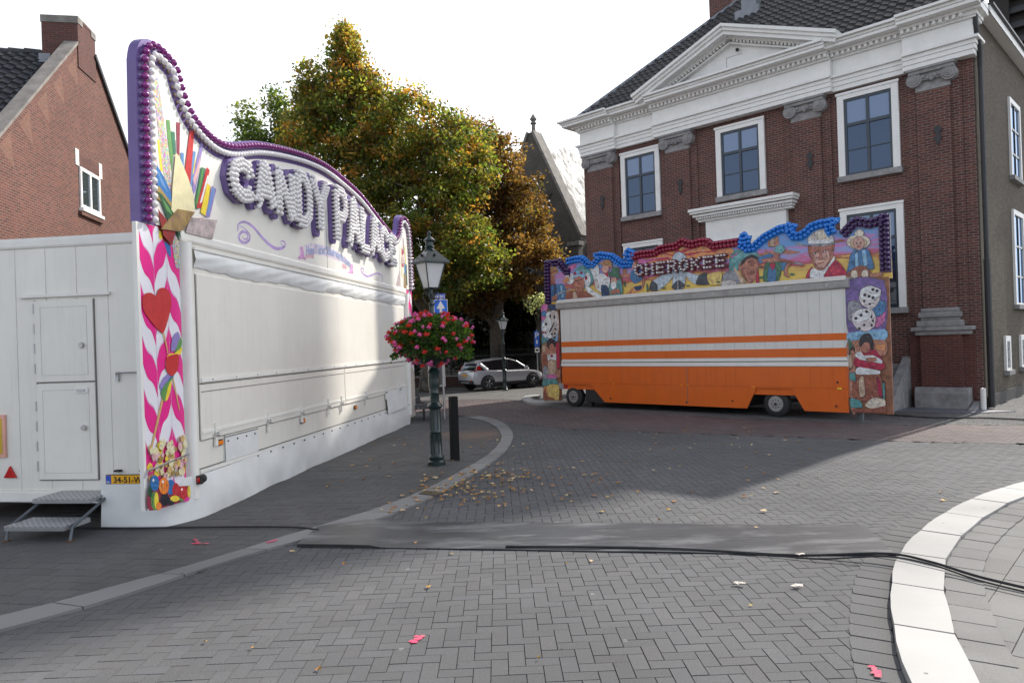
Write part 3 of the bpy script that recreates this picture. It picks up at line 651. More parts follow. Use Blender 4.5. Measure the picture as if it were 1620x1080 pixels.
# steps and railing right of the orange trailer
g = MB()
for k in range(8): g.box(7.0, 11.75, -1.95 + k * .24, -.02, k * .16 + .001 * k, (k + 1) * .16, STONE)
g.prism([(-2.2, 0), (-2.2, .12), (0, 1.5), (0, 0)], 11.752, 12.0, STONE, 'x')
tag(g.build('stone_steps', loc=o_, bevel=.012), 'worn grey stone steps rising beside the right brick pedestal', 'steps').rotation_euler = (0, 0, rz)
g = MB(); bx = 11.5
for yy, zz in ((-1.9, .16), (-.5, 1.1)):
    g.lathe([(.06, 0), (.06, .12), (.035, .2), (.03, .9), (.05, .94), (.03, 1.0), (.045, 1.05), (.01, 1.1)], (bx, yy, zz), 10, DARKM)
g.tube([(bx, -1.9, 1.05), (bx, -.5, 1.98)], .025, 8, DARKM); g.tube([(bx, -2.2, .95), (bx, -1.9, 1.05)], .02, 8, DARKM); g.tube([(bx, -1.9, .6), (bx, -.5, 1.5)], .018, 8, DARKM)
tag(g.build('handrail', loc=o_, smooth=True), 'black iron handrail on the stone steps beside the mural', 'handrail').rotation_euler = (0, 0, rz)
g = MB(); g.prism([(12.6, -1.5), (13.9, -1.35), (14.6, -.5), (12.2, -.42), (11.0, -1.9)], .008, .03, mat('slate_slab', (.14, .14, .16), .5), 'z'); tag(g.build('slate_slab', loc=o_), 'flat bluish slate slab on the cobbles before the right plinth', 'slab').rotation_euler = (0, 0, rz)
g = MB(); g.prism([(-.9, .05), (-.2, .22), (.1, .22), (.1, 0), (-.9, 0)], 13.6, 13.75, STONE, 'x'); tag(g.build('stone_ramp', loc=o_), 'low wedge shaped stone edging at the town hall corner', 'stone edging').rotation_euler = (0, 0, rz)
# dark church tower behind the town hall
DBR = brickmat('dark_tower_brick', (.055, .05, .045), (.04, .037, .034), (.03, .028, .026), .22, .07, .008)
TW = thing('church_tower', 'dark brick tower with deep louvred openings rising behind the town hall roof', 'tower', (37.6, 48, 0), -.785)
g = MB(); hw = 3.4
g.box(-hw, hw, -hw + .6, hw, 0, 49.5, DBR)
for x, x2 in ((-hw, -2.3), (2.3, hw), (-.4, .4)): g.box(x, x2, -hw, -hw + .62, 0, 49.5, DBR)
g.box(-hw + .001, hw - .001, -hw + .03, -hw + .6, 0, 12, DBR); g.build('tower_wall', TW)
g = MB()
for k in range(26): 
    z = 14 + k * 1.0
    g.prism([(-hw + .12, z), (-hw + .5, z + .5), (-hw + .56, z + .45), (-hw + .18, z - .05)], -hw + .1, hw - .1, mat('louvre_slate', (.06, .058, .06), .6), 'x')
g.build('louvre', TW)
# ============================================================ WHITE CANDY TRAILER
o_, rz = ftransform(CANDY)
CT = thing('candy_trailer', 'white fairground sweet stall trailer with bulb covered lettering and pink striped side panel', 'trailer', o_, rz)
SL = 11.3; ZT = 3.93; BW = 4.2
def rbox(g, x0, x1, y0, y1, z0, z1, r, m):  # box with rounded vertical + top edges
    g.box(x0, x1, y0, y1, z0, z1, m)
g = MB(); g.box(0.0, SL, .0, BW, .30, ZT, WHITE); body = g.build('body', CT, bevel=.07)
g = MB(); g.box(-.03, SL + .0, -.035, BW, ZT - .09, ZT + .06, WHITE2); g.build('roof_edge', CT, bevel=.035)
g = MB(); g.cyl((.09, -.02, .3), (.09, -.02, ZT - .1), .085, n=16, m=WHITE2)
for k in range(34): g.ball((.185, -.004, .5 + k * .1), .008, 6, STEEL, 3)
g.build('corner_post', CT, smooth=True)
g = MB(); g.cyl((SL - .09, -.02, .3), (SL - .09, -.02, ZT - .1), .085, n=16, m=WHITE2); g.build('corner_post', CT, smooth=True)
# front hatch, flaps and seams (front plane y=0, outwards is -y)
HB = [(0.346,3.575),(0.326,1.875),(10.576,1.813),(10.772,3.473)]
A = [(0.325,1.857),(10.572,1.777),(0.261,1.044),(10.486,1.048),(5.469,1.753)]
hz0 = HB[1][1]; hx0 = .34; hx1 = 10.95; hz1 = 3.42; fz1 = hz0 - .03; fz0 = A[2][1] + .02; fx = 6.05
g = MB(); g.box(hx0, hx1, -.028, 0, hz0, hz1, WHITE); h = g.build('serving_hatch', body, bevel=.008)
g = MB(); g.box(hx0 + .02, hx1 - .02, -.045, -.029, hz0 + .01, hz0 + .07, WHITE2)
for k in range(16): g.ball((hx0 + .3 + k * .68, -.047, hz0 + .04), .014, 6, STEEL, 3)
g.build('hatch_rail', h)
for a, b_ in ((hx0, fx - .02), (fx + .02, hx1)):
    g = MB(); g.box(a, b_, -.024, 0, fz0, fz1, WHITE); f_ = g.build('counter_flap', body, bevel=.006)
    g = MB(); g.box(a + .02, b_ - .02, -.036, -.025, fz0 + .09, fz0 + .13, WHITE2); g.box(a + .02, b_ - .02, -.03, -.025, fz1 - .1, fz1 - .09, SEAM); g.build('flap_rail', f_)
g = MB()
for z in (fz0 - .012, fz1 + .008): g.box(hx0, hx1, -.006, -.001, z, z + .012, SEAM)
g.box(hx0 - .02, hx0 - .008, -.006, -.001, fz0, hz1, SEAM); g.box(hx1 + .008, hx1 + .02, -.006, -.001, fz0, hz1, SEAM)
for x in (.5, 1.2): pass
g.box(.3, SL - .3, -.012, -.001, .66, .675, SEAM); g.box(.3, SL - .3, -.02, -.001, .60, .655, WHITE2)
g.build('seam', body)
for (x, z) in [(0.693,1.144),(2.346,1.131),(3.703,1.118),(5.028,1.105),(5.792,1.097),(7.392,1.095),(8.972,1.12),(10.274,1.148)]:
    z = fz0 + .04
    g = MB(); g.box(x - .018, x + .018, -.05, -.025, z - .17, z + .17, WHITE2); g.box(x - .03, x + .03, -.052, -.02, z - .17, z - .08, WHITE2); g.box(x - .035, x + .035, -.075, -.05, z - .02, z + .03, STEEL); g.cyl((x - .05, -.07, z), (x + .05, -.07, z), .012, m=STEEL, n=6); g.build('latch', body)
for (x, z) in [(0.827,0.966),(3.796,0.953),(6.703,0.935),(9.825,0.93)]:
    g = MB(); g.box(x - .09, x + .09, -.02, 0, z - .045, z + .045, DARKM); g.box(x - .065, x + .065, -.04, -.02, z - .03, z + .03, AMBER); g.build('marker_light', body, bevel=.006)
C = [(1.424,0.462),(2.561,0.606),(8.609,0.37),(10.016,0.767)]
g = MB(); a, z0, b_, z1 = .95, .66, 2.0, 1.02
g.box(a, b_, -.02, 0, z0, z1, CLOTH); g.box(a, a + .015, -.026, -.02, z0, z1 + .03, SEAM); g.box(a, b_, -.026, -.02, z1, z1 + .012, SEAM)
for k in range(4): g.ball((a + .1 + k * .28, -.025, z1 - .06), .015, 6, DARKM, 3)
g.build('small_hatch', body)
# rolled awning under the roof edge
g = MB(); N = 110; rows = []
for i in range(N + 1):
    x = .28 + (SL - .5) * i / N; w1 = .012 * math.sin(i * .9) + .02 * math.sin(i * .23 + 1) + .008 * math.sin(i * 2.3)
    prof = []
    for k in range(11):
        t = math.pi * k / 10; r = .035 + .012 * math.sin(i * .31 + k * .5) * (k / 10) + .007 * math.sin(i * .83 + k * 1.3) + .01 * math.sin(i * .13)
        prof.append((x, -.015 - r * math.sin(t), ZT - .16 - .29 * k / 10 + w1 * k / 10))
    rows.append(prof)
vs = [p for r in rows for p in r]; g.add(vs, [(i * 11 + k, i * 11 + k + 1, (i + 1) * 11 + k + 1, (i + 1) * 11 + k) for i in range(N) for k in range(10)], CLOTH)
g.build('awning_roll', body, smooth=True)
g = MB(); g.box(.28, SL - .25, -.045, -.01, ZT - .17, ZT - .135, WHITE2); g.build('awning_rail', body)
# skirt cloth following the front, wrapping round the near corner
sk = [(SL - .02, .0, .0), (8, -.02, .0), (5, -.03, .0), (2.2, -.06, .0), (1.2, -.10, -.0), (.45, -.12, 0), (.02, -.06, 0), (-.28, .10, 0), (-.37, .3, 0), (-.385, .55, 0), (-.39, .86, 0), (-.39, 1.0, 0)]
PT = catmull(sk, 14); PT = resample(PT, .07); g = MB(); rows = []; acc = 0
for i, p in enumerate(PT):
    col = []
    for k in range(9):
        t = k / 8; zt = .62 if p.x > -.2 else .60
        wv = (.02 * math.sin(i * .16 + 2.1 * math.sin(i * .05) + k * .35) + .007 * math.sin(i * .41 - k * .5 + math.sin(i * .11) * 2) + .003 * math.sin(i * 1.1 + k)) * (t ** .6)
        top = Vector((max(p.x, -.02) if p.x > -.1 else p.x, min(p.y, -.022) if p.x > 0 else p.y, 0)) if p.x > -.1 else Vector((p.x + (.36 if 0 else 0), p.y, 0))
        q = top.lerp(p, t); outw = Vector((0, -1, 0)) if p.x > .3 else (Vector((-1, -.2, 0)).normalized())
        q = q + outw * (wv + .03 * math.sin(math.pi * t) * (1 if p.x > 0 else .2))
        z = zt + (.015 - zt) * t
        col.append((q.x, q.y, z))
    rows.append(col)
vs = [p for r in rows for p in r]; n_ = len(rows); g.add(vs, [(i * 9 + k, i * 9 + k + 1, (i + 1) * 9 + k + 1, (i + 1) * 9 + k) for i in range(n_ - 1) for k in range(8)], CLOTH)
sk_ = g.build('skirt', CT, smooth=True)
g = MB()
for k in range(24): g.ball((.5 + k * .46, -.07, .60), .016, 6, DARKM, 3)
g.build('skirt_button', sk_)
g = MB(); N = 12; vs = []
for i in range(N + 1):
    for k in range(7):
        x = 9.0 + 1.9 * i / N; z = 1.12 - .56 * k / 6; vs.append((x, -.03 - .02 * math.sin(i * 1.9) * (k / 6) - .05 * k / 6, z))
g.add(vs, [(i * 7 + k, i * 7 + k + 1, (i + 1) * 7 + k + 1, (i + 1) * 7 + k) for i in range(N) for k in range(6)], CLOTH); g.box(9.0, 10.95, -.02, 0, 1.1, 1.14, SEAM); g.build('wheel_cover', sk_, smooth=True)
g = MB(); g.box(.05, .12, -.16, 0, .50, .62, DARKM); g.lathe([(.05, -.02), (.055, .0), (.04, .03), (.01, .04)], (.085, -.13, .56), 10, REDL, 'y'); g.lathe([(.03, 0), (.06, .02), (.06, .1), (.02, .12)], (.1, -.11, .56), 10, BLACK, 'x'); g.build('side_lamp', CT)
# --- end wall (plane x=0 facing -x); pts are (y,z)
EX = -.004
g = MB(); g.box(EX - .02, 0, .05, BW, 3.86, 3.99, WHITE2); g.box(EX - .03, 0, .05, BW, .30, .42, WHITE2); g.box(EX - .012, 0, .05, BW, .42, .46, WHITE)
for k in range(8): g.box(EX - .004, 0, .62 + k * .47, .628 + k * .47, .46, 3.86, mat('end_joint', (.72, .71, .675), .6))
g.build('end_trim', body)
g = MB(); g.box(EX - .045, EX, 1.05, 2.42, 3.15, 3.19, WHITE2); g.build('rain_rail', body)
for zz0, zz1, nm in ((1.965, 3.10, 'upper_door'), (.60, 1.94, 'lower_door')):
    g = MB(); y0, y1 = 1.31, 2.20; g.box(EX - .03, EX, y0, y1, zz0, zz1, WHITE); d = g.build(nm, body, bevel=.006)
    g = MB(); c = .09
    for a, b_, p, q in ((y0 + c, y0 + c + .006, zz0 + c, zz1 - c), (y1 - c - .006, y1 - c, zz0 + c, zz1 - c), (y0 + c, y1 - c, zz0 + c, zz0 + c + .006), (y0 + c, y1 - c, zz1 - c - .006, zz1 - c)): g.box(EX - .033, EX - .0295, a, b_, p, q, mat('panel_joint', (.55, .545, .52), .6))
    g.box(EX - .012, EX, y0 - .012, y0 - .002, zz0 - .012, zz1 + .01, SEAM); g.box(EX - .012, EX, y1 + .002, y1 + .012, zz0 - .012, zz1 + .01, SEAM); g.box(EX - .012, EX, y0, y1, zz0 - .014, zz0 - .002, SEAM); g.build('door_edge', d)
    g = MB(); zc = zz0 + (.5 if nm == 'upper_door' else .72)
    g.lathe([(.035, EX - .07), (.04, EX - .05), (.03, EX - .03)], (0, y0 + .17, zc), 12, STEEL, 'x')
    if nm == 'lower_door': g.build('knob', d); g = MB(); g.box(EX - .045, EX - .03, y0 + .1, y0 + .3, 1.80, 1.88, WHITE2); g.box(EX - .06, EX - .045, y0 + .14, y0 + .26, 1.825, 1.855, STEEL)
    g.build('handle', d)
    for k in range(4):
        g = MB(); g.cyl((EX - .035, y1 + .01, zz0 + .12 + k * .28), (EX - .035, y1 + .01, zz0 + .26 + k * .28), .009, m=STEEL, n=6); g.build('hinge', d)
g = MB(); g.tube([(EX - .02, .97, 1.98), (EX - .05, .97, 2.06), (EX - .06, .78, 2.065), (EX - .05, .60, 2.06)], .012, 6, STEEL); g.box(EX - .04, EX, .95, .99, 1.95, 2.08, STEEL); g.build('grab_bar', body)
# licence plate
g = MB(); y0, y1, z0, z1 = .42, 1.17, .535, .665; g.box(EX - .055, EX - .03, y0, y1, z0, z1, DARKM); g.box(EX - .062, EX - .055, y0 + .008, y1 - .008, z0 + .008, z1 - .008, YELLOW)
g.box(EX - .064, EX - .0615, y1 - .085, y1 - .01, z0 + .01, z1 - .01, mat('plate_blue', (.02, .08, .45), .4)); plt = g.build('licence_plate', body)
text_mesh('34-51-WD', .118, BLACK, 'plate_text', plt, (EX - .0665, y1 - .12, z0 + .022), (R(90), 0, R(-90)), .001, font_scale=(.98, 1, 1))
text_mesh('NL', .04, WHITE2, 'plate_country', plt, (EX - .0665, y1 - .02, z0 + .02), (R(90), 0, R(-90)), .001)
for yy in (1.0, .62):
    g = MB(); g.box(EX - .06, EX, yy - .05, yy + .05, .70, .73, BLACK); g.build('plate_lamp', body, bevel=.01)
g = MB(); T = [(2.718,0.81),(2.833,0.641),(2.615,0.639)]; cx = 2.66
g.prism([(cx - .1, .63), (cx + .1, .63), (cx, .80)], EX - .03, EX, REDL, 'x'); g.build('triangle_reflector', body, bevel=.008)
g = MB(); g.box(EX - .03, EX, 2.71, 3.2, .92, 1.52, mat('reflector_pink', (.75, .38, .30), .3)); g.box(EX - .034, EX - .03, 2.755, 3.15, .97, 1.47, mat('reflector_yellow', (.60, .40, .03), .3)); g.build('warning_board', body, bevel=.006)
g = MB(); g.box(EX - .05, EX, .9, 1.22, .28, .44, WHITE2); g.build('step_bracket', body, bevel=.01)
g = MB()
for k in range(7): g.lathe([(.016, -.008), (.022, 0), (.016, .008)], (EX - .1 - .012 * k, 1.22 + .045 * k, .40 - .022 * math.sin(k * .5) - .008 * k), 8, STEEL, 'x' if k % 2 else 'z')
g.build('chain', body)
# wheels and chassis in the dark under the trailer
g = MB(); g.box(.5, 10.6, 1.2, 1.4, .2, .34, DARKM); g.box(.5, 10.6, 2.9, 3.1, .2, .34, DARKM); g.cyl((.3, .9, .2), (.3, 3.6, .24), .03, m=STEEL); g.build('chassis', CT)
for x in (.9, 1.0 + 1.0, 8.4, 9.5):
    g = MB(); g.lathe([(.2, -.13), (.36, -.13), (.4, -.08), (.4, .08), (.36, .13), (.2, .13)], (x, 1.1 if x < 5 else .5, .4), 20, BLACK, 'y'); g.build('wheel', CT, smooth=True)
# --- crest board
CO = [(-0.653,4.059),(-0.639,4.813),(-0.622,5.628),(-0.59,6.005),(-0.53,6.167),(-0.446,6.266)]
CO2 = [(-0.234,6.34),(-0.072,6.288),(0.035,6.194),(0.112,6.019),(0.219,5.85),(0.391,5.698),(0.669,5.587),(0.999,5.536),(1.433,5.593),(2.247,5.833),(3.18,6.016),(4.265,6.164),(5.265,6.218),(6.254,6.16),(7.375,6.033),(8.455,5.786),(9.463,5.539),(10.126,5.404)]
top = [(-.82, 6.02), (-.76, 6.22), (-.62, 6.35), (-.42, 6.38)] + [p for p in CO2 if p[0] > -.3] + [(10.35, 5.42), (10.62, 5.62), (10.78, 5.95), (11.1, 6.12), (11.5, 6.08), (11.78, 5.9), (11.92, 5.5)]
tops = [(v.x, v.y) for v in catmull([(a, b_, 0) for a, b_ in top], 5)]
out_ = [(-.84, 3.97), (-.84, 5.0)] + tops + [(11.98, 5.0), (12.0, 3.97)]
g = MB(); g.prism(out_, .0, .13, PURPLE); crest = g.build('crest_board', CT)
def inset(P, d, closed=False):
    o = []
    for i, p in enumerate(P):
        a = Vector(P[max(i - 1, 0)]); b_ = Vector(P[min(i + 1, len(P) - 1)]); t = (b_ - a).normalized(); o.append((p[0] + t.y * d, p[1] - t.x * d))
    return o
CREAM = mat('cream_board', (.81, .78, .71), .4, var=.03, dirt=.06, dirtcol=(.6, .58, .5))
inn = inset(out_, .30)
g = MB(); g.prism([(inn[0][0], 3.98)] + inn[1:-1] + [(inn[-1][0], 3.98)], -.012, -.0005, CREAM); g.build('painted_panel', crest)
for x in (-.05, 5.28, 10.75):
    g = MB(); g.box(x - .006, x + .006, -.0145, -.0115, 3.98, 5.2, SEAM); g.build('panel_seam', crest)
# bulbs
BP = mat('purple_bulb', (.20, .012, .16), .12, var=.05, coat=.6)
BWH = mat('pearl_bulb', (.74, .71, .70), .12, var=.04, coat=.6)
GOLD = mat('gold_socket', (.55, .42, .2), .35, .7)
def bulb_mesh(m, r=.042, sock=True):
    g = MB(); g.lathe([(.022, 0), (.022, -.03), (r * .75, -.045), (r, -.07), (r * .8, -.095), (r * .35, -.112), (.004, -.115)], (0, 0, 0), 10, m, 'y')
    if sock: g.lathe([(.03, .002), (.03, -.014), (.024, -.02)], (0, 0, 0), 8, GOLD if m is BWH else PURPLE, 'y')
    o = g.build('light_bulb', None, smooth=True); me = o.data; bpy.data.objects.remove(o); return me
def place_bulbs(lst, parent, name, near=100, lod=None):
    """lst: (mesh, (x,y,z)); first `near` become parts, the rest one stuff part"""
    for me, p in lst[:near]:
        o = bpy.data.objects.new(name, me); S.collection.objects.link(o); o.parent = parent; o.location = p
    rest = lst[near:]
    if rest:
        meshes = list({id(m_): m_ for m_, _ in rest}.values()); g = MB()
        for m_, p in rest:
            base = [tuple(Vector(v.co) + Vector(p)) for v in m_.vertices]; i = len(g.v); g.v += base
            for f in m_.polygons: g.f.append([i + k for k in f.vertices]); g.mi.append(g.mx(m_.materials[f.material_index]))
        o = g.build(name, parent, smooth=True, recalc=False); o['kind'] = 'stuff'
bp = bulb_mesh(BP, .05); bw = bulb_mesh(BWH, .05); bws = bulb_mesh(BWH, .047, False)
edge = [(-.84, 4.02), (-.84, 5.0)] + tops + [(11.98, 5.0), (12.0, 4.02)]
row1 = resample([(a, b_, 0) for a, b_ in inset(edge, .075)], .112); row2 = resample([(a, b_, 0) for a, b_ in inset(edge, .20)], .10)
L = []
for i in range(max(len(row1), len(row2))):
    if i < len(row1): L.append((bp, (row1[i].x, 0, row1[i].y)))
    if i < len(row2): L.append((bw, (row2[i].x, 0, row2[i].y)))
place_bulbs(L, crest, 'light_bulb')
# letters
STR = {'C': [[(.92, .70), (.85, .92), (.5, 1), (.15, .85), (.04, .5), (.15, .15), (.5, 0), (.88, .08), (.96, .3)]],
       'A': [[(0, 0), (.12, .1), (.45, 1)], [(.45, 1), (.62, .95), (1, .05)], [(.26, .36), (.78, .36)]],
       'N': [[(.06, 0), (.06, 1)], [(.06, 1), (.94, 0)], [(.94, 0), (.94, 1)]],
       'D': [[(.08, 0), (.08, 1)], [(.08, 1), (.55, 1), (.9, .8), (.95, .5), (.9, .2), (.55, 0), (.08, 0)]],
       'Y': [[(0, 1), (.5, .5)], [(1, 1), (.5, .5)], [(.5, .5), (.5, 0)]],
       'P': [[(.08, 0), (.08, 1)], [(.08, 1), (.7, 1), (.95, .85), (.95, .62), (.7, .48), (.08, .48)]],
       'L': [[(.08, 1), (.08, 0)], [(.08, 0), (.95, 0)]],
       'E': [[(.95, 1), (.08, 1)], [(.08, 1), (.08, 0)], [(.08, 0), (.95, 0)], [(.08, .52), (.8, .52)]],
       'H': [[(.08, 0), (.08, 1)], [(.92, 0), (.92, 1)], [(.08, .5), (.92, .5)]],
       'R': [[(.08, 0), (.08, 1)], [(.08, 1), (.7, 1), (.92, .88), (.92, .62), (.7, .5), (.08, .5)], [(.5, .5), (.95, 0)]],
       'O': [[(.5, 0), (.12, .15), (.02, .5), (.12, .85), (.5, 1), (.88, .85), (.98, .5), (.88, .15), (.5, 0)]],
       'K': [[(.08, 0), (.08, 1)], [(.92, 1), (.1, .48)], [(.3, .6), (.95, 0)]]}
def capsule(g, a, b_, w, y0, y1, m, n=7):
    a = Vector(a); b_ = Vector(b_); d = (b_ - a); d = d.normalized() if d.length > 1e-5 else Vector((1, 0)); ang = math.atan2(d.y, d.x); P = []
    for k in range(n): t = ang + math.pi / 2 + math.pi * k / (n - 1); P.append((a.x + w * math.cos(t), a.y + w * math.sin(t)))
    for k in range(n): t = ang - math.pi / 2 + math.pi * k / (n - 1); P.append((b_.x + w * math.cos(t), b_.y + w * math.sin(t)))
    g.prism(P, y0, y1, m)
def letter(ch, x0, x1, zb, ztl, ztr, parent, w, y, depth, m, bm_, rows, sp, lst):
    g = MB(); q = 0
    def mp_(p): x = x0 + (x1 - x0) * p[0]; t = ztl + (ztr - ztl) * p[0]; return (x, zb + (t - zb) * p[1])
    for st in STR[ch]:
        P = [mp_(p) for p in st]
        for a, b_ in zip(P, P[1:]): capsule(g, a, b_, w, y - depth - q * .0008, y - .001, m); q += 1
        for ri, off in enumerate(rows):
            Q = inset(P, off)
            for v in resample([(a, b_, 0) for a, b_ in Q], sp if ri != 1 else sp * 1.07)[ri % 2:]: lst.append((bm_, (v.x, y - depth - .004 - .012 * (ri == 1), v.y)))
        if rows: pass
    g.build('sign_letter', parent)
lst = []
for ch, x0, x1, zb, a, b_ in (('C', 1.16, 1.76, 4.74, 5.22, 5.25), ('A', 1.92, 2.52, 4.72, 5.34, 5.40), ('N', 2.70, 3.32, 4.70, 5.44, 5.48), ('D', 3.5, 4.1, 4.70, 5.54, 5.57), ('Y', 4.22, 4.98, 4.66, 5.63, 5.65),
                             ('P', 5.45, 6.05, 4.64, 5.68, 5.68), ('A', 6.25, 6.85, 4.64, 5.66, 5.62), ('L', 7.05, 7.6, 4.64, 5.56, 5.53), ('A', 7.78, 8.35, 4.62, 5.48, 5.42), ('C', 8.55, 9.12, 4.60, 5.36, 5.30), ('E', 9.32, 9.85, 4.58, 5.24, 5.16)):
    letter(ch, x0, x1, zb, a, b_, crest, .115, 0, .10, PURPLE, bws, (-.075, 0, .075), .083, lst)
place_bulbs(lst, crest, 'letter_bulb', 100)
# swirls and ribbon
LIL = paint((.52, .33, .68)); PK = paint((.85, .35, .62)); PK2 = paint((.88, .62, .76)); 
def ribbon_stroke(P, w, m, parent, name, y=-.0135):
    P = catmull([(a, b_, 0) for a, b_ in P], 6); g = MB(); n = len(P)
    for i in range(n - 1):
        def wid(i): t = i / (n - 1); return w * (.25 + math.sin(math.pi * min(1, t * 1.15)) * .9)
        t0 = (P[i + 1] - P[max(i - 1, 0)]).normalized(); t1 = (P[min(i + 2, n - 1)] - P[i]).normalized()
        n0 = Vector((-t0.y, t0.x, 0)) * wid(i); n1 = Vector((-t1.y, t1.x, 0)) * wid(i + 1)
        g.face([(q.x, y, q.y) for q in (P[i] - n0, P[i + 1] - n1, P[i + 1] + n1, P[i] + n0)], m)
    g.build(name, parent, recalc=False)
sw1 = [(1.768,4.155),(1.869,4.118),(1.936,4.18),(1.814,4.234),(1.651,4.219),(1.564,4.116),(1.64,4.056),(1.823,4.061),(1.954,4.141),(1.917,4.218),(1.754,4.255),(1.636,4.298),(1.781,4.351),(1.988,4.333),(2.31,4.255),(2.65,4.172),(2.963,4.136),(3.221,4.18),(3.252,4.253),(3.098,4.255),(3.042,4.18)]
ribbon_stroke([(1.711,4.154),(1.754,4.11),(1.87,4.136),(1.875,4.212),(1.716,4.223),(1.599,4.138),(1.638,4.065),(1.796,4.057),(1.939,4.129),(1.945,4.211),(1.832,4.267),(1.676,4.302),(1.585,4.265),(1.604,4.228)], .022, LIL, crest, 'swirl')
ribbon_stroke([(1.559,4.21),(1.588,4.315),(1.772,4.39),(2.05,4.365),(2.383,4.227),(2.739,4.118),(3.012,4.116),(3.244,4.183),(3.261,4.262),(3.136,4.271),(3.086,4.213),(3.176,4.2)], .026, LIL, crest, 'swirl', -.0142)
ribbon_stroke([(7.504,4.136),(7.597,4.16),(7.578,4.204),(7.466,4.208),(7.393,4.155),(7.543,4.079),(7.863,4.047),(8.205,4.109),(8.665,4.198),(9.028,4.166),(9.07,4.055),(8.953,3.964),(8.745,3.98),(8.728,4.059),(8.865,4.119)], .022, LIL, crest, 'swirl')
rb = [('a',[(4.155,4.335),(4.508,4.425),(4.89,4.444),(5.394,4.445),(5.967,4.402),(6.424,4.344),(6.739,4.25),(6.451,4.206),(6.1,4.196),(5.729,4.218),(5.169,4.227),(4.71,4.218),(4.397,4.193),(4.14,4.144)]),('b',[(3.904,4.266),(4.049,4.284),(4.121,4.094),(4.205,4.036),(4.03,4.041),(3.773,4.018),(3.921,4.119)]),('c',[(4.139,4.132),(4.397,4.187),(4.582,4.197),(4.576,4.115),(4.36,4.109),(4.177,4.064)]),('b',[(6.674,4.222),(6.84,4.225),(6.841,4.015),(6.472,4.003),(6.641,4.083)]),('c',[(6.156,4.189),(6.33,4.179),(6.483,4.117),(6.321,4.08),(6.147,4.091)])]
g = MB()
for k, (c, P) in enumerate(rb): g.face([(x, -.0130 - k * .0007, z) for x, z in P], {'a': PK2, 'b': PK, 'c': paint((.82, .42, .45))}[c])
rbn = g.build('painted_ribbon', crest, recalc=False)
TX = [(4.148,4.255),(6.535,4.25)]
wd = TX[1][0] - TX[0][0]
text_mesh('Hans Tücks Suikerwaren.com', .25, paint((.36, .42, .78)), 'ribbon_text', rbn, (TX[0][0] + .05, -.0175, TX[0][1] - .12), (R(90), 0, 0), .0005, font_scale=(.82, 1.05, 1), bend=lambda x: .22 * math.sin(math.pi * min(1, max(0, x / 3.0))) - .05 * x)
# candy cane artwork
COLS = dict(spr=(.62, .32, .2), grn=(.12, .30, .08), dgr=(.03, .17, .09), mar=(.28, .03, .06), blu=(.03, .16, .42), red=(.55, .03, .03), ppl=(.28, .22, .50), yel=(.85, .65, .05), crm=(.78, .70, .42), gld=(.36, .24, .07), pnk=(.72, .42, .42), flp=(.52, .42, .40), lbl=(.12, .28, .55), whi=(.8, .78, .76), mag=(.78, .04, .32), tan=(.62, .40, .16), blk=(.02, .02, .03), org=(.85, .22, .02), flr=(.28, .02, .02), gr2=(.02, .09, .04))
SPR, n, b = newmat('sprinkle_paint'); oc = ocoord(n); v = n.nodes.new('ShaderNodeTexVoronoi'); v.inputs['Scale'].default_value = 42; n.links.new(oc, v.inputs['Vector'])
hs = n.nodes.new('ShaderNodeHueSaturation'); hs.inputs['Saturation'].default_value = 1.1; hs.inputs['Value'].default_value = .75; n.links.new(v.outputs['Color'], hs.inputs['Color']); n.links.new(mixrgb(n, .35, hs.outputs[0], (.7, .5, .35)), b.inputs['Base Color'])
def closed_curve(P, n=3):
    V_ = [Vector((a, b_, 0)) for a, b_ in P]; L_ = len(V_); o = []
    for i in range(L_):
        a, b_, c, d = V_[i - 1], V_[i], V_[(i + 1) % L_], V_[(i + 2) % L_]
        for k in range(n):
            t = k / n; q = .5 * ((2 * b_) + (c - a) * t + (2 * a - 5 * b_ + 4 * c - d) * t * t + (3 * b_ - a - 3 * c + d) * t ** 3); q = q * .6 + b_.lerp(c, t) * .4; o.append((q.x, q.y))
    return o
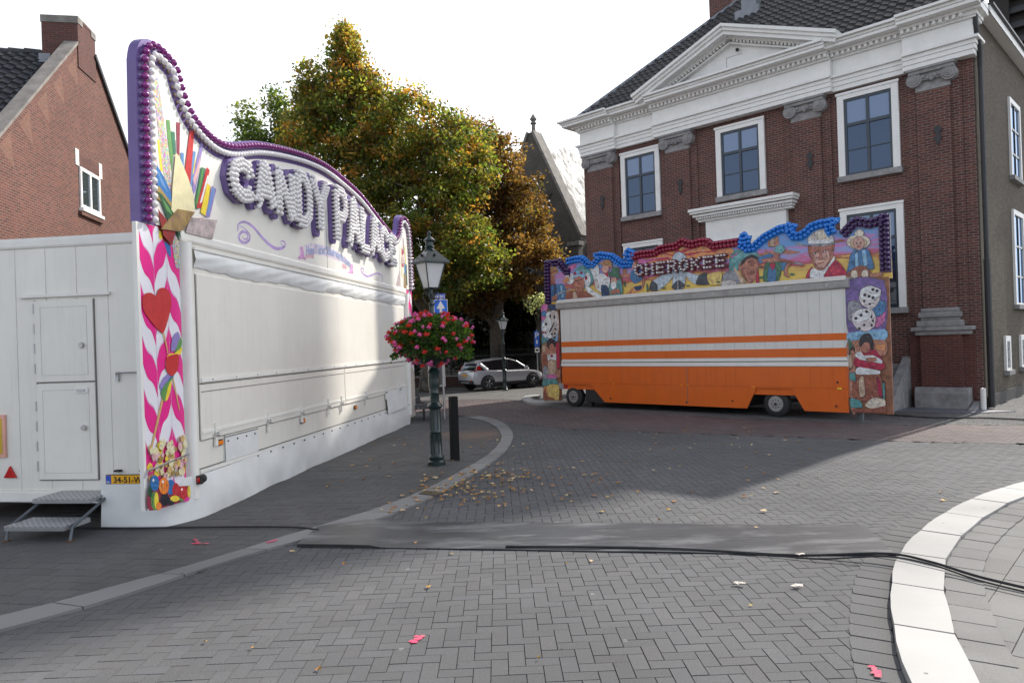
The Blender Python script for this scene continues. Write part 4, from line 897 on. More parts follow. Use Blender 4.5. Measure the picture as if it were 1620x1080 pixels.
def art_mesh(name, parent, art, cols, y0=-.014, dy=.0009, mats={}, rich=0, rnd_=False, line=True):
    g = MB(); ra = random.Random(len(art) * 7 + 1)
    for k, (c, P) in enumerate(art):
        M = mats[c] if c in mats else paint(cols[c], soft=not (rich and line)); yk = y0 - k * dy
        if rnd_ and len(P) > 3: P = closed_curve(P)
        if rich and line and len(P) > 6:
            mx_, mz_ = sum(p[0] for p in P) / len(P), sum(p[1] for p in P) / len(P); b_ = max(p[0] for p in P) - min(p[0] for p in P)
            s_ = 1 + .018 / max(.05, b_); g.face([(mx_ + (x - mx_) * s_, yk + dy * .35, mz_ + (z - mz_) * s_) for x, z in P], paint((.07, .035, .03)))
        g.face([(x, yk, z) for x, z in P], M)
        if rich and c not in mats:
            x0, x1 = min(p[0] for p in P), max(p[0] for p in P); z0, z1 = min(p[1] for p in P), max(p[1] for p in P); ar = (x1 - x0) * (z1 - z0)
            a0 = ra.random() * 3.14; lo, hi = paint(tuple(v * .42 for v in cols[c])), paint(tuple(min(.9, v * 1.5 + .05) for v in cols[c]))
            for q in range(int(min(60, 5 + ar * rich))):
                x, z = ra.uniform(x0, x1), ra.uniform(z0, z1); a = a0 + .9 * math.sin(x * 7 + z * 5) + ra.gauss(0, .2); l = ra.uniform(.015, .05) * min(1.6, .5 + 2 * ar ** .5); w_ = l * ra.uniform(.10, .25)
                e = [(x - l * math.cos(a), z - l * math.sin(a)), (x + w_ * math.sin(a), z - w_ * math.cos(a)), (x + l * math.cos(a), z + l * math.sin(a)), (x - w_ * math.sin(a), z + w_ * math.cos(a))]
                if inside(e[0], P) and inside(e[2], P): g.face([(u, yk - dy * (.25 + .1 * (q % 4)), v) for u, v in e], lo if ra.random() < .55 else hi)
    return g.build(name, parent, recalc=False)
rods = [('pnk',[(-0.547,5.086),(-0.496,4.895),(-0.417,4.639),(-0.556,4.789)]),('yel',[(-0.455,5.1),(-0.41,5.113),(-0.345,4.702),(-0.413,4.709)]),('spr',[(-0.545,5.881),(-0.404,5.921),(-0.193,4.879),(-0.187,4.491),(-0.274,4.462),(-0.371,4.789)]),('grn',[(-0.249,5.422),(-0.17,5.439),(-0.12,4.992),(-0.161,4.745),(-0.234,5.197)]),('dgr',[(-0.147,5.298),(-0.062,5.312),(-0.063,5.006),(-0.12,4.992)]),('mar',[(-0.022,5.461),(0.068,5.471),(0.022,4.932),(-0.03,4.955)]),('lbl',[(0.058,5.067),(0.133,5.076),(0.115,4.834),(0.048,4.89)]),('ppl',[(0.571,5.348),(0.63,5.333),(0.394,4.612),(0.299,4.481),(0.34,4.812)]),('pnk',[(0.5,5.05),(0.552,5.165),(0.512,4.952),(0.375,4.67),(0.337,4.761)]),('lbl',[(0.36,5.165),(0.427,5.17),(0.353,4.815),(0.271,4.599),(0.249,4.668)]),('yel',[(0.399,5.075),(0.424,5.132),(0.365,4.867),(0.318,4.807)]),('red',[(0.289,5.436),(0.403,5.452),(0.257,4.657),(0.125,4.787)]),('dgr',[(0.55,4.982),(0.651,4.985),(0.432,4.344),(0.327,4.362)]),('grn',[(0.576,4.968),(0.622,4.973),(0.417,4.404),(0.374,4.421)]),('red',[(0.699,5.017),(0.773,4.988),(0.538,4.388),(0.388,4.361)]),('whi',[(0.701,4.894),(0.744,4.904),(0.543,4.478),(0.473,4.439)]),('yel',[(0.689,4.776),(0.778,4.756),(0.636,4.278),(0.488,4.316)]),('ppl',[(0.816,4.77),(0.935,4.737),(0.73,4.286),(0.608,4.273)]),('lbl',[(0.838,4.738),(0.891,4.733),(0.695,4.327),(0.648,4.319)]),('blu',[(-0.603,4.777),(-0.52,4.77),(-0.361,4.629),(-0.216,4.462),(-0.212,4.322),(-0.429,4.407),(-0.626,4.479)]),('lbl',[(-0.56,4.72),(-0.382,4.578),(-0.276,4.438),(-0.423,4.523)]),('gld',[(-0.644,4.475),(-0.48,4.488),(-0.205,4.311),(-0.193,4.172),(-0.635,4.32)]),('flr',[(-0.66,4.169),(-0.515,4.184),(-0.146,3.943),(-0.236,3.742),(-0.421,3.856)]),('gr2',[(-0.521,4.411),(-0.43,4.395),(-0.094,4.165),(-0.022,3.866),(-0.144,3.991),(-0.332,4.101)]),('grn',[(-0.432,4.349),(-0.286,4.249),(-0.194,4.148),(-0.327,4.195)]),('crm',[(-0.086,5.024),(-0.007,4.997),(0.186,4.752),(0.322,4.51),(0.334,4.326),(-0.096,4.129),(-0.229,4.224),(-0.184,4.551)]),('pnk',[(0.438,4.232),(0.561,4.253),(0.448,4.02),(0.295,4.034)])]
rods = [(c, [(max(x, -.52), z) for x, z in P]) for c, P in rods]
art_mesh('painted_sweets', crest, rods, COLS, mats={'spr': SPR})
tilt = [('gld',[(-0.485,3.926),(-0.097,4.257),(0.311,4.289),(0.012,3.983),(-0.102,3.954)]),('flp',[(0.2,4.193),(0.898,4.27),(0.746,3.966),(0.066,3.963)])]
for c, P in tilt:
    g = MB(); g.prism(P, -.05, -.035, paint(COLS[c], .3)); g.build('fold_out_flap', crest)
# right end art
g = MB(); xs, ze = 10.55, 4.0
g.face([(10.3, -.0135, 4.0), (10.75, -.0135, 4.0), (10.72, -.0135, 4.5)], paint(COLS['flp']))
for k, (c, a, z0, w, h_) in enumerate((('crm', 10.85, 4.3, .25, .8), ('red', 10.95, 4.6, .22, .5), ('whi', 10.98, 4.7, .1, .25), ('blu', 11.2, 4.1, .2, .6), ('gld', 11.1, 4.0, .3, .4), ('gr2', 11.35, 4.1, .15, .6), ('yel', 11.3, 4.7, .1, .5), ('mar', 11.15, 5.0, .07, .45))):
    g.face([(a, -.014 - k * .001, z0), (a + w, -.014 - k * .001, z0), (a + w * .9, -.014 - k * .001, z0 + h_), (a + w * .2, -.014 - k * .001, z0 + h_ * 1.1)], paint(COLS[c]))
g.build('painted_sweets', crest, recalc=False)
# --- striped side panels
MAG = mat('magenta_print', (.80, .028, .26), .3, var=.05); WPR = mat('white_print', (.80, .78, .82), .3, var=.04); LPK = paint((.80, .45, .62), .3)
def side_panel(x0, x1, z0, z1, zs, mirror=False, art=None, arts=None):
    g = MB(); g.prism([(x0, z0), (x1, zs), (x1, z1), (x0, z1)], -.0, .03, WPR); g.box(x0 - .05, x0, -.004, .05, z0 - .01, z1, WHITE2); p = g.build('side_panel', CT)
    g = MB(); w = (x1 - x0) / 3; per = .66
    for c in range(3):
        xa = x0 + c * w; d = 1 if c == 1 else -1; ph = (.0, .33, .1)[c]
        def zc(t, s0): return s0 + d * .46 * (t + .11 * math.sin(2 * math.pi * t)) + .5
        s0 = z0 - 2 * per + ph
        while s0 < z1 + per:
            for M_, a, b_, yy in ((MAG, 0, .34, -.002), (LPK, .34, .365, -.0025)):
                n = 10
                for k in range(n):
                    t0, t1 = k / n, (k + 1) / n
                    lo = [(xa + w * t0, zc(t0, s0 + a)), (xa + w * t1, zc(t1, s0 + a)), (xa + w * t1, zc(t1, s0 + b_)), (xa + w * t0, zc(t0, s0 + b_))]
                    def cl(p): lim = z0 + (zs - z0) * (p[0] - x0) / (x1 - x0) + .003; return (p[0], min(z1 - .003, max(lim, p[1])))
                    lo = [cl(p) for p in lo]
                    if max(p[1] for p in lo) - min(p[1] for p in lo) > .004: g.face([(q[0], yy, q[1]) for q in lo], M_)
            s0 += per
        if c: g.face([(xa - .003, -.003, z0 + .03 * c), (xa + .003, -.003, z0 + .03 * c), (xa + .003, -.003, z1), (xa - .003, -.003, z1)], LPK)
    g.build('stripes', p, recalc=False)
    g = MB(); zr = z0 + .52; g.tube([(x0 - .07, -.02, zr - .12), (x0 - .02, -.04, zr - .04), (x1, -.04, zr + .03)], .012, 6, STEEL); g.box(x0, x1, -.0045, -.004, zr - .10, zr - .094, SEAM); g.build('panel_bar', p)
    return p
sp1 = side_panel(-.88, -.03, .38, 3.96, .60)
a1 = [('flr',[(-0.556,4.1),(-0.391,4.128),(-0.206,3.859),(-0.239,3.723),(-0.38,3.788)]),('gr2',[(-0.391,4.128),(-0.093,4.18),(-0.018,3.963),(-0.026,3.827),(-0.204,3.897)]),('blu',[(-0.365,3.781),(-0.229,3.734),(-0.228,3.584),(-0.296,3.641)]),('yel',[(-0.463,3.914),(-0.405,3.886),(-0.409,3.808),(-0.468,3.813)]),('spr',[(-0.202,3.926),(-0.026,3.827),(-0.019,3.483),(-0.132,3.481)])]
ht = [('red',[(-0.47,2.568),(-0.66,2.683),(-0.835,2.837),(-0.871,2.941),(-0.852,3.03),(-0.781,3.078),(-0.682,3.085),(-0.588,3.055),(-0.534,3.14),(-0.443,3.17),(-0.323,3.145),(-0.266,3.046),(-0.274,2.915),(-0.361,2.726)]),('tan',[(-0.461,2.568),(-0.434,2.568),(-0.365,2.318),(-0.384,2.31)])]
tw = [('tan',[(-0.535,1.709),(-0.493,1.701),(-0.766,1.094),(-0.809,1.081)]),('tan',[(-0.285,1.992),(-0.264,2.001),(-0.141,1.563),(-0.165,1.565)])]
tw2 = [('ppl',[(-0.283,2.466),(-0.215,2.56),(-0.133,2.599),(-0.082,2.523),(-0.195,2.353),(-0.296,2.336)]),('grn',[(-0.195,2.353),(-0.082,2.523),(-0.044,2.456),(-0.1,2.323),(-0.229,2.307)]),('yel',[(-0.229,2.307),(-0.048,2.389),(-0.086,2.294),(-0.263,2.26),(-0.402,2.264),(-0.316,2.308)]),('red',[(-0.402,2.264),(-0.134,2.295),(-0.162,2.088),(-0.308,2.001),(-0.426,2.099)])]
tw3 = [('pnk',[(-0.416,2.218),(-0.157,2.211),(-0.18,2.109),(-0.385,2.057),(-0.43,2.139)]),('ppl',[(-0.179,2.119),(-0.236,2.03),(-0.528,1.846),(-0.566,1.898),(-0.471,2.001)]),('blu',[(-0.216,2.07),(-0.265,1.991),(-0.514,1.796),(-0.534,1.847)]),('grn',[(-0.264,2.001),(-0.343,1.914),(-0.448,1.698),(-0.503,1.702),(-0.546,1.808),(-0.46,1.901)]),('yel',[(-0.307,1.963),(-0.331,1.833),(-0.405,1.708),(-0.461,1.695),(-0.396,1.857)])]
art_mesh('painted_sweets', sp1, a1 + tw + tw3 + tw2 + ht, COLS, -.004, .0007, {'spr': SPR}, rnd_=True)
nuts = []
rr = random.Random(5)
for k in range(95):
    x = -.84 + rr.random() * .78; z = .70 + rr.random() * .46
    r = rr.uniform(.03, .062); n_ = 5; a0 = rr.random() * 6
    nuts.append((rr.choice(['crm', 'tan', 'yel', 'crm', 'gld', 'pnk']), [(min(-.035, max(-.87, x + r * math.cos(a0 + q * 6.28 / n_))), z + r * math.sin(a0 + q * 6.28 / n_)) for q in range(n_)]))
balls = [('mar',[(-0.907,0.368),(-0.889,0.601),(-0.005,0.498),(-0.008,0.332),(-0.463,0.332)]),('grn',[(-0.71,0.447),(-0.724,0.392),(-0.755,0.357),(-0.796,0.351),(-0.834,0.375),(-0.86,0.423),(-0.868,0.482),(-0.854,0.536),(-0.824,0.572),(-0.784,0.578),(-0.745,0.555),(-0.718,0.507)]),('yel',[(-0.716,0.452),(-0.725,0.401),(-0.742,0.366),(-0.765,0.357),(-0.785,0.376),(-0.799,0.418),(-0.802,0.471),(-0.793,0.522),(-0.776,0.557),(-0.753,0.566),(-0.733,0.548),(-0.719,0.506)]),('blk',[(-0.491,0.418),(-0.507,0.377),(-0.544,0.353),(-0.592,0.352),(-0.639,0.374),(-0.671,0.414),(-0.681,0.46),(-0.667,0.5),(-0.631,0.525),(-0.583,0.526),(-0.535,0.504),(-0.502,0.465)]),('gr2',[(-0.832,0.589),(-0.839,0.552),(-0.856,0.528),(-0.878,0.522),(-0.898,0.537),(-0.912,0.568),(-0.915,0.606),(-0.908,0.642),(-0.891,0.667),(-0.87,0.673),(-0.849,0.658),(-0.836,0.628)]),('org',[(-0.661,0.368),(-0.67,0.345),(-0.691,0.331),(-0.719,0.331),(-0.747,0.344),(-0.766,0.367),(-0.772,0.393),(-0.763,0.416),(-0.742,0.43),(-0.714,0.43),(-0.687,0.417),(-0.667,0.395)]),('blu',[(-0.358,0.549),(-0.373,0.502),(-0.409,0.473),(-0.456,0.47),(-0.5,0.492),(-0.531,0.535),(-0.541,0.586),(-0.526,0.633),(-0.491,0.662),(-0.445,0.666),(-0.4,0.644),(-0.368,0.601)]),('mag',[(-0.037,0.328),(-0.049,0.31),(-0.081,0.302),(-0.124,0.306),(-0.165,0.32),(-0.194,0.342),(-0.204,0.365),(-0.192,0.382),(-0.161,0.39),(-0.119,0.387),(-0.077,0.372),(-0.047,0.351)]),('blk',[(-0.382,0.364),(-0.395,0.34),(-0.427,0.329),(-0.47,0.332),(-0.511,0.348),(-0.541,0.374),(-0.551,0.401),(-0.538,0.424),(-0.507,0.436),(-0.464,0.434),(-0.422,0.418),(-0.392,0.392)]),('grn',[(-0.155,0.364),(-0.166,0.344),(-0.192,0.333),(-0.227,0.335),(-0.261,0.348),(-0.284,0.37),(-0.292,0.394),(-0.282,0.414),(-0.256,0.425),(-0.222,0.423),(-0.188,0.41),(-0.164,0.388)]),('red',[(-0.266,0.49),(-0.28,0.444),(-0.311,0.415),(-0.352,0.411),(-0.391,0.433),(-0.418,0.474),(-0.426,0.523),(-0.413,0.568),(-0.382,0.597),(-0.342,0.602),(-0.302,0.581),(-0.275,0.54)]),('yel',[(-0.276,0.38),(-0.291,0.363),(-0.328,0.357),(-0.379,0.363),(-0.428,0.379),(-0.463,0.402),(-0.475,0.424),(-0.461,0.441),(-0.424,0.447),(-0.374,0.442),(-0.324,0.426),(-0.288,0.403)]),('blu',[(-0.695,0.668),(-0.71,0.621),(-0.746,0.592),(-0.792,0.588),(-0.837,0.611),(-0.868,0.653),(-0.877,0.705),(-0.863,0.751),(-0.828,0.781),(-0.782,0.785),(-0.737,0.763),(-0.705,0.721)]),('org',[(-0.495,0.593),(-0.513,0.542),(-0.554,0.511),(-0.609,0.508),(-0.662,0.534),(-0.698,0.581),(-0.709,0.636),(-0.693,0.686),(-0.652,0.717),(-0.598,0.721),(-0.544,0.697),(-0.507,0.65)]),('red',[(-0.075,0.417),(-0.092,0.375),(-0.135,0.351),(-0.191,0.351),(-0.245,0.375),(-0.283,0.416),(-0.295,0.463),(-0.278,0.504),(-0.237,0.529),(-0.181,0.529),(-0.126,0.506),(-0.087,0.465)]),('yel',[(-0.017,0.417),(-0.024,0.377),(-0.039,0.35),(-0.057,0.342),(-0.074,0.357),(-0.086,0.39),(-0.088,0.432),(-0.081,0.472),(-0.066,0.499),(-0.048,0.506),(-0.031,0.492),(-0.02,0.459)]),('whi',[(-0.797,0.725),(-0.8,0.716),(-0.807,0.71),(-0.816,0.71),(-0.825,0.714),(-0.832,0.722),(-0.833,0.732),(-0.831,0.741),(-0.824,0.747),(-0.814,0.748),(-0.806,0.743),(-0.799,0.735)]),('whi',[(-0.601,0.667),(-0.604,0.658),(-0.613,0.653),(-0.624,0.652),(-0.635,0.657),(-0.642,0.666),(-0.645,0.676),(-0.641,0.685),(-0.633,0.69),(-0.622,0.691),(-0.611,0.686),(-0.603,0.677)]),('whi',[(-0.198,0.486),(-0.201,0.478),(-0.209,0.474),(-0.219,0.474),(-0.229,0.478),(-0.236,0.485),(-0.239,0.494),(-0.235,0.502),(-0.228,0.506),(-0.217,0.506),(-0.207,0.502),(-0.2,0.494)])]
art_mesh('painted_sweets', sp1, nuts + balls, COLS, -.006, .0004, rich=900, rnd_=True, line=False)
sp2 = side_panel(11.22, 12.0, .2, 3.96, .2)
g = MB(); g.prism([(11.22, .2), (12.0, .2), (12.0, 1.5), (11.7, 1.7), (11.22, 1.35)], -.006, -.004, SPR); g.build('painted_sweets', sp2)
# folding steps at the door
P = [(-5.6046,8.8812),(-6.333,8.9671)]
g = thing('folding_steps', 'grey metal folding steps with two chequer plate treads below the white stable door', 'steps', o_, rz)
CHQ, n, b = newmat('chequer_plate'); uv = uvcoord(n)
v1 = n.nodes.new('ShaderNodeTexChecker'); v1.inputs['Scale'].default_value = 26; n.links.new(uv, v1.inputs[0]); b.inputs['Metallic'].default_value = .7; b.inputs['Roughness'].default_value = .42
n.links.new(mixrgb(n, v1.outputs[1], (.36, .36, .37), (.55, .55, .56)), b.inputs['Base Color']); bump(n, b, v1.outputs[1], .6, .008)
def tread(x0, x1, z):
    t = MB(); t.box(x0, x1, .98, 1.80, z - .015, z, CHQ); t.box(x0, x0 + .02, .98, 1.80, z - .06, z - .0155, STEEL); t.box(x0 + .021, x1, .98, 1.0, z - .06, z - .0155, STEEL); t.box(x0 + .021, x1, 1.78, 1.80, z - .06, z - .0155, STEEL); t.build('tread', g)
tread(-.62, -.10, .46); tread(-1.08, -.62, .22)
GREYP = mat('grey_paint', (.13, .145, .16), .5, .3)
for y in (.95, 1.83):
    t = MB(); t.tube([(-.35, y, .42), (-.98, y, .18), (-1.02, y, .02)], .019, 8, GREYP); t.lathe([(.05, 0), (.05, .012), (.02, .02)], (-1.02, y, .012), 10, mat('rust', (.12, .06, .03), .8)); t.build('leg', g)
# ============================================================ ORANGE AND WHITE TRAILER
o_, rz = ftransform(CHER)
ET = thing('orange_trailer', 'orange and white fairground stall trailer with painted western mural board', 'trailer', o_, rz)
ORG = mat('orange_paint', (.69, .125, .006), .45, var=.05, vscale=2, dirt=.12, dirtcol=(.3, .06, .01), streak=.22, coat=.2)
WT = mat('ribbed_white', (.68, .67, .63), .45, var=.04, streak=.15, dirtcol=(.35, .33, .28))
E0, E1, D = .12, 9.76, 2.4
arch1 = [(-.0, 0), (.12, .78), (1.35, .78), (1.95, .3)]
g = MB()
g.box(E0, E1, 0, D, 1.50, 3.62, WT); body = g.build('body', ET)
g = MB(); rpts = [(E0, .78), (1.38, .78), (1.95, .22), (6.98, .22), (7.28, .80), (8.28, .80), (8.62, .22), (E1, .22), (E1, 1.40), (E0, 1.40)]
g.prism(rpts, -.012, .03, ORG); low = g.build('lower_panel', body)
g = MB(); g.box(E0 + .03, E1 - .03, .031, D, .62, 1.40, ORG); g.box(2.0, 6.9, .05, D, .25, .62, DARKM); g.box(E0 + .03, E1 - .03, .04, D, 1.401, 1.499, WT); g.build('underbody', body)
g = MB(); 
for z0, z1, m_ in ((2.09, 2.27, ORG), (1.655, 1.89, ORG)): g.box(E0, E1, -.006, -.0005, z0, z1, m_)
g.build('orange_stripe', body)
g = MB(); g.box(E0 - .02, E1 + .02, -.03, 0, 1.56, 1.60, WHITE2); g.box(E0 - .02, E1 + .02, -.022, 0, 1.42, 1.53, WHITE2); g.box(E0, E1, -.02, -.001, 1.535, 1.552, SEAM); g.build('side_rail', body)
g = MB(); x = E0 + .14
while x < E1: g.box(x - .005, x + .005, -.0035, -.0002, 2.28, 3.42, mat('groove', (.50, .49, .46), .7)); g.box(x - .005, x + .005, -.0035, -.0002, 1.9, 2.08, MATS['groove']); x += .305
g.build('groove', body)
g = MB(); x = E0 + .14
while x < E1: 
    if x > 2 and x < 6.9 or 8.7 < x: g.box(x - .004, x + .004, -.0135, -.0122, .86, 1.38, mat('groove_orange', (.52, .08, .006), .6))
    x += .305
for z in (.80,): g.box(E0, E1, -.018, -.0125, z + .03, z + .045, mat('groove_orange', (.52, .12, .015), .6))
g.box(5.08, 5.095, -.016, -.0125, .3, 1.4, SEAM)
g.build('panel_line', low)
ROOFM = mat('weathered_alu', (.42, .415, .40), .5, .3, var=.1, dirt=.6, dirtcol=(.16, .155, .15), streak=.3)
g = MB(); g.prism([(0, 3.40), (-.09, 3.44), (-.12, 3.60), (-.04, 3.68), (.3, 3.72), (.3, 3.40)], E0 - .12, E1 + .12, ROOFM, 'x'); g.build('roof_lip', body)
g = MB(); g.prism([(-.14, 3.62), (-.16, 3.70), (-.05, 3.74), (-.05, 3.66)], E0 - .05, E1 + .05, WHITE2, 'x'); g.build('lamp_trough', body)
for k in range(9):
    g = MB(); x = .7 + k * 1.08; g.lathe([(.05, -.115), (.06, -.105), (.06, -.09)], (x, 0, 3.53), 10, ROOFM, 'y'); g.build('roof_fitting', body)
for x in (2.35, 4.9, 5.1, 7.2, 9.55):
    g = MB(); g.box(x - .06, x + .06, -.035, -.012, .81, .86, AMBER if x != 9.55 else mat('yellow_lens', (.85, .5, .03), .3)); g.build('marker_light', low, bevel=.006)
for x, z in ((2.2, .36), (5.05, .33), (6.55, .42), (9.45, .38), (9.5, 1.0)):
    g = MB(); g.ball((x, -.02, z), .03, 8, DARKM, 4); g.build('lock', low)
RIM = mat('wheel_rim', (.38, .37, .36), .45, .5, dirt=.6, dirtcol=(.08, .07, .06))
def truck_wheel(x, y, r, parent):
    g = MB(); w = .13; g.lathe([(r * .58, w), (r * .86, w), (r * .98, w * .75), (r, w * .3), (r, -w * .3), (r * .98, -w * .75), (r * .86, -w), (r * .58, -w), (r * .58, -w * .5)], (x, y, r), 32, BLACK, 'y'); wh = g.build('wheel', parent, smooth=True)
    g = MB(); g.lathe([(r * .60, -w * .95), (r * .55, -w * 1.0), (r * .52, -w * .6), (r * .40, -w * .45), (r * .36, -w * .8), (r * .22, -w * .95), (r * .12, -w), (.01, -w * 1.0)], (x, y, r), 32, RIM, 'y')
    for k in range(8): t = k * math.pi / 4; g.cyl((x + r * .30 * math.cos(t), y - w * .9, r + r * .30 * math.sin(t)), (x + r * .30 * math.cos(t), y - w * 1.08, r + r * .30 * math.sin(t)), .016, m=DARKM, n=6)
    g.lathe([(r * .1, -w * 1.0), (r * .1, -w * 1.25), (.01, -w * 1.28)], (x, y, r), 12, DARKM, 'y'); g.build('rim', wh, smooth=True)
truck_wheel(.56, .16, .36, ET); truck_wheel(7.79, .20, .37, ET)
g = MB(); g.box(E0 - .35, E0 + .02, .0, .25, .62, .82, mat('bumper_grey', (.3, .3, .3), .5)); g.box(E0 + .02, E0 + .2, .02, .2, .64, .78, mat('red_tail', (.4, .03, .02), .3)); g.build('tail_light', ET)
g = MB(); g.box(1.1, 1.95, .05, .1, .2, .76, DARKM); g.box(1.15, 1.3, .1, .3, .0, .7, DARKM); g.box(9.95, 10.05, .12, .22, 0, .3, GREYP); g.build('jack_leg', ET)
g = MB(); g.cyl((.56, .3, .36), (.56, 2.1, .36), .05, m=DARKM); g.cyl((7.79, .3, .36), (7.79, 2.1, .36), .05, m=DARKM); g.build('axle', ET)
# mural board
MUR, n, b = newmat('mural_sky'); oc = ocoord(n); sx = n.nodes.new('ShaderNodeSeparateXYZ'); n.links.new(oc, sx.inputs[0])
mp = n.nodes.new('ShaderNodeMapping'); mp.inputs['Scale'].default_value = (1.0, 1, 5); n.links.new(oc, mp.inputs[0]); nn = noise(n, 1.6, 6, mp.outputs[0], .6)
zz_ = n.nodes.new('ShaderNodeMath'); zz_.operation = 'MULTIPLY_ADD'; n.links.new(nn, zz_.inputs[0]); zz_.inputs[1].default_value = .9; n.links.new(sx.outputs[2], zz_.inputs[2])
mr = n.nodes.new('ShaderNodeMapRange'); mr.inputs[1].default_value = 3.9; mr.inputs[2].default_value = 5.7; n.links.new(zz_.outputs[0], mr.inputs[0])
rp = n.nodes.new('ShaderNodeValToRGB'); n.links.new(mr.outputs[0], rp.inputs[0]); el = rp.color_ramp.elements
for p, c in ((0, (.35, .13, .02)), (.12, (.68, .42, .08)), (.25, (.72, .52, .12)), (.38, (.62, .40, .12)), (.42, (.36, .09, .06)), (.50, (.55, .15, .3)), (.58, (.25, .35, .62)), (.66, (.55, .18, .40)), (.76, (.12, .33, .62)), (.88, (.35, .28, .60)), (.999, (.10, .35, .65))):
    if p == 0: el[0].position = 0; el[0].color = c + (1,)
    elif p > .99: el[-1].position = 1; el[-1].color = c + (1,)
    else: e = el.new(p); e.color = c + (1,)
n.links.new(rp.outputs[0], b.inputs['Base Color']); b.inputs['Roughness'].default_value = .45
MB1 = [(-0.865,3.919),(-0.807,5.217),(-0.378,5.245),(-0.106,5.245),(0.079,5.081),(0.259,4.862),(0.372,4.865),(0.433,4.973),(0.283,5.232),(0.65,5.264),(0.943,5.254),(1.119,5.143),(1.256,5.002),(1.397,4.974),(1.526,5.085),(1.416,5.249),(1.727,5.297),(2.235,5.185),(2.495,5.008),(2.72,4.85),(2.85,4.85),(2.953,4.985),(2.728,5.063),(2.73,5.111),(3.038,5.108)]
MB2 = [(3.407,5.142),(3.882,5.127),(4.023,5.222),(4.321,5.244),(4.666,5.241),(4.774,5.325),(4.931,5.357),(5.107,5.276),(5.233,5.238),(5.584,5.278),(5.803,5.228),(5.921,5.115),(6.42,5.117),(6.766,5.122)]
MB3 = [(6.84,5.131),(7.127,5.137),(7.072,5.061),(6.964,5.025),(6.951,4.947),(7.024,4.898),(7.13,4.895),(7.259,4.998),(7.472,5.148),(7.679,5.228),(7.923,5.32),(8.141,5.337),(8.466,5.282),(8.39,5.216),(8.353,5.146),(8.405,5.072),(8.5,5.065),(8.616,5.11)]
MB4 = [(8.772,5.248),(9.052,5.314),(9.343,5.313),(9.582,5.296),(9.543,5.157),(9.444,5.134),(9.432,5.044),(9.492,4.963),(9.58,4.951),(9.689,5.054),(9.815,5.181),(9.92,5.237),(10.04,5.255),(10.174,5.209),(10.307,5.154),(10.44,5.178),(10.557,5.213),(10.658,5.215),(10.656,4.466),(10.659,3.769)]
topl = MB1 + MB2 + MB3 + MB4
poly = [(MB1[0][0], 3.6)] + topl[1:-1] + [(10.78, 4.4), (10.78, 3.6)]
g = MB(); g.prism(poly, .32, .38, MUR); board = g.build('mural_board', ET)
PANM = MUR
def western_panel(x0, x1, z0, z1):
    g = MB(); g.box(x0, x1, .02, .07, z0, z1, mat('panel_brown', (.26, .11, .06), .5, var=.5, vscale=4)); return g.build('side_panel', ET)
lp = western_panel(-.80, .02, .20, 3.62); rp_ = western_panel(9.80, 10.80, .22, 3.62)
WC = dict(hat=(.42, .24, .08), sk=(.42, .17, .09), skl=(.62, .34, .24), bl=(.05, .16, .38), dbl=(.02, .05, .14), dk=(.03, .025, .03), wh=(.68, .70, .72), beak=(.62, .26, .06), pk=(.60, .14, .34), tl=(.08, .28, .30), tl2=(.14, .38, .42), rd=(.45, .02, .03), gr=(.04, .16, .10), tan=(.52, .38, .24), or_=(.75, .30, .06), yl=(.80, .55, .10), rdw=(.48, .03, .03), fe=(.42, .50, .60), ch=(.05, .06, .08), cr=(.68, .60, .45), hb=(.55, .50, .45), brn=(.30, .10, .04), rk=(.45, .20, .10), pu=(.18, .10, .32), lb=(.22, .42, .68), die=(.66, .58, .58), die2=(.74, .75, .78), gy=(.28, .28, .32))
Y0 = .318
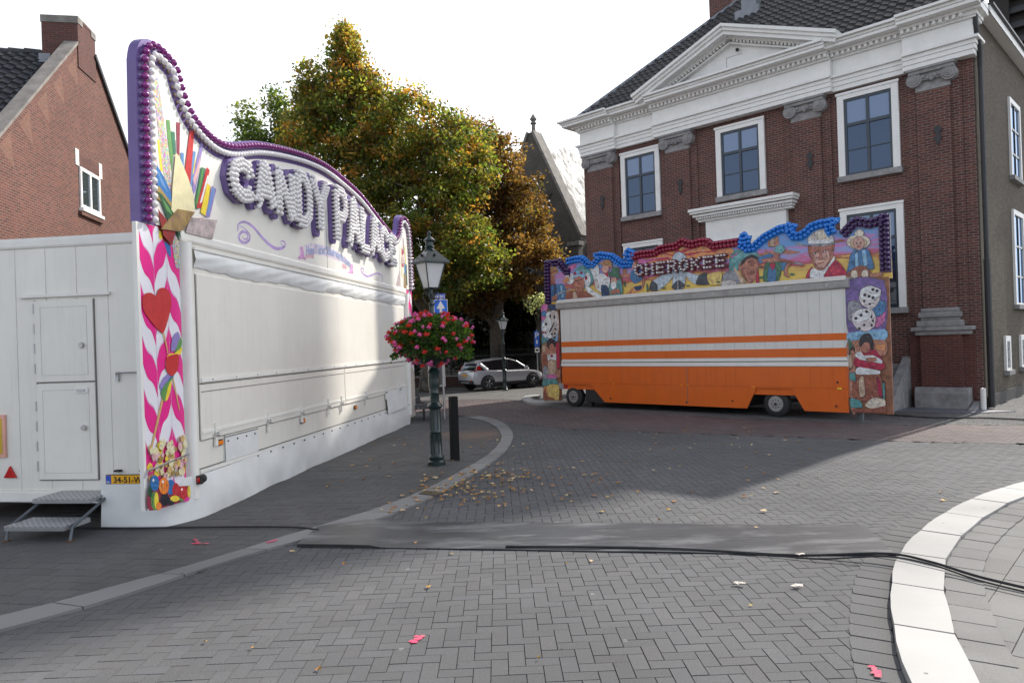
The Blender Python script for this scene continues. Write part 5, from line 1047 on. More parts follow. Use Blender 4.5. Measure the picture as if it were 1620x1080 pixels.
fa = [('pk',[(0.293,4.947),(0.676,5.009),(0.606,4.83),(0.34,4.726)]),('pk',[(-0.936,4.53),(-0.789,4.219),(-0.879,3.987),(-0.965,4.053)]),('bl',[(-0.747,4.261),(-0.427,4.339),(0.075,4.299),(0.121,3.771),(-0.849,3.761)]),('dbl',[(-0.428,4.31),(-0.311,4.3),(-0.294,3.799),(-0.392,3.79)]),('lb',[(-0.709,4.213),(-0.628,4.251),(-0.647,3.822),(-0.747,3.799)]),('lb',[(-0.119,4.256),(-0.041,4.264),(0.018,3.866),(-0.059,3.871)]),('sk',[(-0.34,4.524),(-0.365,4.434),(-0.425,4.372),(-0.505,4.354),(-0.582,4.385),(-0.637,4.457),(-0.654,4.551),(-0.629,4.641),(-0.568,4.703),(-0.489,4.72),(-0.411,4.688),(-0.357,4.617)]),('brn',[(-0.615,4.533),(-0.564,4.35),(-0.486,4.329),(-0.518,4.495)]),('hat',[(-0.873,4.57),(-0.809,4.654),(-0.668,4.701),(-0.629,4.949),(-0.534,5.035),(-0.419,4.959),(-0.299,5.029),(-0.244,4.942),(-0.249,4.825),(-0.16,4.904),(-0.214,4.748),(-0.491,4.655),(-0.774,4.546)]),('brn',[(-0.643,4.802),(-0.256,4.849),(-0.25,4.795),(-0.639,4.713)]),('sk',[(-0.524,3.903),(-0.287,3.945),(-0.254,3.826),(-0.492,3.753)]),('gy',[(-0.324,3.992),(0.379,4.15),(0.389,4.115),(-0.288,3.931)]),('wh',[(0.565,4.475),(0.532,4.377),(0.45,4.31),(0.34,4.292),(0.232,4.328),(0.155,4.409),(0.13,4.513),(0.164,4.611),(0.247,4.678),(0.357,4.695),(0.464,4.658),(0.54,4.578)]),('beak',[(0.036,4.448),(0.238,4.561),(0.327,4.423),(0.134,4.338)]),('dk',[(0.378,4.557),(0.373,4.548),(0.36,4.542),(0.343,4.54),(0.326,4.544),(0.314,4.553),(0.31,4.563),(0.315,4.573),(0.328,4.579),(0.345,4.581),(0.362,4.576),(0.374,4.568)]),('brn',[(0.128,3.771),(0.216,4.041),(0.591,4.056),(1.064,3.992),(1.375,3.717)]),('tl',[(1.423,4.443),(1.356,4.252),(1.187,4.121),(0.96,4.085),(0.734,4.156),(0.572,4.316),(0.518,4.522),(0.589,4.717),(0.763,4.847),(0.993,4.878),(1.215,4.803),(1.372,4.644)]),('tl2',[(1.333,4.422),(1.282,4.272),(1.153,4.169),(0.98,4.141),(0.809,4.196),(0.687,4.321),(0.647,4.482),(0.7,4.635),(0.832,4.738),(1.006,4.763),(1.175,4.705),(1.295,4.58)]),('wh',[(1.278,4.371),(1.254,4.253),(1.198,4.17),(1.125,4.143),(1.054,4.181),(1.005,4.273),(0.991,4.395),(1.015,4.514),(1.072,4.597),(1.145,4.622),(1.215,4.584),(1.264,4.492)]),('rd',[(1.134,4.44),(1.126,4.409),(1.106,4.388),(1.081,4.382),(1.056,4.392),(1.038,4.417),(1.033,4.448),(1.041,4.479),(1.06,4.5),(1.086,4.506),(1.111,4.496),(1.128,4.471)]),('sk',[(1.014,4.251),(0.975,4.106),(0.88,4.003),(0.754,3.973),(0.631,4.022),(0.543,4.139),(0.516,4.292),(0.556,4.44),(0.653,4.542),(0.779,4.571),(0.902,4.519),(0.987,4.403)]),('lb',[(0.517,4.493),(0.619,4.714),(0.95,4.717),(1.051,4.532),(0.968,4.46),(0.76,4.544)]),('rd',[(0.661,4.638),(0.653,4.613),(0.633,4.596),(0.607,4.592),(0.581,4.601),(0.563,4.622),(0.557,4.648),(0.565,4.673),(0.585,4.69),(0.611,4.695),(0.637,4.685),(0.655,4.665)]),('rd',[(0.943,4.641),(0.935,4.616),(0.916,4.599),(0.89,4.595),(0.865,4.604),(0.847,4.624),(0.841,4.65),(0.849,4.675),(0.869,4.692),(0.894,4.697),(0.92,4.688),(0.937,4.667)]),('dk',[(0.624,4.398),(0.735,4.403),(0.734,4.38),(0.623,4.369)]),('dk',[(0.809,4.411),(0.919,4.416),(0.918,4.393),(0.808,4.382)]),('brn',[(0.688,4.149),(0.816,4.148),(0.808,4.12),(0.694,4.12)]),('brn',[(0.76,4.386),(0.784,4.242),(0.709,4.225)]),('tan',[(0.495,3.977),(0.59,4.028),(0.69,3.777),(0.505,3.775)]),('wh',[(1.036,4.165),(1.214,4.122),(1.421,3.966),(1.764,3.788),(1.483,3.765),(1.135,3.959)]),('wh',[(1.406,4.472),(1.656,4.547),(2.065,4.441),(2.104,4.135),(1.835,3.852),(1.53,4.042)]),('hb',[(1.436,4.329),(1.577,4.345),(1.637,4.089),(1.566,4.067)]),('wh',[(1.244,4.853),(1.53,4.908),(1.664,4.756),(1.655,4.534),(1.408,4.5)]),('skl',[(2.075,4.674),(2.053,4.601),(1.998,4.55),(1.926,4.537),(1.854,4.564),(1.804,4.624),(1.787,4.702),(1.81,4.776),(1.865,4.826),(1.938,4.839),(2.009,4.812),(2.059,4.751)]),('hat',[(1.618,4.905),(1.809,4.902),(1.969,5.002),(2.154,4.941),(2.229,4.7),(2.01,4.763),(1.772,4.842)]),('rd',[(1.898,4.525),(2.035,4.54),(2.046,4.388),(1.963,4.45)]),('dbl',[(1.743,4.137),(2.0,4.089),(2.038,3.769),(1.763,3.774)]),('tl',[(2.07,4.138),(2.293,4.202),(2.562,4.261),(2.603,3.797),(2.106,3.764)]),('skl',[(2.398,4.234),(2.379,4.174),(2.334,4.133),(2.273,4.122),(2.213,4.143),(2.17,4.192),(2.156,4.255),(2.175,4.315),(2.221,4.356),(2.283,4.367),(2.342,4.345),(2.384,4.297)]),('wh',[(2.369,4.087),(2.351,4.02),(2.307,3.973),(2.249,3.959),(2.193,3.982),(2.153,4.035),(2.14,4.105),(2.158,4.172),(2.202,4.219),(2.26,4.232),(2.317,4.209),(2.356,4.156)]),('gr',[(2.029,4.541),(2.165,4.556),(2.246,4.699),(2.479,4.663),(2.509,4.429),(2.602,4.271),(2.333,4.363),(2.099,4.438)]),('sk',[(2.112,3.915),(2.451,3.971),(2.512,3.831),(2.175,3.8)])]
fb = [('or_',[(3.747,5.007),(4.002,5.166),(4.436,5.173),(4.678,5.248),(4.885,5.211),(5.062,5.11),(5.47,5.162),(5.761,5.004),(6.242,4.947),(6.566,4.79),(6.464,4.541),(5.749,4.661),(5.25,4.67),(4.737,4.724),(3.928,4.669),(3.313,4.755)]),('yl',[(4.907,5.094),(4.878,5.029),(4.805,4.987),(4.707,4.98),(4.609,5.01),(4.539,5.069),(4.515,5.141),(4.544,5.207),(4.618,5.248),(4.717,5.255),(4.814,5.224),(4.884,5.166)]),('pk',[(3.231,4.86),(3.74,4.83),(4.207,4.827),(3.932,4.763),(3.311,4.708)]),('rdw',[(3.744,4.924),(4.213,4.978),(4.531,4.873),(4.877,4.984),(5.263,5.007),(5.518,5.1),(5.49,5.036),(5.159,4.951),(4.847,4.884),(4.555,4.813),(4.265,4.926)]),('rdw',[(4.898,4.844),(5.257,4.861),(5.633,4.852),(5.878,4.847),(6.243,4.958),(5.973,4.792),(5.508,4.833),(5.152,4.771)]),('rdw',[(3.427,4.756),(3.877,4.792),(4.315,4.816),(4.473,4.741),(4.096,4.746),(3.654,4.768)]),('rk',[(2.789,4.517),(2.775,4.463),(2.744,4.426),(2.702,4.415),(2.661,4.433),(2.632,4.476),(2.623,4.532),(2.636,4.586),(2.668,4.623),(2.71,4.634),(2.751,4.615),(2.78,4.572)]),('rk',[(2.508,4.42),(2.865,4.437),(2.92,4.334),(2.505,4.347)]),('brn',[(3.235,4.751),(3.21,4.667),(3.146,4.61),(3.062,4.595),(2.978,4.627),(2.919,4.696),(2.9,4.786),(2.926,4.87),(2.99,4.927),(3.075,4.942),(3.158,4.91),(3.217,4.84)]),('skl',[(3.149,4.688),(3.134,4.635),(3.097,4.599),(3.047,4.589),(2.998,4.609),(2.963,4.652),(2.952,4.708),(2.968,4.761),(3.005,4.797),(3.055,4.806),(3.104,4.786),(3.138,4.743)]),('bl',[(2.97,4.5),(3.319,4.539),(3.363,4.199),(3.085,4.098),(2.917,4.262)]),('or_',[(2.69,3.756),(2.993,3.965),(3.427,4.027),(3.334,3.842),(2.749,3.74)]),('dbl',[(3.052,3.984),(3.341,4.01),(3.336,3.89),(3.134,3.857)]),('sk',[(3.377,4.198),(3.463,4.215),(3.456,4.048),(3.382,3.958)]),('gr',[(2.647,4.163),(2.707,4.182),(2.731,4.034),(2.687,4.037)]),('gr',[(3.539,3.994),(3.582,4.014),(3.603,3.822),(3.547,3.826)]),('fe',[(4.719,4.944),(5.01,4.741),(4.926,3.883),(4.687,3.753),(4.48,3.872),(4.58,4.418),(4.528,4.793)]),('fe',[(4.461,4.429),(4.56,4.235),(4.283,3.981),(3.949,3.796),(3.64,3.838),(3.711,4.075),(4.077,4.255)]),('fe',[(4.93,4.316),(5.383,4.161),(5.683,4.197),(5.757,3.861),(5.322,3.885),(5.074,4.053)]),('ch',[(3.646,3.838),(3.741,4.124),(3.943,3.985),(3.927,3.793)]),('ch',[(4.461,3.862),(4.699,4.067),(4.927,3.894),(4.695,3.752)]),('ch',[(5.322,3.885),(5.427,4.146),(5.688,4.201),(5.764,3.856)]),('wh',[(4.726,4.932),(4.737,4.931),(4.693,3.764),(4.679,3.765)]),('rd',[(4.767,4.962),(4.756,4.943),(4.729,4.93),(4.692,4.929),(4.655,4.939),(4.629,4.957),(4.62,4.979),(4.631,4.998),(4.658,5.01),(4.695,5.011),(4.731,5.002),(4.758,4.984)]),('hb',[(6.646,3.789),(6.61,3.738),(6.516,3.706),(6.387,3.701),(6.258,3.726),(6.164,3.773),(6.131,3.831),(6.168,3.883),(6.265,3.914),(6.395,3.918),(6.522,3.893),(6.614,3.845)]),('yl',[(5.705,4.132),(6.168,4.2),(6.131,3.831),(5.792,3.836)]),('gr',[(6.121,3.886),(6.112,3.874),(6.09,3.866),(6.06,3.865),(6.03,3.871),(6.009,3.883),(6.001,3.896),(6.01,3.909),(6.032,3.917),(6.062,3.918),(6.092,3.912),(6.113,3.9)]),('gr',[(4.251,3.855),(4.24,3.845),(4.21,3.838),(4.17,3.838),(4.129,3.845),(4.1,3.855),(4.089,3.868),(4.1,3.879),(4.131,3.885),(4.171,3.885),(4.212,3.879),(4.241,3.868)]),('gr',[(5.093,3.858),(5.085,3.848),(5.066,3.841),(5.041,3.84),(5.015,3.845),(4.997,3.855),(4.99,3.867),(4.998,3.877),(5.017,3.884),(5.042,3.885),(5.068,3.88),(5.086,3.87)])]
fc = [('rk',[(7.338,4.515),(7.341,4.59),(7.507,4.616),(7.553,4.729),(7.59,4.626),(7.875,4.623),(8.075,4.633),(8.519,4.502),(8.266,4.468),(7.872,4.545),(7.587,4.528)]),('rk',[(7.615,4.761),(7.643,4.985),(7.746,5.017),(7.897,4.998),(7.915,4.736)]),('tan',[(7.677,4.774),(7.694,4.969),(7.806,4.974),(7.778,4.762)]),('gy',[(6.162,3.823),(6.217,4.098),(6.378,4.207),(6.663,4.16),(6.803,3.801)]),('tl',[(6.418,4.409),(6.447,4.591),(6.574,4.741),(6.837,4.776),(7.114,4.75),(7.319,4.577),(7.342,4.335),(7.254,4.504),(7.129,4.568),(6.869,4.464),(6.711,4.277),(6.663,4.16),(6.412,4.224)]),('tl2',[(6.479,4.546),(6.834,4.691),(7.175,4.673),(7.256,4.584),(6.873,4.565),(6.562,4.394)]),('pk',[(6.481,4.608),(6.681,4.678),(6.68,4.647),(6.49,4.566)]),('sk',[(6.701,4.299),(6.892,4.503),(7.161,4.554),(7.282,4.421),(7.311,4.218),(7.246,3.985),(7.145,3.813),(6.996,3.789),(6.81,4.024)]),('dk',[(6.825,4.449),(6.936,4.538),(7.13,4.588),(7.296,4.5),(7.276,4.422),(7.127,4.498),(6.976,4.453),(6.754,4.273)]),('brn',[(6.975,4.413),(7.082,4.442),(7.102,4.4),(6.995,4.371)]),('brn',[(7.135,4.437),(7.194,4.31),(7.161,4.253),(7.077,4.282)]),('brn',[(6.963,4.071),(7.156,4.113),(7.175,4.051),(6.983,4.029)]),('dk',[(7.006,4.386),(7.07,4.399),(7.07,4.379),(7.012,4.365)]),('brn',[(6.818,4.226),(6.877,4.079),(6.935,3.891),(6.811,4.044)]),('tan',[(6.536,4.294),(6.6,4.247),(6.932,3.811),(6.781,3.803)]),('rd',[(7.235,3.966),(7.294,4.14),(7.324,3.798),(7.228,3.776)]),('gr',[(7.517,4.278),(7.764,4.351),(7.993,4.269),(7.887,3.79),(7.449,3.808)]),('bl',[(7.615,4.149),(7.799,4.18),(7.806,3.797),(7.582,3.796)]),('rd',[(7.66,4.283),(7.806,4.268),(7.777,4.133),(7.699,4.111)]),('bl',[(7.973,4.271),(8.121,4.255),(8.126,4.1),(8.005,4.053)]),('bl',[(7.332,4.476),(7.67,4.558),(7.727,4.453),(7.46,4.432),(7.435,4.316),(7.353,4.334)]),('sk',[(7.439,4.421),(7.908,4.424),(7.934,4.314),(7.457,4.339)]),('sk',[(7.95,4.478),(7.937,4.442),(7.903,4.419),(7.857,4.414),(7.813,4.428),(7.78,4.459),(7.769,4.498),(7.783,4.534),(7.817,4.557),(7.862,4.562),(7.907,4.547),(7.939,4.516)]),('tl2',[(7.692,4.729),(7.811,4.64),(7.859,4.752),(8.029,4.752),(8.098,4.627),(8.002,4.537),(7.833,4.579)]),('brn',[(7.947,4.39),(8.357,4.255),(8.355,4.197),(7.964,4.314)]),('gy',[(8.356,4.251),(8.57,4.19),(8.569,4.143),(8.355,4.208)]),('sk',[(8.18,4.249),(8.242,4.205),(8.138,4.04),(8.202,3.851),(8.051,3.932),(8.098,4.141)]),('gr',[(8.336,3.916),(8.327,3.902),(8.306,3.894),(8.276,3.892),(8.247,3.899),(8.226,3.911),(8.219,3.926),(8.227,3.94),(8.249,3.949),(8.278,3.95),(8.307,3.943),(8.328,3.931)]),('gr',[(7.473,3.905),(7.463,3.892),(7.436,3.884),(7.399,3.883),(7.363,3.89),(7.337,3.903),(7.328,3.918),(7.338,3.931),(7.365,3.938),(7.401,3.939),(7.437,3.932),(7.464,3.92)]),('gr',[(7.442,4.206),(7.433,4.199),(7.41,4.195),(7.379,4.196),(7.348,4.201),(7.325,4.209),(7.317,4.218),(7.326,4.225),(7.349,4.229),(7.38,4.228),(7.411,4.222),(7.434,4.214)])]
fd = [('gy',[(8.391,4.708),(8.47,4.762),(8.725,4.668),(9.089,4.662),(9.418,4.697),(9.526,4.702),(9.415,4.595),(9.123,4.574),(8.714,4.628)]),('brn',[(9.408,4.67),(9.544,4.718),(9.688,4.691),(9.666,4.651),(9.488,4.642)]),('sk',[(8.733,4.629),(8.807,4.299),(8.884,4.055),(8.993,3.975),(9.131,3.98),(9.272,4.101),(9.38,4.349),(9.4,4.588),(9.123,4.583)]),('brn',[(8.729,4.63),(8.831,4.609),(8.789,4.49),(8.821,4.316),(8.748,4.4)]),('brn',[(9.361,4.592),(9.415,4.595),(9.402,4.476),(9.365,4.462)]),('skl',[(8.895,4.403),(9.044,4.424),(9.265,4.436),(9.276,4.212),(9.142,4.039),(8.995,4.035),(8.89,4.234)]),('brn',[(8.822,4.468),(8.991,4.486),(8.99,4.464),(8.83,4.433)]),('brn',[(9.12,4.472),(9.267,4.501),(9.266,4.473),(9.128,4.443)]),('wh',[(8.97,4.417),(8.962,4.409),(8.942,4.406),(8.914,4.406),(8.886,4.412),(8.866,4.42),(8.859,4.43),(8.866,4.437),(8.887,4.441),(8.915,4.44),(8.943,4.435),(8.963,4.426)]),('wh',[(9.249,4.442),(9.242,4.434),(9.223,4.43),(9.197,4.431),(9.172,4.436),(9.153,4.444),(9.147,4.454),(9.154,4.461),(9.173,4.465),(9.198,4.464),(9.224,4.459),(9.242,4.451)]),('dk',[(8.935,4.421),(8.932,4.414),(8.926,4.409),(8.918,4.408),(8.909,4.411),(8.903,4.417),(8.901,4.425),(8.904,4.432),(8.91,4.437),(8.919,4.438),(8.927,4.435),(8.933,4.429)]),('dk',[(9.212,4.446),(9.21,4.439),(9.204,4.434),(9.196,4.433),(9.187,4.436),(9.182,4.442),(9.18,4.45),(9.182,4.457),(9.188,4.462),(9.196,4.463),(9.205,4.46),(9.21,4.454)]),('sk',[(9.045,4.443),(9.113,4.266),(9.02,4.239),(9.003,4.278)]),('brn',[(8.98,4.145),(9.129,4.175),(9.113,4.15),(8.983,4.122)]),('hb',[(8.74,4.724),(8.764,4.986),(8.844,5.146),(8.976,5.165),(9.175,5.035),(9.351,4.872),(9.411,4.744),(9.402,4.652),(9.126,4.649)]),('cr',[(8.994,5.144),(9.174,5.026),(9.278,4.844),(9.274,4.714),(9.017,4.727)]),('gy',[(8.844,5.127),(8.919,5.145),(8.973,5.071),(8.913,4.966),(8.859,5.03)]),('wh',[(8.753,4.769),(9.129,4.76),(9.384,4.756),(9.403,4.665),(9.126,4.658),(8.754,4.699)]),('rd',[(8.649,3.798),(8.715,3.967),(8.828,4.066),(8.772,3.791)]),('wh',[(8.762,3.788),(8.792,3.998),(8.883,4.023),(8.992,3.96),(9.14,3.964),(9.272,4.101),(9.409,4.294),(9.41,4.179),(9.212,3.939),(9.125,3.769)]),('rd',[(9.134,3.769),(9.251,3.991),(9.441,4.195),(9.593,4.032),(9.712,3.778)]),('rdw',[(9.266,3.915),(9.452,4.083),(9.52,3.965),(9.355,3.851)]),('cr',[(10.311,4.559),(10.27,4.475),(10.165,4.422),(10.021,4.414),(9.877,4.455),(9.772,4.534),(9.736,4.63),(9.778,4.716),(9.887,4.769),(10.032,4.774),(10.174,4.732),(10.276,4.653)]),('tan',[(10.229,4.543),(10.2,4.474),(10.124,4.431),(10.021,4.423),(9.919,4.455),(9.844,4.517),(9.819,4.592),(9.849,4.662),(9.926,4.705),(10.03,4.711),(10.132,4.679),(10.204,4.617)]),('cr',[(10.163,4.799),(10.147,4.754),(10.108,4.725),(10.054,4.719),(10.002,4.738),(9.964,4.778),(9.951,4.827),(9.967,4.872),(10.007,4.901),(10.06,4.906),(10.113,4.887),(10.15,4.847)]),('skl',[(10.165,4.541),(10.145,4.461),(10.097,4.406),(10.032,4.391),(9.969,4.421),(9.923,4.487),(9.908,4.572),(9.928,4.654),(9.978,4.708),(10.042,4.722),(10.106,4.692),(10.15,4.626)]),('dk',[(10.003,4.561),(10.001,4.554),(9.994,4.55),(9.985,4.549),(9.977,4.552),(9.971,4.558),(9.969,4.565),(9.971,4.572),(9.978,4.577),(9.986,4.578),(9.995,4.575),(10.001,4.568)]),('dk',[(10.097,4.562),(10.095,4.555),(10.088,4.551),(10.08,4.55),(10.071,4.553),(10.065,4.559),(10.063,4.566),(10.066,4.573),(10.072,4.578),(10.081,4.579),(10.089,4.576),(10.095,4.57)]),('rdw',[(9.992,4.472),(10.086,4.47),(10.042,4.442)]),('bl',[(9.826,4.282),(9.938,4.411),(10.04,4.385),(10.161,4.428),(10.28,4.322),(10.389,3.89),(10.195,3.882),(9.886,3.857),(9.724,3.814),(9.79,4.14)]),('lb',[(9.934,4.288),(10.004,4.317),(10.01,3.954),(9.941,3.943)]),('lb',[(10.108,4.341),(10.193,4.367),(10.233,4.004),(10.147,3.976)]),('brn',[(9.712,3.782),(9.888,3.93),(10.096,3.985),(10.295,3.837),(10.262,3.598),(9.791,3.601)]),('cr',[(9.812,3.718),(9.851,3.86),(9.955,3.869),(9.985,3.703),(9.878,3.603)]),('cr',[(10.072,3.749),(10.126,3.852),(10.228,3.843),(10.24,3.68),(10.137,3.635)]),('rk',[(10.292,3.747),(10.559,3.758),(10.555,3.635),(10.29,3.658)]),('pu',[(10.245,3.59),(10.57,3.58),(10.566,3.439),(10.241,3.465)])]
def prep(A_, z0=3.66, x1=10.76): return [(c, [(min(x1, max(-.78, x)), max(z0, z)) for x, z in P]) for c, P in A_]
for nm, A_ in (('painted_figures', fa), ('painted_feathers', fb), ('painted_figures', fc), ('painted_figures', fd)): art_mesh(nm, board, prep(A_), WC, Y0, .0011, rich=260, rnd_=True)
ra_ = [('pu',[(9.806,3.603),(10.693,3.528),(10.675,2.285),(9.779,2.25)]),('pk',[(10.418,2.874),(10.69,2.954),(10.677,2.54),(10.464,2.389)]),('lb',[(9.78,2.267),(10.677,2.333),(10.669,2.062),(9.773,2.052)]),('bl',[(10.273,3.077),(10.692,3.018),(10.684,2.763),(10.472,2.646)]),('gy',[(9.82,3.041),(10.057,3.075),(10.158,2.857),(10.044,2.667),(9.822,2.579)]),('die',[(10.09,3.154),(10.165,3.377),(10.375,3.439),(10.617,3.295),(10.542,2.995),(10.387,2.844),(10.153,2.971)]),('die2',[(10.143,3.346),(10.375,3.432),(10.612,3.305),(10.546,3.123),(10.363,3.055),(10.121,3.152)]),('dk',[(10.457,3.329),(10.452,3.315),(10.441,3.305),(10.426,3.302),(10.411,3.307),(10.4,3.319),(10.396,3.334),(10.401,3.348),(10.412,3.358),(10.427,3.36),(10.442,3.355),(10.453,3.344)]),('dk',[(10.552,3.293),(10.547,3.279),(10.536,3.269),(10.521,3.266),(10.506,3.271),(10.495,3.283),(10.492,3.298),(10.496,3.312),(10.508,3.321),(10.523,3.324),(10.537,3.319),(10.548,3.308)]),('dk',[(10.261,3.208),(10.257,3.193),(10.245,3.184),(10.23,3.181),(10.215,3.186),(10.204,3.197),(10.2,3.212),(10.205,3.226),(10.216,3.236),(10.232,3.239),(10.247,3.234),(10.258,3.223)]),('dk',[(10.361,3.168),(10.356,3.154),(10.345,3.144),(10.33,3.141),(10.315,3.146),(10.304,3.158),(10.3,3.173),(10.305,3.187),(10.316,3.197),(10.331,3.2),(10.346,3.195),(10.357,3.183)]),('dk',[(10.456,3.123),(10.452,3.109),(10.44,3.099),(10.425,3.096),(10.41,3.101),(10.4,3.112),(10.396,3.127),(10.4,3.141),(10.412,3.151),(10.427,3.154),(10.442,3.149),(10.453,3.138)]),('dk',[(10.235,3.054),(10.232,3.043),(10.222,3.035),(10.21,3.033),(10.198,3.036),(10.189,3.045),(10.186,3.057),(10.19,3.068),(10.199,3.076),(10.211,3.078),(10.224,3.074),(10.232,3.065)]),('dk',[(10.37,2.974),(10.366,2.963),(10.357,2.955),(10.345,2.953),(10.333,2.957),(10.324,2.965),(10.321,2.977),(10.325,2.988),(10.334,2.996),(10.346,2.998),(10.358,2.994),(10.367,2.985)]),('die',[(9.894,2.575),(9.938,2.771),(10.112,2.866),(10.357,2.862),(10.467,2.678),(10.441,2.422),(10.248,2.293),(10.034,2.356)]),('die2',[(9.919,2.673),(10.034,2.831),(10.266,2.864),(10.385,2.773),(10.32,2.621),(10.102,2.533),(9.931,2.557)]),('dk',[(10.033,2.628),(10.029,2.614),(10.017,2.603),(10.001,2.6),(9.986,2.605),(9.975,2.616),(9.971,2.631),(9.976,2.646),(9.987,2.656),(10.003,2.659),(10.019,2.654),(10.03,2.643)]),('dk',[(10.16,2.707),(10.155,2.692),(10.144,2.682),(10.128,2.679),(10.113,2.684),(10.102,2.695),(10.098,2.71),(10.103,2.724),(10.114,2.735),(10.13,2.738),(10.145,2.733),(10.156,2.722)]),('dk',[(10.294,2.784),(10.29,2.77),(10.278,2.76),(10.263,2.757),(10.248,2.761),(10.237,2.773),(10.233,2.787),(10.238,2.802),(10.249,2.812),(10.265,2.815),(10.28,2.81),(10.291,2.799)]),('dk',[(10.393,2.65),(10.39,2.635),(10.383,2.625),(10.374,2.622),(10.365,2.626),(10.359,2.637),(10.357,2.652),(10.36,2.666),(10.367,2.676),(10.376,2.68),(10.385,2.675),(10.391,2.664)]),('dk',[(10.427,2.551),(10.424,2.537),(10.417,2.527),(10.408,2.523),(10.399,2.528),(10.392,2.538),(10.39,2.553),(10.393,2.567),(10.4,2.578),(10.409,2.581),(10.418,2.577),(10.425,2.566)]),('dk',[(10.393,2.44),(10.39,2.426),(10.383,2.415),(10.374,2.412),(10.365,2.416),(10.359,2.427),(10.357,2.441),(10.359,2.456),(10.366,2.466),(10.376,2.47),(10.385,2.465),(10.391,2.455)]),('dk',[(10.106,2.37),(10.102,2.359),(10.093,2.351),(10.081,2.348),(10.068,2.352),(10.059,2.36),(10.056,2.372),(10.06,2.383),(10.07,2.391),(10.082,2.394),(10.094,2.39),(10.103,2.382)]),('dk',[(10.223,2.457),(10.219,2.445),(10.21,2.437),(10.198,2.435),(10.185,2.438),(10.177,2.447),(10.174,2.459),(10.177,2.47),(10.187,2.478),(10.199,2.48),(10.211,2.477),(10.22,2.468)]),('rk',[(9.757,2.052),(10.663,2.062),(10.666,1.679),(9.746,1.689)]),('gr',[(9.728,2.119),(9.837,2.083),(9.956,1.85),(9.719,1.855)]),('or_',[(10.45,1.939),(10.66,1.966),(10.655,1.806),(10.477,1.841)]),('rk',[(9.698,1.689),(9.953,1.752),(9.938,0.274),(9.647,0.295)]),('tan',[(9.729,1.656),(9.858,1.72),(9.88,1.424),(9.751,1.358)]),('brn',[(9.952,1.243),(10.518,1.231),(10.573,0.59),(9.884,0.568)]),('rd',[(9.914,1.506),(10.02,1.718),(10.156,1.782),(10.402,1.859),(10.595,1.599),(10.647,1.359),(10.37,1.32),(9.958,1.417)]),('sk',[(10.318,1.893),(10.302,1.822),(10.263,1.77),(10.21,1.752),(10.158,1.772),(10.122,1.825),(10.11,1.897),(10.126,1.968),(10.166,2.02),(10.219,2.038),(10.27,2.017),(10.307,1.964)]),('dk',[(10.069,1.973),(10.105,2.142),(10.2,2.223),(10.322,2.22),(10.393,2.069),(10.402,1.859),(10.34,1.811),(10.316,2.006),(10.193,2.009),(10.098,1.913)]),('wh',[(9.951,1.686),(10.016,1.777),(10.115,1.766),(10.168,1.684),(10.382,1.688),(10.588,1.567),(10.58,1.481),(10.316,1.537),(10.072,1.587)]),('sk',[(10.227,1.618),(10.44,1.633),(10.453,1.552),(10.255,1.521)]),('wh',[(9.971,1.342),(10.066,1.391),(10.52,1.301),(10.503,1.214),(9.983,1.211)]),('tan',[(10.025,1.064),(10.136,1.163),(10.168,0.707),(10.043,0.638)]),('rd',[(10.454,1.101),(10.513,1.07),(10.567,0.67),(10.487,0.716)]),('tl',[(9.747,1.225),(9.937,1.243),(9.946,1.03),(9.775,1.093)]),('tl',[(9.759,0.597),(10.039,0.54),(10.096,0.379),(9.783,0.366)]),('tl',[(10.585,0.975),(10.635,0.976),(10.625,0.624),(10.589,0.623)]),('cr',[(10.16,0.43),(10.349,0.622),(10.618,0.591),(10.628,0.432),(10.31,0.355)]),('brn',[(9.876,0.321),(10.341,0.356),(10.628,0.432),(10.622,0.256),(9.874,0.255)]),('yl',[(9.654,0.494),(9.758,0.564),(9.816,0.401),(9.686,0.296)])]
art_mesh('painted_figures', rp_, [(c, [(min(10.79, max(9.81, x)), min(3.6, max(.24, z))) for x, z in P]) for c, P in ra_], WC, .0185, .0009, rich=260, rnd_=True)
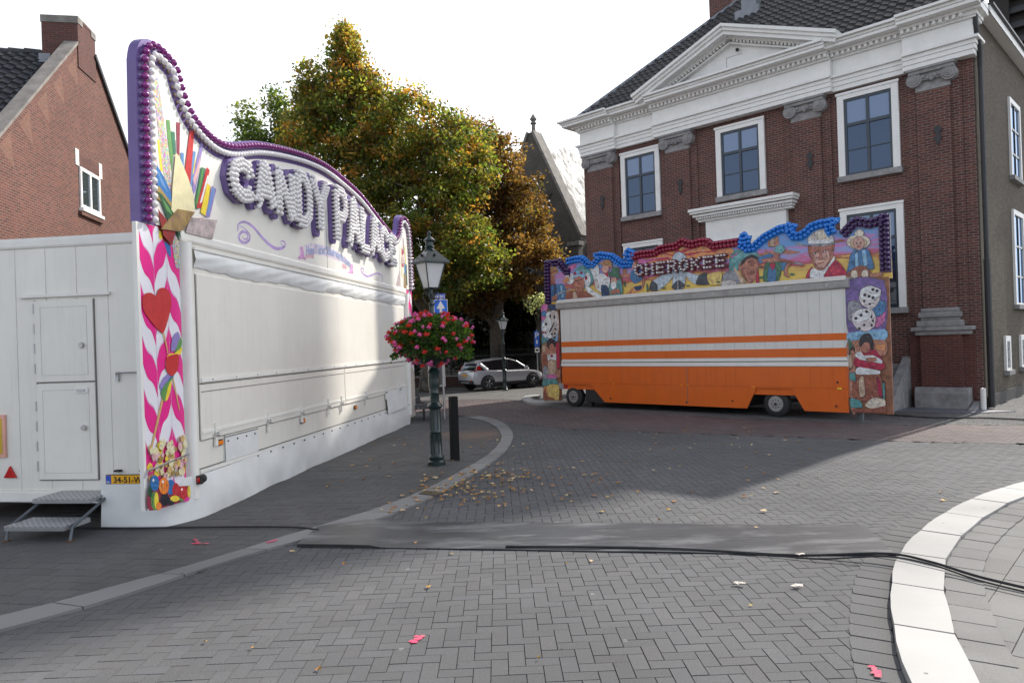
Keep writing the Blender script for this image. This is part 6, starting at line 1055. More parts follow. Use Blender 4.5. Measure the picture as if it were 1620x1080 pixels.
la_ = [('pk',[(-0.804,3.764),(-0.478,3.743),(-0.704,2.97),(-0.809,3.011)]),('bl',[(-0.531,3.301),(-0.551,3.249),(-0.602,3.212),(-0.67,3.201),(-0.737,3.219),(-0.784,3.26),(-0.8,3.315),(-0.78,3.368),(-0.728,3.404),(-0.66,3.415),(-0.594,3.397),(-0.547,3.355)]),('dbl',[(-0.475,3.814),(-0.099,3.789),(-0.023,3.397),(-0.398,3.418)]),('lb',[(-0.799,3.01),(-0.026,3.327),(-0.071,2.31),(-0.731,2.363)]),('wh',[(-0.78,2.902),(-0.45,3.315),(-0.356,3.292),(-0.583,2.466),(-0.747,2.542)]),('wh',[(-0.57,3.285),(-0.352,3.38),(-0.212,3.355),(-0.298,2.458),(-0.558,2.483)]),('hb',[(-0.353,3.345),(-0.071,3.365),(0.106,3.18),(0.062,2.692),(-0.253,2.421)]),('dk',[(-0.538,2.927),(-0.546,2.903),(-0.564,2.885),(-0.588,2.88),(-0.612,2.887),(-0.629,2.906),(-0.634,2.931),(-0.626,2.956),(-0.608,2.974),(-0.584,2.979),(-0.56,2.972),(-0.544,2.953)]),('dk',[(-0.331,3.202),(-0.338,3.174),(-0.352,3.154),(-0.372,3.147),(-0.39,3.156),(-0.403,3.177),(-0.407,3.206),(-0.401,3.234),(-0.386,3.254),(-0.367,3.261),(-0.348,3.252),(-0.335,3.231)]),('dk',[(-0.136,3.157),(-0.142,3.129),(-0.157,3.109),(-0.176,3.103),(-0.194,3.111),(-0.207,3.132),(-0.211,3.161),(-0.205,3.189),(-0.19,3.209),(-0.171,3.215),(-0.153,3.207),(-0.14,3.186)]),('dk',[(-0.43,2.674),(-0.205,2.966),(-0.173,2.947),(-0.385,2.637)]),('dk',[(-0.275,2.563),(-0.281,2.545),(-0.297,2.533),(-0.319,2.529),(-0.34,2.534),(-0.354,2.548),(-0.359,2.566),(-0.353,2.583),(-0.337,2.596),(-0.315,2.6),(-0.294,2.594),(-0.28,2.581)]),('dk',[(-0.103,2.733),(-0.11,2.716),(-0.126,2.704),(-0.147,2.7),(-0.168,2.705),(-0.182,2.719),(-0.187,2.736),(-0.181,2.754),(-0.165,2.766),(-0.144,2.77),(-0.123,2.765),(-0.108,2.751)]),('dk',[(-0.133,2.576),(-0.14,2.559),(-0.156,2.546),(-0.177,2.542),(-0.198,2.548),(-0.213,2.561),(-0.218,2.579),(-0.211,2.596),(-0.195,2.609),(-0.174,2.613),(-0.153,2.607),(-0.138,2.594)]),('dk',[(-0.154,2.436),(-0.16,2.418),(-0.176,2.406),(-0.197,2.402),(-0.218,2.407),(-0.233,2.42),(-0.238,2.438),(-0.231,2.456),(-0.215,2.468),(-0.194,2.472),(-0.173,2.467),(-0.158,2.453)]),('rd',[(-0.7,2.63),(-0.707,2.613),(-0.723,2.6),(-0.745,2.596),(-0.767,2.601),(-0.782,2.615),(-0.787,2.633),(-0.78,2.651),(-0.764,2.663),(-0.742,2.667),(-0.72,2.662),(-0.705,2.648)]),('rd',[(-0.575,2.626),(-0.581,2.61),(-0.596,2.599),(-0.615,2.595),(-0.634,2.6),(-0.648,2.612),(-0.652,2.629),(-0.646,2.644),(-0.632,2.656),(-0.612,2.659),(-0.593,2.654),(-0.58,2.642)]),('tl',[(-0.823,2.473),(-0.494,2.321),(-0.551,2.109),(-0.826,2.186)]),('rk',[(-0.812,2.185),(-0.074,2.24),(0.06,1.046),(-0.839,1.037)]),('tan',[(-0.625,2.039),(-0.641,1.968),(-0.679,1.916),(-0.728,1.897),(-0.775,1.917),(-0.808,1.97),(-0.818,2.042),(-0.802,2.114),(-0.764,2.165),(-0.715,2.183),(-0.668,2.163),(-0.635,2.11)]),('dk',[(-0.131,2.206),(-0.165,2.115),(-0.25,2.05),(-0.364,2.027),(-0.477,2.054),(-0.557,2.123),(-0.584,2.216),(-0.549,2.308),(-0.463,2.374),(-0.348,2.395),(-0.236,2.368),(-0.157,2.298)]),('sk',[(-0.224,2.102),(-0.242,2.043),(-0.285,1.999),(-0.342,1.984),(-0.398,2.001),(-0.438,2.046),(-0.451,2.107),(-0.433,2.167),(-0.389,2.21),(-0.332,2.225),(-0.276,2.207),(-0.237,2.163)]),('wh',[(-0.587,1.824),(-0.137,1.854),(-0.171,1.608),(-0.573,1.61)]),('rd',[(-0.285,1.785),(-0.295,1.764),(-0.32,1.749),(-0.353,1.743),(-0.386,1.749),(-0.409,1.765),(-0.417,1.787),(-0.408,1.808),(-0.383,1.823),(-0.349,1.828),(-0.317,1.822),(-0.293,1.807)]),('tan',[(-0.534,1.61),(-0.171,1.608),(-0.215,1.149),(-0.536,1.147)]),('brn',[(-0.782,1.755),(-0.565,1.788),(-0.571,1.111),(-0.784,1.181)]),('rd',[(-0.123,2.171),(0.088,2.236),(0.052,1.396),(-0.11,1.396)]),('gy',[(-0.774,1.396),(-0.582,1.396),(-0.51,0.863),(-0.803,0.751)]),('pk',[(-0.595,1.111),(-0.169,1.114),(-0.176,0.973),(-0.553,0.969)]),('tl',[(-0.819,0.93),(-0.176,0.973),(-0.095,0.693),(-0.808,0.643)]),('yl',[(-0.612,0.718),(-0.068,0.764),(-0.091,0.236),(-0.634,0.218)]),('or_',[(-0.808,0.643),(-0.614,0.683),(-0.586,0.22),(-0.827,0.212)]),('brn',[(-0.816,0.463),(-0.689,0.61),(-0.628,0.361),(-0.346,0.298),(-0.256,0.213),(-0.827,0.212)])]
art_mesh('painted_figures', lp, [(c, [(min(.015, max(-.79, x)), min(3.6, max(.22, z))) for x, z in P]) for c, P in la_], WC, .0185, .0009, rich=260, rnd_=True)
g = MB(); g.box(9.995, 10.005, .29, .3, 3.66, 5.2, SEAM); g.build('panel_seam', board)
# bulb caps along the mural top
def cap_mesh(m, r=.06):
    g = MB(); g.lathe([(r * .9, .0), (r, -.03), (r * .85, -.075), (r * .45, -.10), (.005, -.105)], (0, 0, 0), 10, m, 'y'); o = g.build('light_cap', None, smooth=True); me = o.data; bpy.data.objects.remove(o); return me
CB = mat('blue_cap', (.015, .18, .62), .2, coat=.5); CR_ = mat('crimson_cap', (.28, .008, .04), .2, coat=.5); CP = mat('violet_cap', (.05, .015, .09), .2, coat=.5)
CBB = mat('blue_board', (.02, .26, .70), .4)
mB, mR, mP = cap_mesh(CB), cap_mesh(CR_), cap_mesh(CP)
def edge_strip(P, m, mesh, nm, w=.27, y=.31):
    g = MB(); Q = inset(P, w)
    for i in range(len(P) - 1):
        yy = y - .012 - (i % 2) * .001
        g.prism([P[i], P[i + 1], Q[i + 1], Q[i]], yy, y + .06, m)
    g.build('cap_board', board)
    L = []
    for off in (.07, .195):
        for v in resample([(a, b_, 0) for a, b_ in inset(P, off)], .122): L.append((mesh, (v.x, y - .012, v.y)))
    return L
blueL = edge_strip(MB1[8:], CBB, mB, ''); redL = edge_strip([MB1[-1]] + MB2, CR_, mR, ''); blueR = edge_strip(MB3 + MB4[:8], CBB, mB, ''); vioR = edge_strip(MB4[8:18] + [(10.78, 5.2), (10.78, 3.75)], CP, mP, ''); vioL = edge_strip([(-.84, 3.6)] + MB1[1:7], CP, mP, '')
place_bulbs(blueR + vioR + redL + blueL + vioL, board, 'light_cap', 100)
lst = []; MARO = mat('maroon_letter', (.10, .012, .02), .4)
PB = bulb_mesh(BWH, .034, False)
LT = [(3.138,4.7),(6.422,4.707),(3.193,4.285),(6.407,4.285)]
xa, xb = LT[0][0], LT[1][0]; zt0, zt1, zb0, zb1 = LT[0][1], LT[1][1], LT[2][1], LT[3][1]
zt0 = zt1 = (zt0 + zt1) / 2; zb0 = zb1 = (zb0 + zb1) / 2
n_ = 8; pitch_ = (xb - xa) / n_
for i, ch in enumerate('CHEROKEE'):
    x0 = xa + pitch_ * (i + .13); letter(ch, x0, x0 + pitch_ * .72, zb0 + .06, zt0 - .05, zt0 - .05, board, .062, Y0 - .045, .03, MARO, PB, (0,), .098, lst)
place_bulbs(lst, board, 'letter_bulb', 100)
# ============================================================ LEFT HOUSE
o_, rz = ftransform(HOUSE)
HB_ = brickmat('house_brick', (.205, .068, .046), (.10, .038, .028), (.19, .15, .13), .21, .066, .012, bmp=.4, stain=.3)
LH = thing('brick_house', 'red brick gabled house with chimney and small white window behind the white trailer', 'house', o_, rz)
G_ = [(0.028,10.608),(-3.873,7.349),(1.718,10.968),(4.908,8.225)]
az_ = 11.5; ax_ = 1.08; sl1 = (G_[0][1] - G_[1][1]) / (G_[0][0] - G_[1][0]); ey = 4.2
s0 = ax_ - (az_ - ey) / .86; s1 = ax_ + (az_ - ey) / .80
gp = [(s0, 0), (s1, 0), (s1, ey), (ax_ + .5, az_ - .15), (ax_ - .5, az_ - .15), (s0, ey)]
g = MB(); g.prism(gp, 0, .3, HB_); gw = g.build('gable_wall', LH)
# braided brick triangles along the verge
g = MB(); TRI = brickmat('braided_brick', (.25, .11, .075), (.19, .088, .062), (.20, .17, .15), .22, .06, .008)
for i in range(9):
    t = .02 + i * .11; x = ax_ - .55 + (s0 - ax_) * t * 1.0 - .05; z = az_ - .55 + (ey - az_) * t
    if z > ey: g.prism([(x, z), (x - .55, z - .50), (x + .15, z - .85)], -.0025, 0, TRI)
g.build('braided_brickwork', gw)
CAPS = mat('verge_stone', (.22, .20, .18), .9, var=.3, bmp=.5, dirt=.4)
def verge(xa, za, xb, zb, nm, m=CAPS, y0=-.06, y1=.34, th=.16):
    d = Vector((xb - xa, zb - za)).normalized(); n_ = Vector((-d.y, d.x)); n_ = n_ if n_.y > 0 else -n_; g = MB()
    g.prism([(xa, za), (xb, zb), (xb + n_.x * th, zb + n_.y * th), (xa + n_.x * th, za + n_.y * th)], y0, y1, m); return g.build(nm, LH)
verge(s0, ey, ax_ - .5, az_ - .15, 'verge_capping', y0=-.03, y1=.34, th=.07); verge(s1, ey, ax_ + .5, az_ - .15, 'verge_capping', DARKM, -.08, .3, .12)
g = MB(); cy0, cy1 = -.0, 1.25; CHB = brickmat('chimney_brick', (.16, .062, .05), (.11, .05, .042), (.14, .12, .11), .21, .062, .007, stain=.3)
g.box(ax_ - .62, ax_ + .62, -.03, .92, 10.6, 12.02, CHB); g.box(ax_ - .64, ax_ - .3, -.05, .94, 11.86, 12.06, CAPS); g.box(ax_ + .3, ax_ + .64, -.05, .94, 11.86, 12.06, CAPS); g.box(ax_ - .3, ax_ + .3, -.04, .93, 11.98, 12.07, CHB); g.box(ax_ - .66, ax_ + .66, .7, 1.0, 10.7, 10.95, mat('lead', (.22, .23, .25), .5, .3)); g.build('chimney', LH)
TILE2 = mat('grey_roof_tile', (.028, .029, .031), .5, var=.3, vscale=8, dirt=.3)
g = MB(); DX = 14
g.face([(s0 - .2, .3, ey - .17), (ax_, .3, az_ - .35), (ax_, DX, az_ - .35), (s0 - .2, DX, ey - .17)], TILE2); g.face([(s1 + .2, .3, ey - .17), (ax_, .3, az_ - .35), (ax_, DX, az_ - .35), (s1 + .2, DX, ey - .17)], TILE2); rf = g.build('roof', LH)
uy = Vector((ax_ - s0 + .2, 0, az_ - .35 - ey + .17)); ll = uy.length
tile_roof('roof_tiles', (s0 - .2, DX, ey - .12), (0, -1, 0), tuple(uy.normalized()), DX - .35, ll, [(0, 0), (DX - .35, 0), (DX - .35, ll), (0, ll)], TILE2, rf, px_=.30, py_=.36, sx=6, amp=.035, lift=.05)
g = MB(); 
for k in range(30): g.cyl((ax_, 1.2 + k * .42, az_ - .32), (ax_, 1.2 + k * .42 + .43, az_ - .30), .12, .135, 10, TILE2)
g.build('ridge_tile', rf)
g = MB(); g.box(s0, s1, DX, DX + .3, 0, ey, HB_); g.box(s0, s0 + .3, .3, DX, 0, ey - .1, HB_); g.box(s1 - .3, s1, .3, DX, 0, ey - .1, HB_); g.build('wall', LH)
wz0, wz1, wa, wb = 6.55, 7.72, .30, 1.72
g = MB(); g.box(wa - .02, wb + .02, -.004, 0, wz0 - .02, wz1 + .02, mat('reveal', (.05, .045, .04), .9))
for a, b_, p, q in ((wa, wa + .1, wz0, wz1), (wb - .1, wb, wz0, wz1), (wa + .1, wb - .1, wz0, wz0 + .1), (wa + .1, wb - .1, wz1 - .1, wz1), (.96, 1.06, wz0 + .1, wz1 - .1)): g.box(a, b_, -.05, -.005, p, q, PWHITE)
w = g.build('window_frame', gw); g = MB(); g.box(wa + .1, wb - .1, -.02, -.006, wz0 + .1, wz1 - .1, glassmat('house_glass', (.05, .06, .065), .10)); g.build('pane', w)
g = MB(); g.box(wa - .06, wb + .06, -.12, -.001, wz0 - .10, wz0 - .01, PWHITE); g.box(wa - .1, wb + .1, -.09, -.001, wz0 - .22, wz0 - .11, HB_); g.build('sill', w)
g = MB(); g.box(wa - .22, wa + .0, -.02, -.001, 7.72, 8.18, PWHITE); g.build('lintel_block', w)
g = MB(); g.box(wb + .02, wb + .24, -.02, -.001, 7.72, 8.18, PWHITE); g.build('lintel_block', w)
g = MB(); g.box(wa + .0, wb + .02, -.018, -.001, 7.74, 8.1, CHB); g.build('lintel', w)
for xx in (-2.85, -.2): 
    if xx == -.2: continue
    g = MB(); g.box(xx, xx + .2, -.02, -.001, 4.2, 4.75, PWHITE); g.build('lintel_block', gw)
g = MB(); g.box(-2.65, -1.4, -.018, -.001, 4.25, 4.62, CHB); g.build('lintel', gw)
g = MB(); g.box(1.3, 2.6, -.03, -.001, 4.1, 4.7, DARKM); g.box(1.2, 2.7, -.05, -.001, 4.7, 4.8, PWHITE); g.build('window_frame', gw)
# ============================================================ CHURCH
CH_ = ((1.6, 45), (.8, -.6))
CHR = thing('church', 'grey brick church gable with stone finial and slate roof between tree and town hall', 'church', (1.6, 45, 0), math.atan2(-.6, .8))
CBR = brickmat('church_brick', (.17, .155, .13), (.12, .11, .095), (.10, .095, .085), .24, .08, .01, stain=.5)
SLATE, n, b = newmat('bright_slate'); uv = uvcoord(n); t = n.nodes.new('ShaderNodeTexBrick'); n.links.new(uv, t.inputs['Vector']); t.inputs['Scale'].default_value = 1; t.inputs['Brick Width'].default_value = .3; t.inputs['Row Height'].default_value = .25; t.inputs['Mortar Size'].default_value = .006
t.inputs['Color1'].default_value = (.14, .145, .155, 1); t.inputs['Color2'].default_value = (.10, .105, .115, 1); t.inputs['Mortar'].default_value = (.10, .10, .10, 1)
mp = n.nodes.new('ShaderNodeMapping'); mp.inputs['Scale'].default_value = (1, 1, .35); n.links.new(ocoord(n), mp.inputs[0])
st = ramp(n, noise(n, 1.5, 9, mp.outputs[0], .8), .44, .60); n.links.new(mixrgb(n, st, t.outputs[0], (.06, .055, .05)), b.inputs['Base Color'])
n.links.new(ramp(n, noise(n, 1.5, 9, mp.outputs[0], .8), .46, .66, (.5,) * 3, (.85,) * 3), b.inputs['Roughness']); b.inputs['Specular IOR Level'].default_value = .4
RD = 26; gsl = (15.5 - 9.5) / 2.9; hwid = 3.4; ez = 15.6 - gsl * hwid
g = MB(); g.prism([(-hwid, 0), (hwid, 0), (hwid, ez), (.12, 15.5), (-.12, 15.5), (-hwid, ez)], 0, .7, CBR); gw = g.build('gable_wall', CHR)
g = MB()
for s_ in (-1, 1):
    d = Vector((s_ * (hwid - .12), ez - 15.5)).normalized(); n_ = Vector((-d.y, d.x)); n_ = n_ if n_.y > 0 else -n_
    a = Vector((s_ * .12, 15.5)); b2 = Vector((s_ * hwid, ez)); g.prism([tuple(a), tuple(b2), tuple(b2 + n_ * .16), tuple(a + n_ * .16)], -.12, .85, CAPS)
g.build('gable_coping', gw)
g = MB(); g.lathe([(.42, 15.1), (.22, 15.8), (.13, 16.3), (.12, 16.6), (.2, 16.66), (.2, 16.72), (.12, 16.8), (.24, 16.95), (.12, 17.15), (.02, 17.3)], (0, .35, -.55), 10, CAPS); g.build('finial', gw, smooth=True)
g = MB(); arcp = [(-1.75 + 1.9 * math.cos(t * math.pi / 16), 8.6 + 2.0 * math.sin(t * math.pi / 16)) for t in range(17)]
inn2 = [(-1.75 + 1.65 * math.cos(t * math.pi / 16), 8.6 + 1.75 * math.sin(t * math.pi / 16)) for t in range(17)]
g.prism([(inn2[0][0], 3)] + [arcp[0]] * 0 + inn2 + [(inn2[-1][0], 3)], -.02, -.001, DGLASS); w = g.build('arched_window', gw)
g = MB(); g.prism(arcp + inn2[::-1], -.1, -.001, CAPS); g.build('window_arch', w)
g = MB()
for x in (-2.9, -2.3, -1.75, -1.2, -.6): g.box(x - .03, x + .03, -.06, -.021, 3, 9.8, CAPS)
for z in (5, 6.5, 8): g.box(-3.3, -.2, -.05, -.0215, z, z + .05, CAPS)
g.lathe([(.9, -.07), (.9, -.03), (.8, -.03), (.8, -.07)], (-1.75, 0, 9.2), 20, CAPS, 'y'); g.build('tracery', w)
g = MB(); g.box(-.75, -.35, -.015, -.001, 11.9, 12.5, DARKM); g.build('vent_slot', gw)
for (x, z) in ((1.15, 11.2), (2.65, 8.1)):
    g = MB(); g.tube([(x, -.05, z - .5), (x + .12, -.05, z), (x, -.05, z + .45)], .03, 6, DARKM); g.tube([(x - .3, -.05, z + .2), (x + .1, -.05, z), (x + .35, -.05, z + .25)], .03, 6, DARKM); g.build('wall_anchor', gw)
g = MB(); g.box(hwid - .55, hwid + .1, -.9, .0, 0, 5.4, CBR); g.prism([(0, 6.7), (-.95, 5.4), (-.95, 5.3), (0, 5.3)], hwid - .62, hwid + .17, CAPS, 'x'); g.box(hwid - .5, hwid + .12, -.5, 0, 6.2, ez - .6, CBR); g.box(hwid - .62, hwid + .24, -.6, 0, ez - .6, ez - .35, CAPS); g.build('buttress', CHR, bevel=.02)
g = MB(); y0 = .7
g.face([(0, y0, 15.3), (0, RD, 15.3), (hwid + 2.1, RD, 15.3 - gsl * (hwid + 2.1) * .985), (hwid + .9, y0, 15.3 - gsl * (hwid + .9) * .985)], SLATE)
g.face([(0, y0, 15.3), (0, RD, 15.3), (-hwid - .9, RD, 15.3 - gsl * (hwid + .9)), (-hwid - .9, y0, 15.3 - gsl * (hwid + .9))], SLATE); g.build('roof', CHR)
g = MB(); g.box(hwid + .1, hwid + 4.2, 1.2, RD, 0, 6.3, CBR); g.box(hwid, hwid + 4.4, 1.0, RD, 6.3, 6.6, CAPS); g.build('aisle_wall', CHR)
g = MB(); g.box(-hwid - 26, -hwid, 1.5, 8, 0, 8.5, CBR); g.build('nave_wall', CHR)
# ============================================================ TREES
def jitter(c, s): return tuple(max(.002, v * (1 + rnd.uniform(-s, s))) for v in c)
def make_tree(name, label, X, Y, trunk_h, trunk_r, lobes, nleaf, lsize, pal, weights, seed, spike=None, lean=0, group=None, clump=.55, shell=.55):
    """lobes: list of (dx, dy, z, rx, ry, rz, weight); leaves gather in clumps on twigs"""
    rr = random.Random(seed); T = thing(name, label, 'tree', (X, Y, 0))
    if group: T['group'] = group
    # limbs
    g = MB(); topz = max(l[2] + l[5] * .6 for l in lobes)
    tr = [(0, 0, -.05), (.05, .02, trunk_h * .5), (lean * .3, 0, trunk_h)]
    k = trunk_h
    while k < trunk_h + (topz - trunk_h) * .72: k += (topz - trunk_h) / 6; tr.append((lean * (k - trunk_h) * .1 + rr.gauss(0, .12), rr.gauss(0, .12), k))
    rad = [trunk_r * 1.5, trunk_r, trunk_r * .85] + [trunk_r * .8 * (1 - (i + 1) / (len(tr) - 2)) + .03 for i in range(len(tr) - 3)]
    g.tube(catmull(tr, 3), [max(.02, np.interp(i / (len(tr) * 3 - 3), np.linspace(0, 1, len(rad)), rad)) for i in range((len(tr) - 1) * 3 + 1)], 9, BARK)
    for q in range(6):
        a = q * 1.05 + rr.random(); g.tube([(0, 0, .5), (.5 * trunk_r * math.cos(a) * 2, .5 * trunk_r * math.sin(a) * 2, .15), (trunk_r * 2.4 * math.cos(a), trunk_r * 2.4 * math.sin(a), -.03)], [trunk_r * .5, trunk_r * .4, .05], 6, BARK)
    clumps = []; tw = sum(l[6] for l in lobes); per = 26; N = int(nleaf / per)
    for l in lobes:
        for _ in range(int(N * l[6] / tw)):
            d = Vector((rr.gauss(0, 1), rr.gauss(0, 1), rr.gauss(0, 1))).normalized(); r = rr.random() ** (1 / 3) if rr.random() > shell else rr.uniform(.78, 1.04)
            bumpy = 1 + .16 * math.sin(d.x * 5 + seed) * math.cos(d.z * 6 + seed * 2) + .08 * math.sin(d.y * 13 + d.x * 9)
            if math.sin(d.x * 4.1 + l[2] * 3 + seed) * math.sin(d.z * 4.7 + l[0] * 2 + 1) * math.sin(d.y * 3.9 + seed) > .13 and r > .42: continue
            clumps.append(Vector((l[0] + d.x * l[3] * r * bumpy, l[1] + d.y * l[4] * r * bumpy, l[2] + d.z * l[5] * r * bumpy)))
    for l in lobes:
        for _ in range(int(5 + 5 * l[6])):
            c = rr.choice(clumps); zt_ = max(trunk_h * .8, min(topz * .9, c.z - rr.uniform(.5, 2.5)))
            st = Vector((lean * (zt_ - trunk_h) * .1 if zt_ > trunk_h else 0, 0, zt_)); md = st.lerp(c, .5) + Vector((rr.gauss(0, .3), rr.gauss(0, .3), rr.uniform(.1, .7)))
            r0 = trunk_r * .28 * (1 - .6 * zt_ / topz); g.tube(catmull([st, md, c], 4), [r0 * (1 - i / 9) + .012 for i in range(9)], 5, BARK)
    g.build('trunk', T, smooth=True)
    # leaves
    nL = len(clumps) * per; V = np.zeros((nL * 4, 3)); C_ = np.zeros((nL * 4, 4), dtype=np.float32); C_[:, 3] = 1; k = 0
    rs = np.random.RandomState(seed)
    for c in clumps:
        e = rs.rand(); base = None; u = rr.random(); acc = 0
        hgt = (c.z - trunk_h) / max(1, topz - trunk_h)
        for col, w in zip(pal, weights(hgt, c) if callable(weights) else weights):
            acc += w
            if u <= acc: base = col; break
        if base is None: base = pal[-1]
        off = rs.normal(0, 1, (per, 3)) * np.array([clump, clump, clump * .6]) * .55
        nrm = rs.normal(0, 1, (per, 3)); nrm[:, 2] += .5; nrm /= np.linalg.norm(nrm, axis=1)[:, None]
        t1 = np.cross(nrm, rs.normal(0, 1, (per, 3))); t1 /= np.linalg.norm(t1, axis=1)[:, None]; t2 = np.cross(nrm, t1)
        s = lsize * rs.uniform(.55, 1.25, (per, 1)); ctr = np.array(c)[None] + off
        q = np.stack([ctr - t1 * s, ctr + t2 * s * .55 + nrm * s * .15, ctr + t1 * s, ctr - t2 * s * .55 + nrm * s * .15], 1)
        V[k * 4:(k + per) * 4] = q.reshape(-1, 3)
        br = rs.uniform(.55, 1.5, (per, 1)) * (.75 + .5 * e); mixc = np.array(pal[rs.randint(len(pal))])[None] * .22 + np.array(base)[None] * .78
        C_[k * 4:(k + per) * 4, :3] = np.repeat(mixc * br, 4, axis=0); k += per
    me = bpy.data.meshes.new('crown'); me.vertices.add(nL * 4); me.vertices.foreach_set('co', V.ravel()); me.loops.add(nL * 4); me.loops.foreach_set('vertex_index', np.arange(nL * 4, dtype=np.int32))
    me.polygons.add(nL); me.polygons.foreach_set('loop_start', np.arange(0, nL * 4, 4, dtype=np.int32)); me.update(calc_edges=True)
    ca = me.color_attributes.new('tint', 'FLOAT_COLOR', 'CORNER'); ca.data.foreach_set('color', C_.ravel()); me.materials.append(LEAF)
    o = bpy.data.objects.new('crown', me); S.collection.objects.link(o); o.parent = T
    return T
GRN = [(.065, .10, .028), (.09, .125, .034), (.14, .16, .038), (.29, .20, .05), (.35, .155, .04), (.17, .08, .028)]
def limew(h, c):
    a = min(1, max(0, h)); return (.36 - .18 * a, .30 - .06 * a, .17, .09 + .1 * a, .03 + .07 * a, .05 + .07 * a)
make_tree('lime_tree', 'tallest tree, green and yellow with a narrow pointed top behind the white trailer', -8.3, 38, 3.2, .34,
          [(.0, 0, 17.0, .95, .95, 2.2, .5), (.1, 0, 14.8, 1.9, 1.9, 2.2, 1.2), (-1.9, 0, 13.2, 1.5, 1.5, 2.6, .9), (-.1, 0, 11.2, 3.4, 3.1, 3.0, 2.2), (1.6, 0, 12.4, 1.6, 1.6, 1.9, .8), (.3, 0, 7.4, 3.9, 3.5, 3.4, 2.2), (-.2, .4, 19.0, .28, .28, .9, .08), (-1.8, 0, 16.1, .7, .7, 1.6, .3), (0, 0, 18.2, .6, .6, 1.3, .28), (1.1, 0, 15.6, 1.0, 1.0, 1.5, .4), (-2.3, 0, 15.6, .5, .5, 1.0, .12)], 84000, .115, GRN, limew, 3, clump=.48, shell=.62)
def lime2w(h, c):
    a = min(1, max(0, h)); return (.46 - .22 * a, .30 - .02 * a, .14, .06 + .1 * a, .02 + .07 * a, .02 + .07 * a)
make_tree('lime_tree', 'broad green tree with yellowing top whose mottled trunk shows behind the street lamp', -4.3, 36.5, 3.3, .42,
          [(-.2, 0, 12.6, 2.1, 2.0, 2.5, 1.3), (1.5, 0, 11.3, 2.2, 2.2, 2.6, 1.4), (-1.2, 0, 14.6, .6, .6, 1.0, .12), (-.6, 0, 8.2, 3.0, 2.8, 2.8, 1.7), (1.0, -1.2, 6.6, 2.7, 2.2, 2.2, 1.5), (2.6, -.5, 6.2, 1.6, 1.4, 1.1, .5)], 66000, .11, GRN, lime2w, 11, clump=.48)
CHN = [(.125, .066, .028), (.155, .086, .036), (.10, .046, .022), (.175, .11, .045), (.085, .078, .026), (.06, .034, .016)]
make_tree('chestnut_tree', 'brown leaved chestnut tree standing before the church gable', -.9, 40, 3.0, .4,
          [(-1.2, 0, 12.7, 1.8, 1.9, 2.2, 1.0), (.3, 0, 11.6, 1.8, 1.9, 2.3, 1.0), (1.6, 0, 9.5, 1.4, 1.9, 2.2, .9), (-1.0, 0, 8.6, 3.0, 2.8, 2.6, 1.7), (1.1, -.6, 6.8, 2.6, 2.4, 1.9, 1.4), (-1.2, -1, 5.9, 2.8, 2.2, 1.8, 1.4), (.3, 0, 13.4, .6, .6, .9, .12)], 64000, .12, CHN, (.3, .22, .2, .12, .1, .06), 23, clump=.44)
make_tree('dark_tree', 'small dark green tree with sparse airy branches at the left of the tallest tree', -14.2, 44, 5, .22,
          [(.2, 0, 17.0, .5, .6, 1.5, .35), (-1.7, 0, 16.6, .45, .5, 1.0, .25), (1.2, 0, 15.6, .9, .9, 1.6, .5), (-.6, 0, 14.6, 1.9, 1.7, 1.2, .9), (-.2, 0, 12.4, 2.8, 2.4, 2.0, 1.3), (-.2, 0, 9.0, 2.9, 2.5, 2.4, 1.0)], 20000, .13, [(.05, .08, .02), (.07, .10, .026), (.10, .11, .03)], (.4, .35, .25), 31, clump=.6)
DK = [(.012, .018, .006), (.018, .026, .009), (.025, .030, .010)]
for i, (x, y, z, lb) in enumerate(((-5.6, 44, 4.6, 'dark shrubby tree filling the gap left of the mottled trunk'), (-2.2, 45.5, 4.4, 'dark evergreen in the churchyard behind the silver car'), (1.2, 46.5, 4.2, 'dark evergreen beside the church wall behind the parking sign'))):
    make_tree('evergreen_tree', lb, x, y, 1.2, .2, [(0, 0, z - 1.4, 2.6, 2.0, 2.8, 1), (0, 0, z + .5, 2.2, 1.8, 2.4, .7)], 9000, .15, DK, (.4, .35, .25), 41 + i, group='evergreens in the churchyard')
g = make_tree('holly_bush', 'holly bush with sunlight painted into its pale leaf colours above the iron fence near the parking sign', 1.5, 38.4, .8, .05, [(-.1, 0, 4.4, .65, .4, .38, 1)], 900, .09, [(.55, .55, .50), (.35, .36, .28), (.12, .14, .08)], (.4, .3, .3), 51, clump=.35)  # near-white leaf colours stand in for sunlight on the holly leaves
# ============================================================ FENCE
FN = thing('iron_fence', 'black wrought iron railing on a low brick wall behind the silver car', 'fence', (0, 39.2, 0))
FB = brickmat('fence_brick', (.10, .05, .04), (.08, .045, .036), (.07, .065, .06), .22, .07, .008)
g = MB(); g.box(-12, 5.2, 0, .3, 0, .55, FB); g.box(-12.05, 5.25, -.04, .34, .55, .62, STONE); g.build('low_wall', FN)
g = MB(); g.box(-12, 5.2, .12, .16, .78, .82, DARKM); g.box(-12, 5.2, .12, .16, 1.62, 1.66, DARKM); g.build('rail', FN)
g = MB(); x = -12
while x < 5.2:
    g.cyl((x, .14, .6), (x, .14, 1.85), .012, m=DARKM, n=5); g.lathe([(.005, 1.84), (.03, 1.9), (.005, 2.0)], (x, .14, 0), 5, DARKM); x += .14
o = g.build('railing_bar', FN); o['kind'] = 'stuff'
for k in range(7):
    g = MB(); x = -11.5 + k * 2.7; g.cyl((x, .14, .6), (x, .14, 2.1), .035, m=DARKM, n=8); g.ball((x, .14, 2.18), .07, 8, DARKM); g.build('fence_post', FN)
